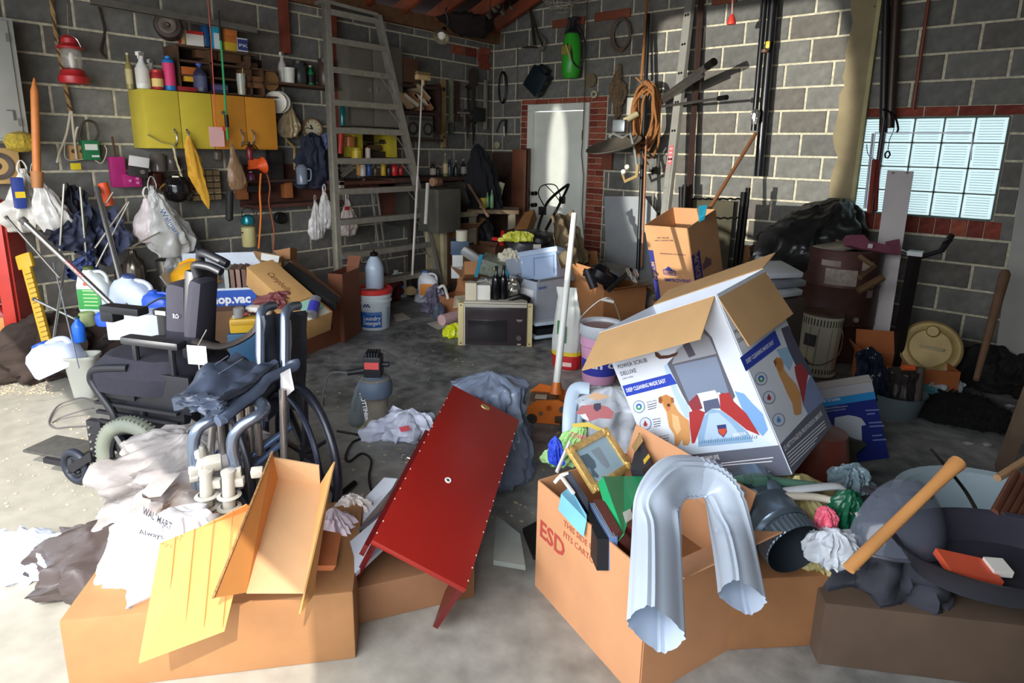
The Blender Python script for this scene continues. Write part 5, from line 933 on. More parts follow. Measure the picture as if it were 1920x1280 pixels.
# ================================================================ FLOOR CLUTTER, MIDDLE AND BACK
def U(M,px,py):
    r=ray(px,py);n=(M.to_3x3() @ V((0,1,0)));o=M.translation;t=(o-CAM).dot(n)/r.dot(n);q=M.inverted() @ (CAM+r*t);return (q.x,q.z)
def pp(T,nm,M,pts,mat_,off=.001,lb=None):
    o=poly(T,nm,M,[U(M,x,y) for x,y in pts],mat_,off)
    if lb:o['label']=lb
    return o
def tp(T,s,M,a,b,hp,mat_,bold=.0,off=.0022,name='lettering',shear=0.):
    """lettering on the y=0 face of M whose baseline runs from pixel a to pixel b"""
    ax,az=U(M,*a);bx,bz=U(M,*b);L=math.hypot(bx-ax,bz-az);an=math.atan2(bz-az,bx-ax)
    o=M @ Matrix.Translation((ax,0,az)) @ Matrix.Rotation(-an,4,'Y');d=dep(M @ V((ax,0,az)))
    return text(T,s,o,hp*d/FPX*1.35,mat_,w=L,bold=bold,off=off,name=name,shear=shear)
def zz(pts,k,ox,oy):return [(x/k+ox,y/k+oy) for x,y in pts]
IN=lambda c:mt(c,.55,0,.03)
INK=IN((52,54,70));BLU=IN((40,66,176));WH=IN((232,234,238));GRYB=IN((98,102,116))
# ---- the big white printed carton with open flaps
Xb,Yb,Zb=V((.887,-.087,.453)).normalized(),V((.05,.995,.092)),V((-.458,-.059,.887));Yb=(Yb-Xb*Yb.dot(Xb)).normalized();Zb=Xb.cross(Yb)
cw,cdp,chh=.538,.408,.643;cb=V((4.464,-3.63,.694))-Zb*chh/2
T=carton('cleaner_carton','large white open carton printed with a red cleaner and a dog',fr(cb,Xb,Yb,Zb),cw,cdp,chh,(214,220,230),{'f':(.21,-28),'r':(.20,-79),'b':(.16,11)},inner=(196,156,108))
FM=fr(cb-Xb*cw/2-Yb*(cdp/2+.0026),Xb,Yb,Zb);RM=fr(cb+Xb*(cw/2+.0026)-Yb*cdp/2,Yb,-Xb,Zb)
fp=[o for o in T.children if o.name.startswith('side_panel')][0];rp_=[o for o in T.children if o.name.startswith('side_panel')][3]
A1=(4,1040,460);A2=(4,1040,700);A3=(4,1440,480)
def grey_band(Tq,M,w_,v):g=G(M);g.raw([(0,-.0012,0),(w_,-.0012,0),(w_,-.0012,v),(0,-.0012,v)],[(0,1,2,3)]);part(Tq,'grey_band',g,GRYB,smooth=0)
grey_band(fp,FM,cw,.105);grey_band(rp_,RM,cdp,.105)
pp(fp,'blue_band',FM,zz([(508,1052),(870,960),(918,1036),(538,1132)],*A1),BLU)
tp(fp,'POWER SCRUB',FM,(1160,691),(1214,678),8,INK);tp(fp,'DELUXE',FM,(1165,704),(1194,697),8,INK);tp(fp,'CARPET CLEANER',FM,(1168,711),(1188,706),2.5,INK)
tp(fp,'DEEP CLEANING MADE EASY',FM,(1176,735),(1250,716),7.5,WH,bold=.02)
pp(fp,'splash_print',FM,zz([(820,900),(860,880),(880,960),(930,1100),(1000,1200),(1040,1290),(980,1290),(900,1130),(850,1000)],*A1),IN((176,200,224)),.0009)
pp(fp,'splash_print',FM,zz([(1350,130),(1420,150),(1480,220),(1560,300),(1600,420),(1560,470),(1480,380),(1400,250)],*A2),IN((120,164,214)),.0009)
pp(fp,'pale_base_print',FM,zz([(900,545),(1560,480),(1640,540),(1640,555),(1060,620),(900,625)],*A2),IN((206,222,238)),.0009)
pp(fp,'cleaner_tank_print',FM,zz([(845,885),(1105,600),(1180,690),(1240,850),(1355,1130),(1310,1190),(1230,1090),(1070,1100),(1005,1200),(960,1120)],*A1),IN((92,92,104)),.0012)
pp(fp,'cleaner_window_print',FM,zz([(895,900),(1215,830),(1310,1110),(1235,1100),(1075,1110),(1010,1170)],*A1),IN((122,134,156)),.0016)
pp(fp,'cleaner_window_print',FM,zz([(915,780),(1110,650),(1160,690),(1215,810),(880,890)],*A1),IN((150,152,160)),.0016)
pp(fp,'cleaner_slot_print',FM,zz([(960,745),(1010,720),(1060,820),(1010,840)],*A1),IN((74,70,84)),.002)
pp(fp,'red_cleaner_print',FM,zz([(1010,290),(1070,265),(1130,290),(1095,400),(1050,520),(1030,522),(1015,400)],*A2),IN((166,50,52)),.0016)
pp(fp,'red_cleaner_print',FM,zz([(1000,150),(1070,145),(1110,260),(1040,290),(1010,240)],*A2),IN((140,52,60)),.0014)
pp(fp,'red_cleaner_print',FM,zz([(1235,155),(1310,140),(1345,210),(1440,300),(1540,462),(1440,420),(1330,330),(1245,270)],*A2),IN((170,48,48)),.0016)
pp(fp,'glass_head_print',FM,zz([(1120,320),(1180,265),(1245,275),(1340,340),(1450,440),(1490,510),(1080,548),(1075,470)],*A2),IN((140,172,206)),.002)
pp(fp,'glass_head_print',FM,zz([(1160,300),(1230,290),(1330,380),(1400,470),(1120,500)],*A2),IN((176,200,224)),.0022)
pp(fp,'clear_neck_print',FM,zz([(1110,180),(1220,170),(1245,260),(1180,262),(1130,300)],*A2),IN((84,92,118)),.0018)
pp(fp,'label_print',FM,zz([(1068,150),(1205,122),(1236,180),(1108,208)],*A2),IN((220,228,238)),.0022)
pp(fp,'shield_print',FM,zz([(1218,386),(1286,378),(1296,436),(1268,478),(1232,446)],*A2),IN((52,56,110)),.0026);pp(fp,'shield_print',FM,zz([(1228,415),(1288,408),(1290,436),(1266,468),(1238,442)],*A2),IN((196,76,50)),.0028)
tp(fp,'SPINSCRUB',FM,zz([(1345,470)],*A2)[0],zz([(1440,456)],*A2)[0],6,WH,bold=.02,off=.0028)
for k in range(26):
    x0=1085+k*17;pp(fp,'bristle_print',FM,zz([(x0,525-k*1.6),(x0+7,524-k*1.6),(x0+10,498-k*1.6-8*(k % 3))],*A2),IN((60,120,150)),.0024)
def dog(Tq,M,body,head,ear,k):
    pp(Tq,'dog_print',M,zz(body,*k),IN((206,150,92)),.0016,'printed golden dog');pp(Tq,'dog_print',M,zz(head,*k),IN((190,128,70)),.002);pp(Tq,'dog_print',M,zz(ear,*k),IN((140,84,44)),.0024)
dog(fp,FM,[(790,175),(835,155),(890,180),(895,225),(925,280),(965,320),(1005,350),(1012,400),(1018,500),(1000,538),(965,538),(955,490),(930,540),(903,538),(898,460),(860,400),(850,350),(840,290),(812,240)],[(800,170),(845,160),(880,190),(878,240),(850,285),(825,240)],[(780,180),(800,168),(812,200),(800,225),(782,215)],A2)
pp(fp,'dog_print',FM,zz([(845,225),(868,225),(866,245),(850,248)],*A2),IN((70,40,30)),.0026);pp(fp,'dog_print',FM,zz([(855,250),(868,250),(868,275),(860,278)],*A2),IN((216,120,120)),.0028);pp(fp,'dog_print',FM,zz([(870,180),(892,182),(896,215),(880,220)],*A2),IN((150,92,48)),.0026);pp(fp,'dog_print',FM,zz([(880,300),(930,320),(950,420),(920,460),(890,400)],*A2),IN((226,182,130)),.0022)
ICO=[((634,248),(90,150,60),(40,90,170)),((683,375),(170,50,60),(120,20,30)),((735,505),(60,140,214),(30,100,190))]
def icon(Tq,M,cxy,k,c1,i,r=44):
    (x,y)=zz([cxy],*k)[0];rr=r/k[0]
    ring=[(x+rr*math.cos(t*.2618),y+rr*1.08*math.sin(t*.2618)) for t in range(24)];pp(Tq,'icon_ring',M,ring,IN((84,100,140)),.0012)
    pp(Tq,'icon_field',M,[(x+(a-x)*.9,y+(b-y)*.9) for a,b in ring],IN((206,216,230)),.0016)
    if i==0:
        pp(Tq,'icon_swirl',M,[(x+(a-x)*.5,y+(b-y)*.5) for a,b in ring[:14]],IN((60,150,90)),.002);pp(Tq,'icon_swirl',M,[(x+(a-x)*.5,y+(b-y)*.5) for a,b in ring[12:]+ring[:1]],IN((50,100,180)),.002);pp(Tq,'icon_swirl',M,[(x+(a-x)*.22,y+(b-y)*.22) for a,b in ring],IN((206,216,230)),.0024)
    else:pp(Tq,'icon_drop',M,[(x-1,y-rr*.62),(x+rr*.34,y+rr*.1),(x+rr*.22,y+rr*.42),(x-rr*.2,y+rr*.45),(x-rr*.36,y+rr*.15)],IN(c1),.002)
for i,(c,c1,c2) in enumerate(ICO):icon(fp,FM,c,A2,c1,i)
for i,(a,b) in enumerate((((690,222),(770,205)),((735,350),(800,340)),((785,480),(860,465)))):
    a,b=zz([a,b],*A2);tp(fp,('AUTO MIX','BLEND SPOT','BLEND SAFE MIX')[i],FM,a,b,3,INK,off=.0016)
    for k in (1,2,3):bar(fp,FM,(a[0]+k,a[1]+4.2*k),(b[0]+k-k*1.5,b[1]+4.2*k),1.3,INK)
tp(fp,'LE NETTOYAGE EN PROFONDEUR SIMPLIFIÉ',FM,(1228.5,871),(1350,860),8,WH,bold=.015)
for k in range(3):bar(fp,FM,((1352,1352,1362)[k],(869,873,887)[k]),((1450,1448,1444)[k],(858,865,884)[k]),1.8,WH)
pp(fp,'thin_line',FM,[(1366,880.5),(1467,872),(1467,873),(1366,881.5)],WH)
pp(fp,'handle_hole',FM,zz([(752,798),(775,800),(800,825),(860,820),(930,795),(915,825),(850,845),(790,850),(760,830)],*A1),IN((80,44,22)),.0026)
tp(fp,'2',FM,(1222,850),(1226,849),5,INK)
# right-hand face of the carton
pp(rp_,'blue_band',RM,zz([(1388,842),(1650,635),(1695,745),(1432,945)],*A1),BLU);tp(rp_,'DEEP CLEANING MADE EASY',RM,(1399.5,682),(1450.5,644),8,WH,bold=.02)
tp(rp_,'POWER',RM,(1378,627),(1400,612),8,INK);tp(rp_,'DELUXE',RM,(1384,643),(1404,630),8,INK)
pp(rp_,'splash_print',RM,zz([(60,700),(150,680),(190,760),(160,860),(110,800)],*A3),IN((150,190,220)),.0009)
pp(rp_,'cleaner_print',RM,zz([(95,545),(150,520),(235,700),(330,880),(330,905),(215,840),(150,700)],*A3),IN((78,80,100)),.0012)
pp(rp_,'red_cleaner_print',RM,zz([(195,830),(240,800),(300,880),(285,960),(262,1120),(235,1000),(205,900)],*A3),IN((160,50,56)),.0016)
pp(rp_,'glass_head_print',RM,zz([(262,1120),(285,960),(320,890),(420,1080),(300,1190)],*A3),IN((126,140,180)),.0014)
dog(rp_,RM,[(36,790),(60,757),(95,765),(112,800),(118,855),(150,900),(205,960),(240,1030),(247,1120),(245,1180),(215,1195),(192,1185),(180,1110),(140,1030),(110,960),(85,905),(60,845)],[(50,775),(90,770),(105,810),(100,860),(80,870),(62,830)],[(36,790),(52,770),(62,800),(52,835)],A3)
for i,(c,c1,c2) in enumerate((((1545,40),) + ICO[0][1:],((1605,180),) + ICO[1][1:],((1677,347),) + ICO[2][1:])):icon(rp_,RM,c,A2,c1,i,46)
tp(rp_,'LE NETTOYAGE EN PROFONDEUR SIMPLIFIÉ',RM,(1470.5,846),(1541,778),9,WH,bold=.015)
for k in range(5):bar(rp_,RM,(1474+k*2.0,853+k*5.5),(1545+k*1.6-6*(k>2)*k,790+k*5.2+5*(k>2)*k),2.2,WH)
# ---- tall moving carton
Xl,Yl,Zl=V((.989,-.143,.042)).normalized(),V((.124,.946,.299)),V((-.083,-.291,.953));Yl=(Yl-Xl*Yl.dot(Xl)).normalized();Zl=Xl.cross(Yl)
lc=CAM+(V((3.464,-1.734,.821))-CAM)*1.06;lw,ld,lh=.367,.382,.629;lb0=lc-Zl*lh/2
T=carton('moving_carton','tall open brown moving carton with blue shop logo, tilted',fr(lb0,Xl,Yl,Zl),lw,ld,lh,(190,140,96),{})
LM=fr(lb0-Xl*lw/2-Yl*(ld/2+.0026),Xl,Yl,Zl);LR=fr(lb0+Xl*(lw/2+.0026)-Yl*ld/2,Yl,-Xl,Zl)
fp,rp_=[[o for o in T.children if o.name.startswith('side_panel')][i] for i in (0,3)];DB=IN((48,52,120));A4=(4,1040,240)
g=G(LM);g.raw([(0,-.001,-.0),(.045,-.001,0),(.045,-.001,lh*.68),(0,-.001,lh*.68)],[(0,1,2,3)]);part(fp,'blue_band',g,DB,smooth=0);g=G(LR);g.raw([(0,-.001,0),(.11,-.001,0),(.11,-.001,lh*.66),(0,-.001,lh*.66)],[(0,1,2,3)]);part(rp_,'blue_band',g,DB,smooth=0)
text(fp,'MEDIUM',LM @ Matrix.Translation((.038,0,.18)) @ Matrix.Rotation(R(-90),4,'Y'),.04,IN((200,160,120)),bold=.02);text(rp_,'MEDIUM',LR @ Matrix.Translation((.085,0,.12)) @ Matrix.Rotation(R(-90),4,'Y'),.08,IN((170,130,110)),bold=.02)
def gable(Tq,M,x,z,w,h,mat_,inner,txt=None,tm=None):
    pts=[(x,z),(x+w,z),(x+w,z+h*.55),(x+w*.8,z+h*.62),(x+w*.5,z+h),(x+w*.2,z+h*.62),(x,z+h*.55)];poly(Tq,'shop_logo',M,pts,mat_,.0012)
    if inner:poly(Tq,'logo_panel',M,[(x+w*.05,z+h*.08),(x+w*.95,z+h*.08),(x+w*.95,z+h*.48),(x+w*.05,z+h*.48)],inner,.0016)
    if txt:text(Tq,txt,M @ Matrix.Translation((x+w*.08,0,z+h*.13)),h*.42,tm,w=w*.84,bold=.03,off=.002)
x,z=U(LM,1244,514);gable(fp,LM,x,z,.115,.075,DB,IN((190,140,96)),"LOWE'S",DB);x,z=U(LR,1318,507);gable(rp_,LR,x,z,.12,.09,IN((112,80,84)),None)
tp(fp,'IMPROVING',LM,(1247,527),(1297,530),7,DB,bold=.02);tp(fp,'TAPE THIS SIDE',LM,(1232,447),(1255,447),3,INK);tp(fp,'WRITE CONTENTS HERE',LM,(1228,452),(1263,452),3,INK);tp(fp,'PROFESSIONAL MOVING BOX',LM,(1238,476),(1286,479),3,INK)
g=G();a=P(1313,382,4.35);g.slab([P(1310,386,4.3),P(1326,384,4.3),P(1322,404,4.2),P(1311,410,4.2)],.03);T2=one('blue_packet','blue and yellow packet poking out of the tall moving carton','packet',g,mt((40,150,180),.5,0,.3))
q=lb0;g=G(fr(V((q.x,q.y,0)),V((Xl.x,Xl.y,0)).normalized(),V((-Xl.y,Xl.x,0)).normalized(),(0,0,1)));g.box((0,0,(q.z-.07)/2),(.42,.42,q.z-.07),bev=.006);one('carton','dark carton hidden under the tall moving carton','box',g,mt((104,74,54),.8,0,.12))
# low brown box behind right, black posts pieces
def ubox(nm,lb,N,L,Rr,ztop_px,c,z0=0.,op=True,flaps=None,**kw):
    """upright carton: nearest bottom corner N, left and right bottom corners by pixel, top of nearest edge by pixel row"""
    n=PF(*N,z0);l=PF(*L,z0);r=PF(*Rr,z0);x=(r-n);w=x.length;x.normalize();y=V((-x.y,x.x,0));d=abs((l-n).dot(y));
    k=(n-CAM).length;h=.1
    for i in range(400):
        q=n+V((0,0,i*.005));v=q-CAM;yy=PCY-FPX*v.dot(up)/v.dot(fw)
        if yy <= ztop_px:h=i*.005;break
    c0=n+x*w/2+y*d/2;return carton(nm,lb,fr(c0,x,y,(0,0,1)),w,d,h,c,flaps or {},op,**kw),fr(n-y*.003,x,y,(0,0,1)),w,d,h
# chair parts carton
T,CM,w_,d_,h_=ubox('parts_carton','open brown carton full of black chair parts, flaps up',(1128,640),(1062,600),(1206,628),545,(176,120,74),flaps={'f':(.14,20),'b':(.2,70),'l':(.2,65),'r':(.16,-30)})
T=thing('chair_base','black swivel chair seat and arm bits sticking out of open carton','chair part',P(1120,520,4.7));b=P(1132,520,4.65)
g=G(FY(P(1130,520,4.7),10,0,25));g.bag([(-.05,.07,.06),(-.02,.1,.09),(.04,.11,.1),(.09,.08,.06)],n=26,amp=.03,sq=.7);part(T,'pad',g,mt((20,20,24),.3,0,.05));g=G();g.cyl(P(1100,505,4.7),P(1114,540,4.7),.035,n=10);g.cyl(P(1094,510,4.7),P(1104,512,4.7),.03,n=10);part(T,'arm',g,mt((50,48,52),.4,.3,.1));g=G();g.slab([P(1130,490,4.8),P(1180,498,4.8),P(1172,520,4.6),P(1144,505,4.6)],.02);part(T,'plate',g,mt((70,74,78),.4,.3,.1));g=G();g.cyl(P(1140,545,4.5),P(1184,505,4.6),.018,n=8);part(T,'bar',g,BLKM)
for k,(x,y) in enumerate(((1176,504),(1182,512),(1190,506),(1187,520))):g=G();g.cyl(P(x,y,4.55),P(x+5,y+12,4.5),.014,n=8);part(T,'chrome_bolt',g,CHR)
heap('crumpled grey-tan plastic sack behind the parts carton',PF(1222,600),.5,.4,.42,(170,164,152),41,.95,amp=.35,folds=5,name='plastic_sack')
# floor boards leaning etc behind: dark boxes right of moving carton
carton('carton','brown open carton right of the moving carton by the barrel',FY(V((PB(1432,480,.55).x,-.5,0)),-10),.34,.3,.62,(150,104,66),{'b':(.14,70),'r':(.1,20)});
wq=PB(1380,500,.6);g=G(FY(V((wq.x,wq.y,.25)),5));g.box((0,0,.15),(.3,.25,.3),bev=.01);one('plastic_case','grey translucent plastic case beside the black posts','case',g,mt((92,96,96),.4,0,.2))
g=G(FY(V((wq.x,wq.y,0)),5));g.box((0,0,.12),(.5,.35,.24),bev=.01);one('storage_bin','dark storage bin beneath the grey plastic case','bin',g,mt((44,40,40),.6,0,.2))
for i,(x,y,dz,c) in enumerate(((1452,505,.0,(186,190,196)),(1458,522,.0,(120,124,132)),(1452,540,0,(200,204,210)))):
    g=G(FY(P(x,y,3.9),15+i*6,10));g.box((0,0,0),(.26,.22,.035),bev=.004);one('plastic_tray',('topmost of the pale plastic trays behind the big carton flap','grey middle plastic tray behind the big carton flap','lowest pale plastic tray behind the big carton flap')[i],'tray',g,mt(c,.5,0,.06))
q=P(1455,540,3.9);g=G(FY(V((q.x,q.y,0)),20));g.box((0,0,(q.z-.05)/2),(.26,.24,q.z-.05),bev=.006);one('carton','dark carton carrying the pale plastic trays','box',g,mt((70,58,52),.8,0,.12))
# microwave
b0=PF(928,649);M=FY(b0,0);T=thing('microwave','cream microwave oven with dark brown door standing on the floor','microwave',b0);w,h=m(b0,118),m(b0,84)
g=G(M);g.box((0,.2,h/2),(w,.38,h),bev=.006);part(T,'casing',g,mt((196,190,174),.5,0,.05));g=G(M);g.box((.005,-.002,h*.47),(w*.97,.03,h*.88),bev=.006);dd=part(T,'door',g,mt((52,44,46),.25,0,.1));g=G(M);g.box((0,-.006,h*.945),(w*.99,.035,h*.07),bev=.004);part(T,'top_trim',g,mt((176,172,158),.5,0,.05))
g=G(M);g.box((-w*.12,-.019,h*.37),(w*.62,.006,h*.5),bev=.003);part(dd,'window',g,mt((40,38,40),.15,0,.1));g=G(M)
for k in range(30):g.box((-w*.38+k*w*.026,-.019,h*.78),(.004,.005,h*.12))
o=part(dd,'vent_slots',g,mt((34,30,32),.5,0,0),smooth=0);o['kind']='stuff'
g=G(M @ Matrix.Translation((w*.38,-.018,h*.22)) @ Matrix.Rotation(R(90),4,'X'));g.lathe([(0,0),(.024,0),(.02,.015),(0,.016)],18);part(dd,'dial',g,mt((90,80,80),.4,.2,0));
for q,a,b_,c in ((0,.05,.63,.006),(0,.03,.6,.004),(0,.03,.07,.012)):g=G(M);g.box((w*.38,-.019,h*b_),(a,.004,c));part(dd,'marking',g,mt((170,150,140),.5,0,0),smooth=0)
for s in (-1,1):g=G(M);g.box((s*(w/2+.022),.03,h*.49),(.045,.05,h*.98),bev=.004);st=part(T,'side_strip',g,mt((206,190,140),.6,0,.08));
for s,z in ((-1,.06),(-1,.93),(1,.06),(1,.93)):g=G(M);g.cyl((s*(w/2+.022),.004,h*z),(s*(w/2+.022),-.0,h*z),.006,n=8);part(T,'screw',g,mt((90,80,60),.4,.6,0))
# things on the microwave: two black bottles, white blocks
zt=h
def onM(x,y=.12):return M @ V((x,y,zt+.002))
for lb,x,y in (('left black wine bottle standing on the microwave',-.0,.12),('right black wine bottle standing on the microwave',.06,.14)):bottle(lb,onM(x,y),.27,.036,(16,16,20),(14,14,16),None,'wine',rough=.15)
for lb,x,y,ww,c,hh in (('small cream box on the microwave, left',-.2,.1,.09,(206,196,172),.14),('white box on the microwave beside the black bottles',-.1,.12,.11,(222,220,210),.12)):
    g=G(FY(onM(x,y),0));g.box((0,0,hh/2),(ww,.08,hh),bev=.003);one('small_box',lb,'box',g,mt(c,.6,0,.05))
g=G(FY(onM(.13,.2)));g.bag([(0,.04,.03),(.05,.06,.05),(.12,.05,.05),(.16,.02,.02)],n=24,amp=.5,seed=5);one('steel_fitting','crumpled chrome fitting behind the black bottles','fitting',g,mt((190,186,176),.25,.85,.2))
g=G();g.tube(bez([onM(.1,.1),onM(.2,.1)+V((0,0,.03)),onM(.27,.12)],5),.022,8);one('black_tube','black hose piece lying on the right of the microwave','hose',g,BLKM)
# sears carton
T,SM,w_,d_,h_=ubox('appliance_carton','light grey carton with blue print beside the microwave',(1004,612),(985,588),(1058,600),530,(170,178,190),z0=.12,op=True,flaps={'b':(.14,60),'f':(.05,40)})
fp=T.children[0];tp(fp,'SEARS',SM,(1009,543),(1025,540),5,BLU,bold=.02);LMs=SM
g=G(fr(SM.translation,(0,0,0),(0,0,0),(0,0,0))) if 0 else None
ly=SM.to_3x3() @ V((0,1,0));lxx=SM.to_3x3() @ V((1,0,0));LF=fr(SM.translation+ly*(d_+.003)-lxx*.003,-ly,lxx,(0,0,1));lp=T.children[2]
for z0_,z1_,c in ((.1,.2,BLU),(.22,.3,WH),(.03,.07,BLU)):poly(lp,'blue_print',LF,[(d_*.2,z0_),(d_*.9,z0_),(d_*.9,z1_),(d_*.2,z1_)],c,.001)
b=PF(1030,641);T=thing('drawer_tower','pale blue-white plastic drawer unit lying under the grey carton','drawer unit',b);Mq=FY(b,25)
for z in (.02,.13):g=G(Mq);g.box((0,.12,z+.04),(.3,.3,.03),bev=.01);part(T,'frame',g,mt((186,202,216),.4,0,.05))
g=G(Mq);g.box((.0,.12,.09),(.26,.28,.07),bev=.008);part(T,'black_drawer',g,mt((24,26,32),.4,0,.1))
# cooler
Xc,Yc,Zc=V((.966,.092,.242)).normalized(),V((-.027,.965,-.26)),V((-.258,.245,.935));Yc=(Yc-Xc*Yc.dot(Xc)).normalized();Zc=Xc.cross(Yc);cc=CAM+(V((2.129,-1.655,.536))-CAM)*1.0
M=fr(cc-Zc*.13,Xc,Yc,Zc);T=thing('cooler','light blue plastic cooler tilted on the heap behind microwave','cooler',cc-Zc*.13);CB=mt((156,176,206),.45,0,.05)
g=G(M);g.box((0,0,.115),(.46,.3,.23),bev=.02);part(T,'tub',g,CB);g=G(M);g.box((0,0,.245),(.49,.32,.05),bev=.015);part(T,'lid',g,mt((168,184,208),.45,0,.04));g=G(M);g.box((.1,-.15,.19),(.2,.012,.012));g.box((.0,-.15,.12),(.012,.012,.16));g.box((.2,-.15,.12),(.012,.012,.16));part(T,'latch_frame',g,mt((130,152,184),.45,0,0));g=G(M);g.cyl((-.12,-.15,.17),(-.12,-.16,.17),.01,n=10);part(T,'plug',g,WHT)
# lawn mower with folded handle
T=thing('lawn_mower','dark lawn mower with black looped handle in front of door','lawn mower',P(1020,470,5.9));g=G()
g.tube(bez([P(1000,460,5.8),P(1016,405,5.9),P(1030,375,6.0),P(1062,348,6.1),P(1064,352,6.1),P(1048,385,6.0),P(1040,400,6.0)],8),.014,8);part(T,'handle_bar',g,BLKM)
g=G();g.tube([P(1040,400,6.0),P(1008,460,5.8)],.014,8);g.box(P(1054,375,6.05),(.05,.04,.07));g.box(P(1017,395,5.95),(.06,.05,.08));part(T,'lower_handle',g,BLKM)
g=G();g.tube(bez([P(1020,385,6),P(1010,365,6.1),P(1014,350,6.1),P(1030,345,6.1),P(1044,350,6.1),P(1052,372,6.05)],6),.006,6);g.tube(bez([P(1022,346,6.1),P(1038,362,6.05),P(1050,378,6)],5),.005,6);part(T,'bail_wire',g,BLKM)
g=G(FY(P(1000,458,5.75),20,20));g.bag([(-.06,.2,.14),(0,.26,.18),(.08,.22,.16),(.12,.1,.08)],n=30,amp=.06,sq=.7);part(T,'deck',g,mt((60,60,64),.4,.2,.2));g=G(FY(P(1012,452,5.6),20,20));g.lathe([(0,0),(.09,0),(.1,.03),(.08,.06),(0,.07)],20);part(T,'engine_cap',g,mt((30,30,32),.4,0,.1));g=G(FY(P(1007,462,5.5),10));g.box((0,0,0),(.07,.01,.04));part(T,'label',g,mt((200,196,186),.5,0,0))
for x,y in ((966,466),(1042,468)):g=G();c=P(x,y,5.8);g.cyl(c+V((-.02,0,0)),c+V((.02,0,0)),.09,n=20);part(T,'wheel',g,BLKM)
# tarp over carton
carton('carton','brown carton under the tan tarp near the door',FY(PF(1064,585),-20),.42,.34,.6,(120,78,50),{'l':(.12,40)})
T=thing('tarp','olive tan tarp draped over the carton by the door','tarp',P(1075,450,5.5));g=G();a,b,c,d=P(1030,405,5.4),P(1078,400,5.6),P(1106,490,5.4),P(1054,500,5.0);g.sheet(a,b,c,d,22,22,.07,3,3.,t=.004);part(T,'cloth',g,mt((124,108,82),.9,0,.12,.2,10.),smooth=60)
# tan/wood box leaning left of the mower
g=G();g.slab([P(984,398,6.3),P(1002,392,6.3),P(985,438,6.0),P(960,438,6.0)],.12);one('wooden_box','orange-brown open wooden box leaning left of the mower','box',g,mt((156,108,62),.7,0,.2,.2,8.),smooth=0)
# the heap between workbench and cooler
carton('carton','brown carton at the far left top of the back heap',FY(PF(866,543),20),.28,.26,.7,(140,98,64),{'f':(.16,30),'r':(.14,50)})
carton('carton','dark brown carton in the middle of the back heap',FY(PF(912,552),-25,0,0),.34,.28,.56,(112,76,52),{'r':(.2,60),'f':(.12,10)})
wb3=P(861,478,5.9)
for lb,x,y0,y1,w,c,dd_ in (('dark blue carton stacked under the white paper roll',862,478,452,34,(56,78,106),.2),('white small box with print below the blue carton',858,500,478,20,(206,206,202),.12),('white box at the bottom of the blue stack',857,522,501,22,(196,202,206),.12)):
    b=P(x,y0,5.9);w=m(b,w);h=m(b,y0-y1);g=G(FY(b,5));g.box((0,dd_/2,h/2),(w,dd_,h),bev=.004);o=one('small_carton',lb,'box',g,mt(c,.5,0,.08))
b=P(866,451,5.9);g=G(FY(b));r=m(b,11);g.lathe([(r*.3,0),(r,0),(r,.1),(r*.3,.1)],20);one('paper_roll','white paper roll on top of the dark blue carton','roll',g,mt((206,200,180),.8,0,.04))
carton('carton','small square brown carton with open top before the blue stack',FY(PF(896,580),35),.32,.26,.34,(160,112,70),{'f':(.12,30),'l':(.12,50),'r':(.12,40)})
carton('carton','flat brown carton behind the small square carton',FY(P(900,520,5.5),10,-25),.3,.25,.12,(166,116,74),{},open_=False)
carton('carton','orange-brown carton slanted at left foot of the heap',FY(PF(862,592),-30),.28,.24,.2,(158,104,66),{'b':(.14,60)})
T=thing('plastic_basket','clear and teal plastic packaging with yellow item on the heap','packaging',P(925,490,5.4));g=G(FY(P(925,512,5.4),-10,10,15));g.box((0,0,.07),(.26,.2,.14),bev=.015);part(T,'clear_shell',g,mt((130,140,128),.2,0,.3,.3,30.,alpha=.75));g=G(FY(P(925,512,5.4),-10,10,15));g.box((-.13,-.1,.07),(.03,.01,.22));g.box((.13,-.1,.05),(.03,.01,.16));part(T,'teal_card',g,mt((36,130,160),.5,0,.1));g=G(FY(P(930,508,5.3)));g.bag([(0,.02,.02),(.02,.03,.03),(.04,.02,.02),(.05,.005,.005)],n=14,amp=.3);part(T,'yellow_item',g,mt((216,206,40),.5,0,.1))
heap('white cloth scraps draped over the cooler left edge',P(955,492,5.4),.2,.14,.12,(206,200,180),44,amp=.4,cat='cloth',name='cloth_scrap',rough=.8)
heap('yellow plastic wrap crumpled above the white scraps',P(972,452,5.5),.26,.1,.09,(206,206,76),45,amp=.5,cat='wrap',name='yellow_wrap')
g=G();g.cyl(P(940,458,5.7),P(943,434,5.8),.022,.018,10);g.box(P(932,448,5.75),(.1,.04,.03));one('red_bottle','small red nozzle bottle on top of the back heap','bottle',g,mt((190,36,36),.4,0,.05))
g=G(FY(P(886,480,5.6),0,0,35));g.box((0,0,0),(.24,.1,.09),bev=.03);one('translucent_box','translucent plastic box lying beside the dark blue carton','box',g,mt((150,152,150),.3,0,.1,alpha=.85))
heap('black cloth bundle left of the small square carton',PF(862,556),.2,.2,.2,(60,44,38),47,amp=.3,cat='bundle',name='bundle',rough=.8)
heap('grey black rag lying across the heap before the cooler',P(950,536,5.2),.5,.2,.07,(70,74,78),46,amp=.4,cat='rag',name='rag',rough=.7)
heap('clear crumpled plastic wrap over the small cartons',P(915,545,5.1),.3,.2,.09,(190,186,178),48,.8,amp=.4,name='plastic_wrap',cat='wrap')
g=G();g.slab([P(852,555,5.2),P(880,552,5.3),P(876,572,5.1),P(850,575,5.1)],.01);one('paper_sheet','cream paper folded left of the microwave','paper',g,mt((190,176,150),.8,0,.1),smooth=0)
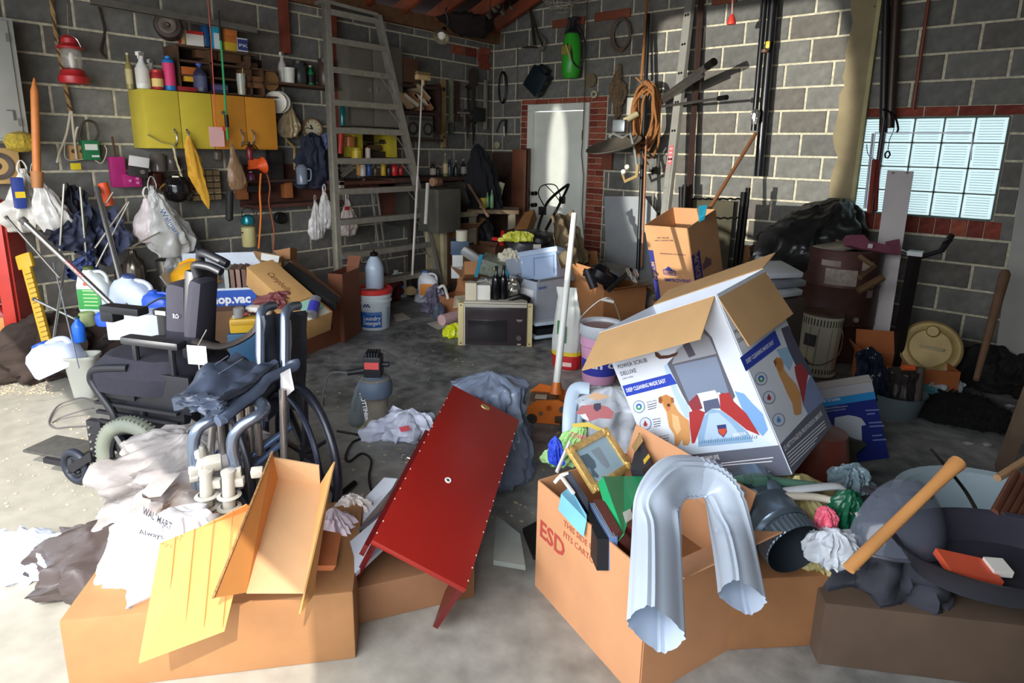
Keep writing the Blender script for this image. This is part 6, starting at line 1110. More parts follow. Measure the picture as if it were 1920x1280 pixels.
# beside the microwave: purple bag, pink roll, yellow bag, papers
heap('dark purple-grey plastic bag left of the microwave',PF(812,585),.2,.18,.27,(110,104,124),50,.95,amp=.35,lean=(.02,0));heap('pale white plastic bag by the ladder foot',PF(800,566),.22,.15,.2,(196,204,214),51,amp=.3)
g=G();g.tube(bez([P(822,540,5.7),P(832,536,5.7),P(838,552,5.6),P(840,560,5.6)],5),.014,8);one('curved_plastic','white curved plastic loop beside the purple bag','plastic piece',g,WHT)
a,b=PF(828,600,.05),PF(868,588,.05);g=G();g.cyl(a,b,.05,n=18);one('paper_roll','pale pink paper roll lying before the microwave','roll',g,mt((216,176,176),.7,0,.05))
g=G();a=PF(823,592,.05);g.bag([(-.02,.05,.05),(.03,.06,.06),(.08,.05,.05),(.12,.02,.02)],M=FY(a),n=20,amp=.3,seed=3);one('grey_pouch','small grey blue pouch at the end of the pink roll','pouch',g,mt((80,88,104),.6,0,.2))
heap('bright yellow crumpled plastic bag on the floor by microwave',PF(848,630),.17,.14,.11,(214,222,30),52,amp=.35,lean=(.02,0))
for lb,q in (('white paper sheet on the floor behind the yellow bag',((800,606),(842,596),(862,604),(822,618))),('small white paper right of the detergent bucket',((738,590),(754,586),(770,597),(742,602))),('pale paper scrap left of the detergent bucket',((655,588),(682,584),(680,592),(655,594)))):
    g=G();g.slab([PF(x,y,.004) for x,y in q],.002);one('paper',lb,'paper',g,mt((196,192,180),.8,0,.06),smooth=0)
# detergent bucket with the blue jug
b=PF(703,612);u=m(b,64);T=thing('detergent_bucket','white detergent bucket with red lid on the floor','bucket',b);M=FY(b);r=m(b,31);h=m(b,70)
g=G(M);g.lathe([(0,0),(r*.86,0),(r*.88,.01),(r*.97,h*.72),(r*1.04,h*.73),(r*1.04,h*.77),(r*.98,h*.78),(r*.99,h*.86),(r*1.05,h*.87),(r*1.05,h*.9),(r,h*.91),(r,h)],32);part(T,'body',g,mt((206,216,222),.35,0,.03));g=G(M);g.lathe([(0,h),(r*1.06,h*.95),(r*1.1,h*.96),(r*1.1,h*1.07),(r*1.0,h*1.09),(r*.95,h*1.05),(0,h*1.05)],32);part(T,'lid',g,mt((200,52,50),.4,0,.05))
def curved(T,nm,M,r,z0,z1,a0,a1,mat_,off=.002,n=14,r2=None):
    g=G(M);vs=[];
    for i in range(n+1):
        a=R(a0+(a1-a0)*i/n);vs+=[(math.sin(a)*(r+off),-math.cos(a)*(r+off),z0),(math.sin(a)*((r2 or r)+off),-math.cos(a)*((r2 or r)+off),z1)]
    g.raw(vs,[(2*i,2*i+2,2*i+3,2*i+1) for i in range(n)]);return part(T,nm,g,mat_,smooth=60)
def ctext(T,s,M,r,z,a0,a1,size,mat_,off=.004,bold=.0,r2=None):
    o=text(T,s,Matrix(),size,mat_,bold=bold,off=0);me=o.data;base=V(T['_o']);xs=[q.co.x for q in me.vertices];x0,x1=min(xs),max(xs)
    b0=V(T['_o'])
    for q in me.vertices:
        wx,wz=q.co.x,q.co.z+b0.z;t=(wx-x0)/(x1-x0);a=R(a0+(a1-a0)*t);q.co=(M @ V((math.sin(a)*(r+off),-math.cos(a)*(r+off),z+wz)))-b0
    return o
lb_=curved(T,'label',M,r*.92,h*.08,h*.5,-45,38,mt((40,100,180),.4,0,.05),r2=r*.955);ctext(T,'Laundry',M,r*.94,h*.29,-28,34,.05,WH,bold=.02);ctext(T,'Detergent',M,r*.93,h*.16,-30,34,.05,WH,bold=.02);ctext(T,'CONCENTRATED',M,r*.95,h*.43,-20,36,.025,mt((150,190,230),.5,0,0))
for k in range(5):a=R((-24,-14,-4,-19,-9)[k]);g=G(M);g.box((0,0,0),(.014,.003,.014),M=Matrix.Rotation(-a,4,'Z') if 0 else Matrix.Translation((math.sin(a)*(r*.965+.004),-math.cos(a)*(r*.965+.004),h*(.66 if k<3 else .7))) @ Matrix.Rotation(a,4,'Z'));part(T,'logo_dot',g,IN((40,50,110)),smooth=0)
curved(T,'side_label',M,r*.93,h*.1,h*.6,60,82,mt((150,180,200),.5,0,.1),r2=r*.96)
g=G(M);g.tube(bez([(-r*1.1,0,h*.86),(-r*1.25,-.05,h*1.05),(-r*.5,-r*1.0,h*1.13),(r*.4,-r*.9,h*1.12),(r*1.0,-.05,h*.95)],6),.004,6);part(T,'bail',g,CHR)
bj=M @ V((.01,0,h*1.07));T=thing('spray_jug','pale blue plastic jug with black top standing on the bucket','jug',bj);Mj=FY(bj);rj=m(bj,17);hj=m(bj,62);g=G(Mj);g.lathe([(0,0),(rj*.95,0),(rj,.01),(rj,hj*.62),(rj*.96,hj*.66),(rj*.75,hj*.82),(rj*.4,hj*.96),(rj*.35,hj)],28);part(T,'body',g,mt((168,182,200),.3,0,.05));g=G(Mj);g.lathe([(rj*.42,hj*.97),(rj*.45,hj*1.06),(rj*.2,hj*1.1)],14);g.tube([(0,0,hj*1.08),(0,0,hj*1.17)],.006,6);part(T,'cap',g,BLKM)
# behind the ladder on the floor: jugs, red case
jug('white jug with blue label standing behind the ladder',PF(748,555),.18,.28,(186,188,184),(200,200,196),(52,110,160),d=.12)
jug('white and orange bleach-type jug at the ladder right foot',PF(803,556,.1),.2,.26,(224,226,230),(90,140,200),(226,140,50),d=.13)
b=PA(665,560,.5);b.z=0;g=G(FA(b));g.box((0,.1,.12),(.5,.25,.22),bev=.02);one('red_case','dusty red case lying on its side behind the ladder','case',g,mt((156,42,36),.5,0,.25))
heap('dark red cloth pile on the floor behind the ladder',V((.3,PA(715,552,.3).y,0)),.45,.3,.28,(86,34,36),55,amp=.3,cat='cloth',name='cloth_pile',rough=.9)
b=PF(672,558);g=G(FY(P(665,520,5.9),15,20));g.box((0,0,0),(.22,.16,.02),bev=.004);one('brown_clipboard','tan cardboard piece on the red case','cardboard',g,mt((150,112,80),.8,0,.1))
g=G();a=P(770,546,5.9);g.bag([(-.03,.05,.03),(.02,.06,.04),(.05,.02,.02)],M=FY(a),n=16,amp=.2);one('tan_block','tan lump on the floor right of the ladder legs','lump',g,mt((150,128,90),.8,0,.2))
# dark moving carton and the pile on it
T,DM,w_,d_,h_=ubox('moving_carton','dark reddish moving carton with gable logo left of the bucket',(577,664),(560,610),(640,640),592,(132,76,52),flaps={'b':(.16,60),'r':(.1,70),'l':(.14,20)})
gable(T.children[0],DM,w_*.25,h_*.42,w_*.5,h_*.3,IN((84,46,40)),None);text(T.children[0],'Ele',DM @ Matrix.Translation((.01,0,h_*.86)),.05,IN((200,180,160)),w=.05)
carton('carton','narrow upright brown carton between ladder and moving carton',FY(PF(650,630),-12),.12,.3,.56,(118,70,46),{'b':(.1,60)})
def tbox(nm,lb,a,b,c,d,th,col,**k):
    g=G();g.slab([a,b,c,d],th);return one(nm,lb,'box',g,mt(col,.7,0,.08),smooth=0)
# long tan carton with script lettering
e0,e1,e2=P(474,474,4.4),P(577,565,4.1),P(462,500,4.25);Xk=(e1-e0).normalized();Yk0=(e2-e0);Nn=Xk.cross(Yk0).normalized();Yk=Nn.cross(Xk)
KM=fr(e2+Nn*0,Xk,-Nn if Nn.dot(CAM-e0)>0 else Nn,V((0,0,0)));zK=(e0-e2);zK=(zK-Xk*zK.dot(Xk)).normalized();yK=zK.cross(Xk).normalized()
KM=fr(e2,Xk,yK,zK);L=(e1-e0).length+.04;wk=.20
T=thing('long_carton','long tan carton with script lettering slanting over the pile','box',e2);g=G(KM);g.box((L/2,.08,wk/2),(L,.16,wk),bev=.003);part(T,'body',g,mt((196,152,96),.75,0,.06));text(T,'Campbells',KM @ Matrix.Translation((L*.18,0,wk*.35)),.06,IN((110,60,40)),shear=.3);g=G(KM);g.box((L*.72,-.001,wk/2),(.004,.002,wk));part(T,'seam',g,mt((130,90,50),.8,0,0),smooth=0)
g=G(KM);g.box((L*.83,-.0015,wk*.55),(.13,.003,wk*.7));lbm=part(T,'mint_label',g,mt((160,214,190),.5,0,.05),smooth=0);g=G(KM);g.box((L*.955,-.0015,wk*.5),(.06,.003,wk*.8));part(T,'white_label',g,mt((216,212,196),.5,0,.05),smooth=0)
tbox('shipping_box','small brown box with white shipping label behind tan carton',P(474,470,4.7),P(528,478,4.7),P(527,497,4.65),P(500,492,4.65),.12,(160,118,76));g=G();g.slab([P(490,474,4.62),P(524,480,4.62),P(522,492,4.6),P(489,487,4.6)],.002);one('address_sheet','white printed address label on the small shipping box','paper',g,mt((216,216,210),.6,0,.15),smooth=0)
tbox('carton','brown carton edge peeking behind the shipping box',P(512,470,4.8),P(544,464,4.8),P(544,486,4.8),P(530,488,4.8),.15,(156,110,66))
a=(P(529,492,4.5),P(545,490,4.6),P(634,560,4.2),P(634,568,4.15),P(620,566,4.15),P(527,505,4.4));g=G();g.slab([P(527,505,4.45),P(543,490,4.6),P(634,557,4.25),P(630,570,4.15)],.05);one('black_box','long black foam-faced box slanting right of the tan carton','box',g,mt((24,24,26),.8,0,.1),smooth=0);g=G();g.slab([P(543,488,4.65),P(552,486,4.75),P(640,556,4.35),P(634,558,4.3)],.04);one('board','brown board edge above the long black box','board',g,mt((124,84,58),.8,0,.15),smooth=0)
b=P(590,568,4.0);T=thing('spray_can','silver and blue can end sticking out of the moving carton','can',b);g=G(FY(b,0,-50,0));g.lathe([(0,-.1),(.035,-.1),(.035,.04),(.02,.05),(0,.05)],18);part(T,'body',g,mt((150,150,156),.3,.5,.1));g=G(FY(b,0,-50,0));g.lathe([(.0355,-.08),(.0355,-.0)],18,cap=False);part(T,'band',g,mt((60,60,160),.4,0,0))
heap('pile of mixed red and brown packets in the moving carton',P(520,572,4.1),.2,.16,.09,(120,60,60),60,amp=.5,cat='packets',name='packets',rough=.6)
b=P(535,580,3.9);g=G(FY(FY(PF(478,705),15) @ V((.09,.1,.44)),0));g.lathe([(.03,-.03),(.04,-.02),(.04,.02),(.03,.03)],18,M=Matrix.Rotation(R(75),4,'Y'));g.box((-.07,0,0),(.12,.08,.05),bev=.01);one('tape_gun','white tape roll lying behind the wheelchair handles','tape',g,WHT)
# shop vacuum carton
SMv=FY(PF(420,658),16);sw,sd,sh=.56,.36,.53
T=carton('vacuum_carton','white vacuum cleaner carton with blue band and open top',SMv,sw,sd,sh,(196,204,216),{'b':(.2,75),'l':(.12,60)});SF=SMv @ Matrix.Translation((-sw/2,-sd/2-.003,0));fp=T.children[0]
poly(fp,'blue_band',SF,[(0,sh*.73),(sw,sh*.73),(sw,sh*.97),(0,sh*.97)],IN((30,80,176)),.001);text(fp,'hop.vac',SF @ Matrix.Translation((.26,0,sh*.79)),.09,WH,w=.26,bold=.04);text(fp,'Vacuum with blower',SF @ Matrix.Translation((.25,0,sh*.66)),.03,INK,w=.25);poly(fp,'grey_band',SF,[(0,sh*.55),(sw,sh*.62),(sw,sh*.71),(0,sh*.71)],IN((170,180,196)),.0006);text(fp,'5.5 HP',SF @ Matrix.Translation((.25,0,sh*.57)),.035,INK,bold=.03);poly(fp,'teal_field',SF,[(0,0),(sw,0),(sw,sh*.45),(0,sh*.35)],IN((60,120,170)),.0006)
# hard hat, cushions, boards in the carton
b=SMv @ V((-.16,.0,sh+.0));T=thing('hard_hat','yellow hard hat resting in the vacuum carton','hard hat',b);Mh=FY(b,0,-8,-10);g=G(Mh);r=.15;g.lathe([(r,0),(r*.99,.04),(r*.86,.1),(r*.55,.15),(r*.2,.17),(0,.173)],30,sx=1.15);g.tube([(-r*1.0,0,.07),(-r*.5,0,.165),(0,0,.185),(r*.5,0,.165),(r,0,.07)],.012,6);part(T,'shell',g,mt((232,168,30),.3,0,.06,coat=.3));g=G(Mh);g.lathe([(r*.98,0),(r*1.12,-.005),(r*1.12,-.012),(r*.98,-.01)],30,sx=1.15,cap=False);part(T,'brim',g,mt((226,160,30),.35,0,.05))
for k in range(4):
    g=G(SMv @ Matrix.Translation((.02+.04*k,.02,sh+.0)) @ Matrix.Rotation(R(18),4,'Y'));g.slab([(-.0,-.1,.12),(.03,-.1,.12),(.07,-.1,-.02),(.03,-.1,-.12),(.0,-.1,-.12),(.04,-.1,-.0)],.012) if 0 else g.prism([(0,.13),(.03,.13),(.075,.0),(.03,-.13),(0,-.13),(.045,0)],-.12,.12);one('air_filter',('pale folded filter panel nearest the hard hat','second brown-edged folded panel right of the hard hat','third brown-edged folded panel right of the hard hat','rightmost brown-edged folded panel in the carton')[k],'filter',g,mt(((176,180,176),(130,104,92),(150,122,108),(116,88,78))[k],.8,0,.1),smooth=0)
# yellow case with cables, blue bin, small carton
b=FY(PF(478,705),15) @ V((-.03,.02,.302));T=thing('yellow_case','yellow plastic tackle case with cables on top','case',b);M=FY(b,15);g=G(M);g.box((.02,.1,.05),(.26,.2,.1),bev=.015);part(T,'body',g,mt((206,164,40),.4,0,.08));g=G(M);g.box((.02,-.003,.07),(.24,.01,.02),bev=.003);part(T,'rim',g,mt((186,144,30),.4,0,0))
for k,c in enumerate(((226,222,210),(200,60,50),(40,40,44),(226,220,200))):
    g=G();g.tube([M @ V((-.04+.04*k+.05*math.cos(t*.7+k),.07+.05*math.sin(t*.9),.11+.012*k+.012*math.sin(t*1.3))) for t in range(16)],.005,6);part(T,'cable',g,mt(c,.5,0,0))
g=G(FY(PF(478,705),15));g.box((0,.13,.15),(.32,.22,.3),bev=.012);one('blue_bin','dull blue plastic bin under the yellow case','bin',g,mt((36,84,120),.5,0,.1))
g=G(FY(P(400,690,3.4),25));g.box((0,.05,.03),(.15,.12,.14),bev=.003);one('small_carton','small tan carton behind the wheelchair tag','box',g,mt((166,120,78),.7,0,.1))
# clear glass jar on carton
bottle('clear plastic jar standing beside the cables',FY(PF(478,705),15) @ V((-.08,.06,.405)),.08,.035,(190,196,196),None,None,'jar',trans=.6,name='jar',cat='jar')
# jugs at left
def lj(lb,x,y,d,w,h,c,cap,lab=None,txt=None,rot=0,ty=0,dd=None):b=P(x,y,d);return jug(lb,b,w,h,c,cap,lab,M=FY(b,rot,0,ty),txt=txt,d=dd)
lj('white weed killer jug with green label behind the silver poles',184,584,4.0,.2,.30,(216,222,220),(90,100,50),(56,150,74),dd=.13)
jg=[o for o in bpy.data.objects if o.get('label','').startswith('white weed killer')][0];jM=FY(P(184,584,4.0));g=G(jM);g.box((0,-.069,.2),(.05,.003,.02));part(jg,'red_badge',g,IN((220,90,60)),smooth=0)
for k in range(5):g=G(jM);g.box((.01,-.069,.06+.024*k),(.09,.003,.006));part(jg,'print_line',g,IN((190,220,150)),smooth=0)
lj('pale translucent jug with blue cap tipped beside the green one',246,584,3.95,.26,.24,(198,208,228),(56,76,130),ty=12)
lj('white jug lying low left of the grey bin',118,692,3.75,.3,.2,(206,216,240),(40,90,200),ty=-25)
b=P(150,640,3.75);bottle('bright blue bottle standing behind the grey bin',b,.16,.035,(30,100,200),(30,60,50),None,'bottle')
bottle('greenish glass jar left of the green jug base',P(165,610,3.85),.1,.045,(150,160,110),None,None,'jar',name='jar',cat='jar')
lj('bright blue jug behind the wheelchair armrest',298,585,3.9,.18,.14,(40,84,190),(50,90,200))
lj('blue windshield fluid jug low between bin and chair',215,608,3.8,.2,.1,(50,90,210),(60,100,210))
g=G(FY(P(250,632,3.7),5));g.box((0,.1,.06),(.3,.2,.16),bev=.01);one('white_box','pale white carton behind the wheelchair seat','box',g,mt((200,208,214),.5,0,.05))
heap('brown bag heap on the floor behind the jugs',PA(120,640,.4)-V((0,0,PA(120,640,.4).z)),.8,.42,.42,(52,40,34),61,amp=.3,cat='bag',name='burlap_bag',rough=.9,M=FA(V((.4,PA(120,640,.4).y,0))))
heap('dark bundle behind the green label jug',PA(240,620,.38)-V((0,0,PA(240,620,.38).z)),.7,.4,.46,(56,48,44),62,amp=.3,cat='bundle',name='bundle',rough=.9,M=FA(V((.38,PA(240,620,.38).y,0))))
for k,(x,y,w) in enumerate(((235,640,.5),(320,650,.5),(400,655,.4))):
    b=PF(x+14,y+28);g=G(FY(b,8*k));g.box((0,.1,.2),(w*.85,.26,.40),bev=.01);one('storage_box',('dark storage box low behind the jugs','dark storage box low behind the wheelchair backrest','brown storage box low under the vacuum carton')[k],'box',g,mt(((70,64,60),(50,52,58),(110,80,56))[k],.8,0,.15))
# grey waste bin
b=PF(163,742);T=thing('waste_bin','light grey waste bin on the floor by the wheelchair','bin',b);M=FY(b,10);h=m(b,82);w=m(b,44);g=G(M);g.bag([(0,w*.40,w*.32),(.01,w*.42,w*.34),(h*.9,w*.6,w*.46),(h*.93,w*.66,w*.52),(h,w*.66,w*.52),(h,w*.6,w*.46),(.03,w*.38,w*.3)],n=28,amp=0,sq=.55,steps=1);part(T,'body',g,mt((176,176,166),.5,0,.05),smooth=50)
# ---- sump pump / sander with dust bag
b=PF(706,800);T=thing('dust_pump','grey-blue dusty shop machine with black motor and cloth bag','power tool',b);M=FY(b);s=m(b,1)
g=G(M);g.lathe([(0,0),(s*24,0),(s*25,s*6),(s*22,s*55),(s*24,s*62),(s*29,s*66),(s*30,s*88),(s*26,s*98),(s*14,s*102),(0,s*103)],28);part(T,'canister',g,mt((122,116,102),.6,0,.3,.2,8.));g=G(M);g.lathe([(s*29.5,s*66),(s*31,s*70),(s*31,s*86),(s*28,s*96),(s*15,s*103)],28,cap=False);part(T,'collar',g,mt((90,104,124),.5,0,.15))
g=G(M);g.box((-s*2,0,s*122),(s*32,s*30,s*40),bev=s*4);g.cyl((s*14,0,s*124),(s*26,0,s*124),s*5,n=10);for_=[g.box((-s*12+k*s*5,-s*2,s*146),(s*3,s*24,s*8)) for k in range(5)];g.cyl((-s*18,0,s*112),(-s*50,0,s*106),s*6,s*5,10);mo=part(T,'motor',g,mt((36,38,44),.5,.1,.1));g=G(M);g.box((-s*2,-s*16,s*126),(s*26,s*1.5,s*13));part(mo,'red_label',g,mt((214,84,84),.5,0,.05),smooth=0)
g=G(M @ Matrix.Translation((-s*28,-s*8,0)));g.bag([(s*6,s*12,s*8,-s*4,0),(s*12,s*17,s*11,-s*5,0),(s*50,s*15,s*10,-s*2,0),(s*85,s*11,s*9,s*6,0),(s*104,s*7,s*6,s*14,0)],n=26,amp=.25,seed=4,folds=3);bg_=part(T,'dust_bag',g,mt((96,104,106),.8,0,.2,.1));text(bg_,'MOTTINER',M @ Matrix.Translation((-s*24,-s*20.5,s*76)) @ Matrix.Rotation(R(80),4,'Y'),s*11,WH,bold=.03)
g=G(M);g.bag([(0,s*10,s*10,-s*22,-s*6),(s*8,s*9,s*8,-s*22,-s*6),(s*20,s*4,s*4,-s*24,-s*6)],n=14,amp=.2);part(T,'sawdust_bag_tip',g,mt((150,132,80),.9,0,.2));g=G(M);g.lathe([(0,0),(s*31,0),(s*31,s*4),(s*20,s*5),(0,s*5)],24);part(T,'base',g,mt((100,100,96),.6,0,.2))
g=G();g.tube(bez([M @ V((-s*50,0,s*106)),PF(620,700,.18),PF(608,730,.01),PF(604,760,.008)],8),.005,6);part(T,'power_cord',g,mt((130,130,134),.5,0,0))
g=G();g.tube(bez([PF(x,y,.008) for x,y in ((632,808),(680,818),(660,830),(648,855),(655,865),(678,850),(696,862),(692,890),(694,910),(700,930))],6),.006,6);g.tube([PF(640,925,.02),PF(665,905,.02)],.014,8);one('power_cord','black power cord snaking over the floor by the wheel','cord',g,BLKM)
heap('white crumpled plastic bag with red print on bare floor',PF(748,815),.32,.22,.13,(206,212,232),64,amp=.4,knot=False,lean=(.05,.02));wbag=[o for o in bpy.data.objects if o.get('label','').startswith('white crumpled plastic bag with red')][0];g=G();g.raw([P(748,801,dep(PF(748,815))-.16),P(766,797,dep(PF(748,815))-.16),P(770,806,dep(PF(748,815))-.17),P(752,810,dep(PF(748,815))-.17)],[(0,1,2,3)]);part(wbag,'red_print',g,mt((210,60,74),.6,0,.3),smooth=0)
# ---- pet food sack
b=PF(1062,690);T=thing('feed_sack','white paper feed sack with red bottom standing by the pole','sack',b);M=FY(b,-14);w,h=m(b,48),m(b,160)
g=G(M);pr=[(0,w*.45,w*.28),(.02,w*.52,w*.34),(h*.3,w*.56,w*.36),(h*.65,w*.52,w*.32),(h*.85,w*.4,w*.14,-w*.05,0),(h*.97,w*.38,w*.03,-w*.12,0)];g.bag(pr,n=40,amp=.09,seed=6,folds=3,sq=.75);part(T,'body',g,mt((200,202,196),.5,0,.06,.15,10.),smooth=60)
g=G(M);g.bag([(.004,w*.47,w*.3),(.02,w*.535,w*.355),(h*.18,w*.56,w*.365)],n=40,amp=.09,seed=6,folds=3,sq=.75);part(T,'red_bottom',g,mt((190,40,44),.5,0,.06),smooth=60);g=G(M);g.bag([(h*.18,w*.562,w*.368),(h*.225,w*.566,w*.37)],n=40,amp=.09,seed=6,folds=3,sq=.75,steps=2);part(T,'yellow_stripe',g,mt((226,196,50),.5,0,.04),smooth=60)
for a_,b_,hh_,c in ((-.14,.42,.16,(200,40,44)),(-.1,.4,.5,(50,120,60)),(-.02,.3,.02,(40,40,44))):
    pass
g=G(M);g.box((-w*.3,-w*.36,h*.52),(w*.12,.004,h*.16));g.box((-w*.05,-w*.39,h*.44),(w*.1,.004,h*.2));part(T,'green_print',g,mt((60,120,70),.6,0,.2),smooth=0);g=G(M);g.box((w*.05,-w*.42,h*.09),(w*.4,.004,.03));part(T,'pale_print',g,IN((236,200,190)),smooth=0)
# ---- pink bucket
b=PF(1122,712);T=thing('pink_bucket','pink-filled clear tub with translucent lid and blue print','bucket',b);M=FY(b);r=m(b,36);h=m(b,112)
g=G(M);g.lathe([(0,0),(r*.82,0),(r*.86,.015),(r*.97,h*.62),(r*1.03,h*.64),(r*1.0,h*.8)],36,cap=False);part(T,'body',g,mt((222,164,200),.35,0,.05));g=G(M);g.lathe([(r*1.0,h*.78),(r*1.1,h*.82),(r*1.13,h*.96),(r*1.1,h*1.0),(r*.98,h*.98),(r*.95,h*.93),(0,h*.92)],36,cap=False);part(T,'lid_rim',g,mt((200,206,214),.35,0,.04));g=G(M);g.lathe([(0,h*.935),(r*.93,h*.935),(0,h*.94)],30);part(T,'lid_panel',g,mt((168,136,132),.4,0,.15))
curved(T,'blue_label',M,r*.89,h*.16,h*.42,-80,60,IN((56,62,170)),r2=r*.935);ctext(T,"'an C",M,r*.94,h*.3,-50,50,.06,WH,bold=.03)
g=G(M);g.tube(bez([(-r*1.12,0,h*.85),(-r*1.05,-.04,h*1.12),(-r*.1,-.05,h*1.42),(r*.5,-.05,h*1.38),(r*1.12,0,h*.88)],7),.004,6);part(T,'bail',g,mt((170,170,166),.4,.5,0));g=G(M);g.cyl((-r*.1,-.05,h*1.42),(r*.5,-.05,h*1.38),.011,n=10);part(T,'grip',g,WHT)
# ---- floor jack and its pole
b=PF(1025,795);T=thing('floor_jack','orange hydraulic floor jack on the concrete','floor jack',b);OR=mt((214,112,36),.45,.1,.15);M=FY(b,-8);s=m(b,1)
g=G(M);g.prism([(-s*38,s*30),(-s*34,s*2),(s*40,s*2),(s*42,s*40),(s*20,s*50),(-s*20,s*46)],-s*2,s*2);sp=part(T,'side_plate',g,OR,smooth=0);g=G(M @ Matrix.Translation((0,s*60,0)));g.prism([(-s*38,s*40),(-s*34,s*2),(s*40,s*2),(s*42,s*40),(s*20,s*50),(-s*20,s*56)],-s*2,s*2);part(T,'side_plate',g,OR,smooth=0)
g=G(M);g.box((-s*10,s*30,s*30),(s*52,s*52,s*24),bev=s*4);part(T,'cylinder_block',g,mt((120,96,76),.6,.3,.3,.2));g=G(M);g.box((-s*14,s*24,s*44),(s*22,s*16,s*2));part(T,'label',g,mt((180,170,150),.6,0,.1),smooth=0)
for x,z,rr,c in ((-s*12,s*22,s*4,(150,120,90)),(s*28,s*33,s*6,(110,106,100)),(s*3,s*34,s*5,(196,100,30))):g=G(M);g.cyl((x,-s*2,z),(x,-s*5,z),rr,n=12);part(sp,'bolt',g,mt(c,.4,.6,.1))
g=G(M);g.box((s*28,-s*2.5,s*12),(s*26,s*2,s*14),bev=s*2);part(sp,'axle_hole',g,mt((84,62,46),.6,.3,.2));hb=M @ V((s*14,s*30,s*50));ht=P(1044,716,dep(hb));g=G();g.cyl(hb,ht,s*13,s*8,14);part(T,'handle_socket',g,OR)
for x in (-s*28,s*32):
    for y in (0,s*60):g=G(M);g.cyl((x,y-s*3,s*10),(x,y+s*3,s*10),s*10,n=16);part(T,'wheel',g,mt((60,56,52),.5,.4,.1))
dp0=dep(ht);tp_=P(1077,400,dp0+.15);g=G();g.cyl(ht+(ht-tp_).normalized()*.02,tp_,m(ht,7),m(tp_,5.2),18);one('white_pole','white pole standing up from the orange floor jack','pole',g,mt((214,216,210),.45,0,.06,.1))
# ---- right side: barrel, bag, heater
b=PF(1548,705);b=PF(1556,660);T=thing('steel_drum','rusty dark brown steel drum with torn white label','drum',b);M=FY(b,0);r=.275;h=.86;g=G(M);g.lathe([(0,0),(r*.98,0),(r,.02),(r,h*.33),(r*1.02,h*.345),(r,h*.36),(r,h*.66),(r*1.02,h*.675),(r,h*.69),(r,h*.98),(r*1.02,h),(r*.97,h),(r*.95,h*.5)],40,cap=False);part(T,'shell',g,mt((82,54,48),.5,.3,.3,.2,6.))
curved(T,'torn_label',M,r*1.0,h*.70,h*.84,-50,-5,mt((150,138,128),.8,0,.3,.2,30.));curved(T,'torn_label',M,r*1.0,h*.86,h*.91,-58,-30,mt((140,126,118),.8,0,.3));curved(T,'torn_label',M,r*1.0,h*.84,h*.92,0,20,mt((146,130,118),.8,0,.3));curved(T,'torn_label',M,r*1.0,h*.6,h*.72,14,26,mt((130,116,108),.8,0,.3))
heap('big black trash bag bulging over the drum and boxes',V((b.x-.35,b.y+.05,.62)),.75,.55,.62,(34,34,34),71,amp=.2,rough=.35,name='trash_bag',lean=(.25,.1),folds=3,knot=False,M=FY(V((b.x-.33,b.y+.02,.62)),0,0,8),n=72)
g=G(FY(V((b.x-.5,b.y+.1,0)),10));g.box((0,.05,.3),(.5,.5,.6),bev=.01);one('storage_box','dark brown box under the big black trash bag','box',g,mt((70,50,42),.8,0,.2))
g=G(FY(M @ V((-.1,-.05,h*.98)),12,0,-8));g.box((.0,0,.02),(.28,.16,.05),bev=.02);one('foam_tray','cream rounded plastic tray tilted on the drum rim','tray',g,mt((150,142,124),.5,0,.1))
for k,(dx_,dy_,c,rr) in enumerate((((.02),.1,(120,96,60),20),(.1,.05,(160,156,140),-30),(.05,.18,(140,120,50),50))):
    g=G(FY(M @ V((dx_,dy_,h*1.02)),rr,10));g.box((0,0,.02),(.16,.12,.03),bev=.003);one('packing_piece',('brown cardboard scrap on the drum','pale foam sheet on the drum','yellow-brown packet on the drum')[k],'scrap',g,mt(c,.8,0,.15))
g=G();g.cyl(P(1610,545,4.3),P(1655,520,4.3),.025,n=8);g.tube([P(1612,480,4.4),P(1640,500,4.3),P(1612,520,4.25)],.02,6);one('wood_scrap','brown wooden offcuts sticking from the drum right side','wood',g,mt((96,70,46),.8,0,.2))
# string trimmer
T=thing('string_trimmer','dusty pink-purple garden trimmer lying above the drum','trimmer',P(1640,460,4.2));PU=mt((120,66,82),.5,0,.1);g=G();d0=4.3
g.slab([P(1592,447,d0),P(1598,440,d0),P(1620,440,d0),P(1630,452,d0),P(1680,462,d0),P(1687,476,d0),P(1660,474,d0),P(1615,466,d0),P(1594,460,d0)],.08);part(T,'housing',g,PU);g=G();g.slab([P(1670,452,d0),P(1687,448,d0),P(1690,478,d0),P(1672,476,d0)],.06);part(T,'guard',g,PU);g=G();g.box(P(1632,461,d0-.01),(.03,.01,.03));part(T,'badge',g,mt((160,150,146),.5,0,0));g=G();g.cyl(P(1688,470,d0),P(1712,480,d0),.012,n=8);part(T,'shaft',g,CHR)
T=thing('black_stand','black square post with forked top standing before the back wall','stand',PF(1690,640));g=G();a=P(1716,480,4.2);a2=PF(1695,632);g.cyl(a,V((a.x-.02,a.y,.0)),.04,n=4);part(T,'post',g,mt((26,22,24),.5,.2,.1));g=G();g.box(a+V((0,0,.02)),(.09,.09,.03));part(T,'cap',g,mt((150,150,150),.4,.4,0));g=G();g.tube([a+V((0,0,-.02)),P(1765,470,4.15),P(1772,455,4.15),P(1782,450,4.1)],.016,8);g.tube([P(1765,470,4.15),P(1785,440,4.15)],.02,8);part(T,'arm',g,mt((34,30,32),.5,.3,.1))
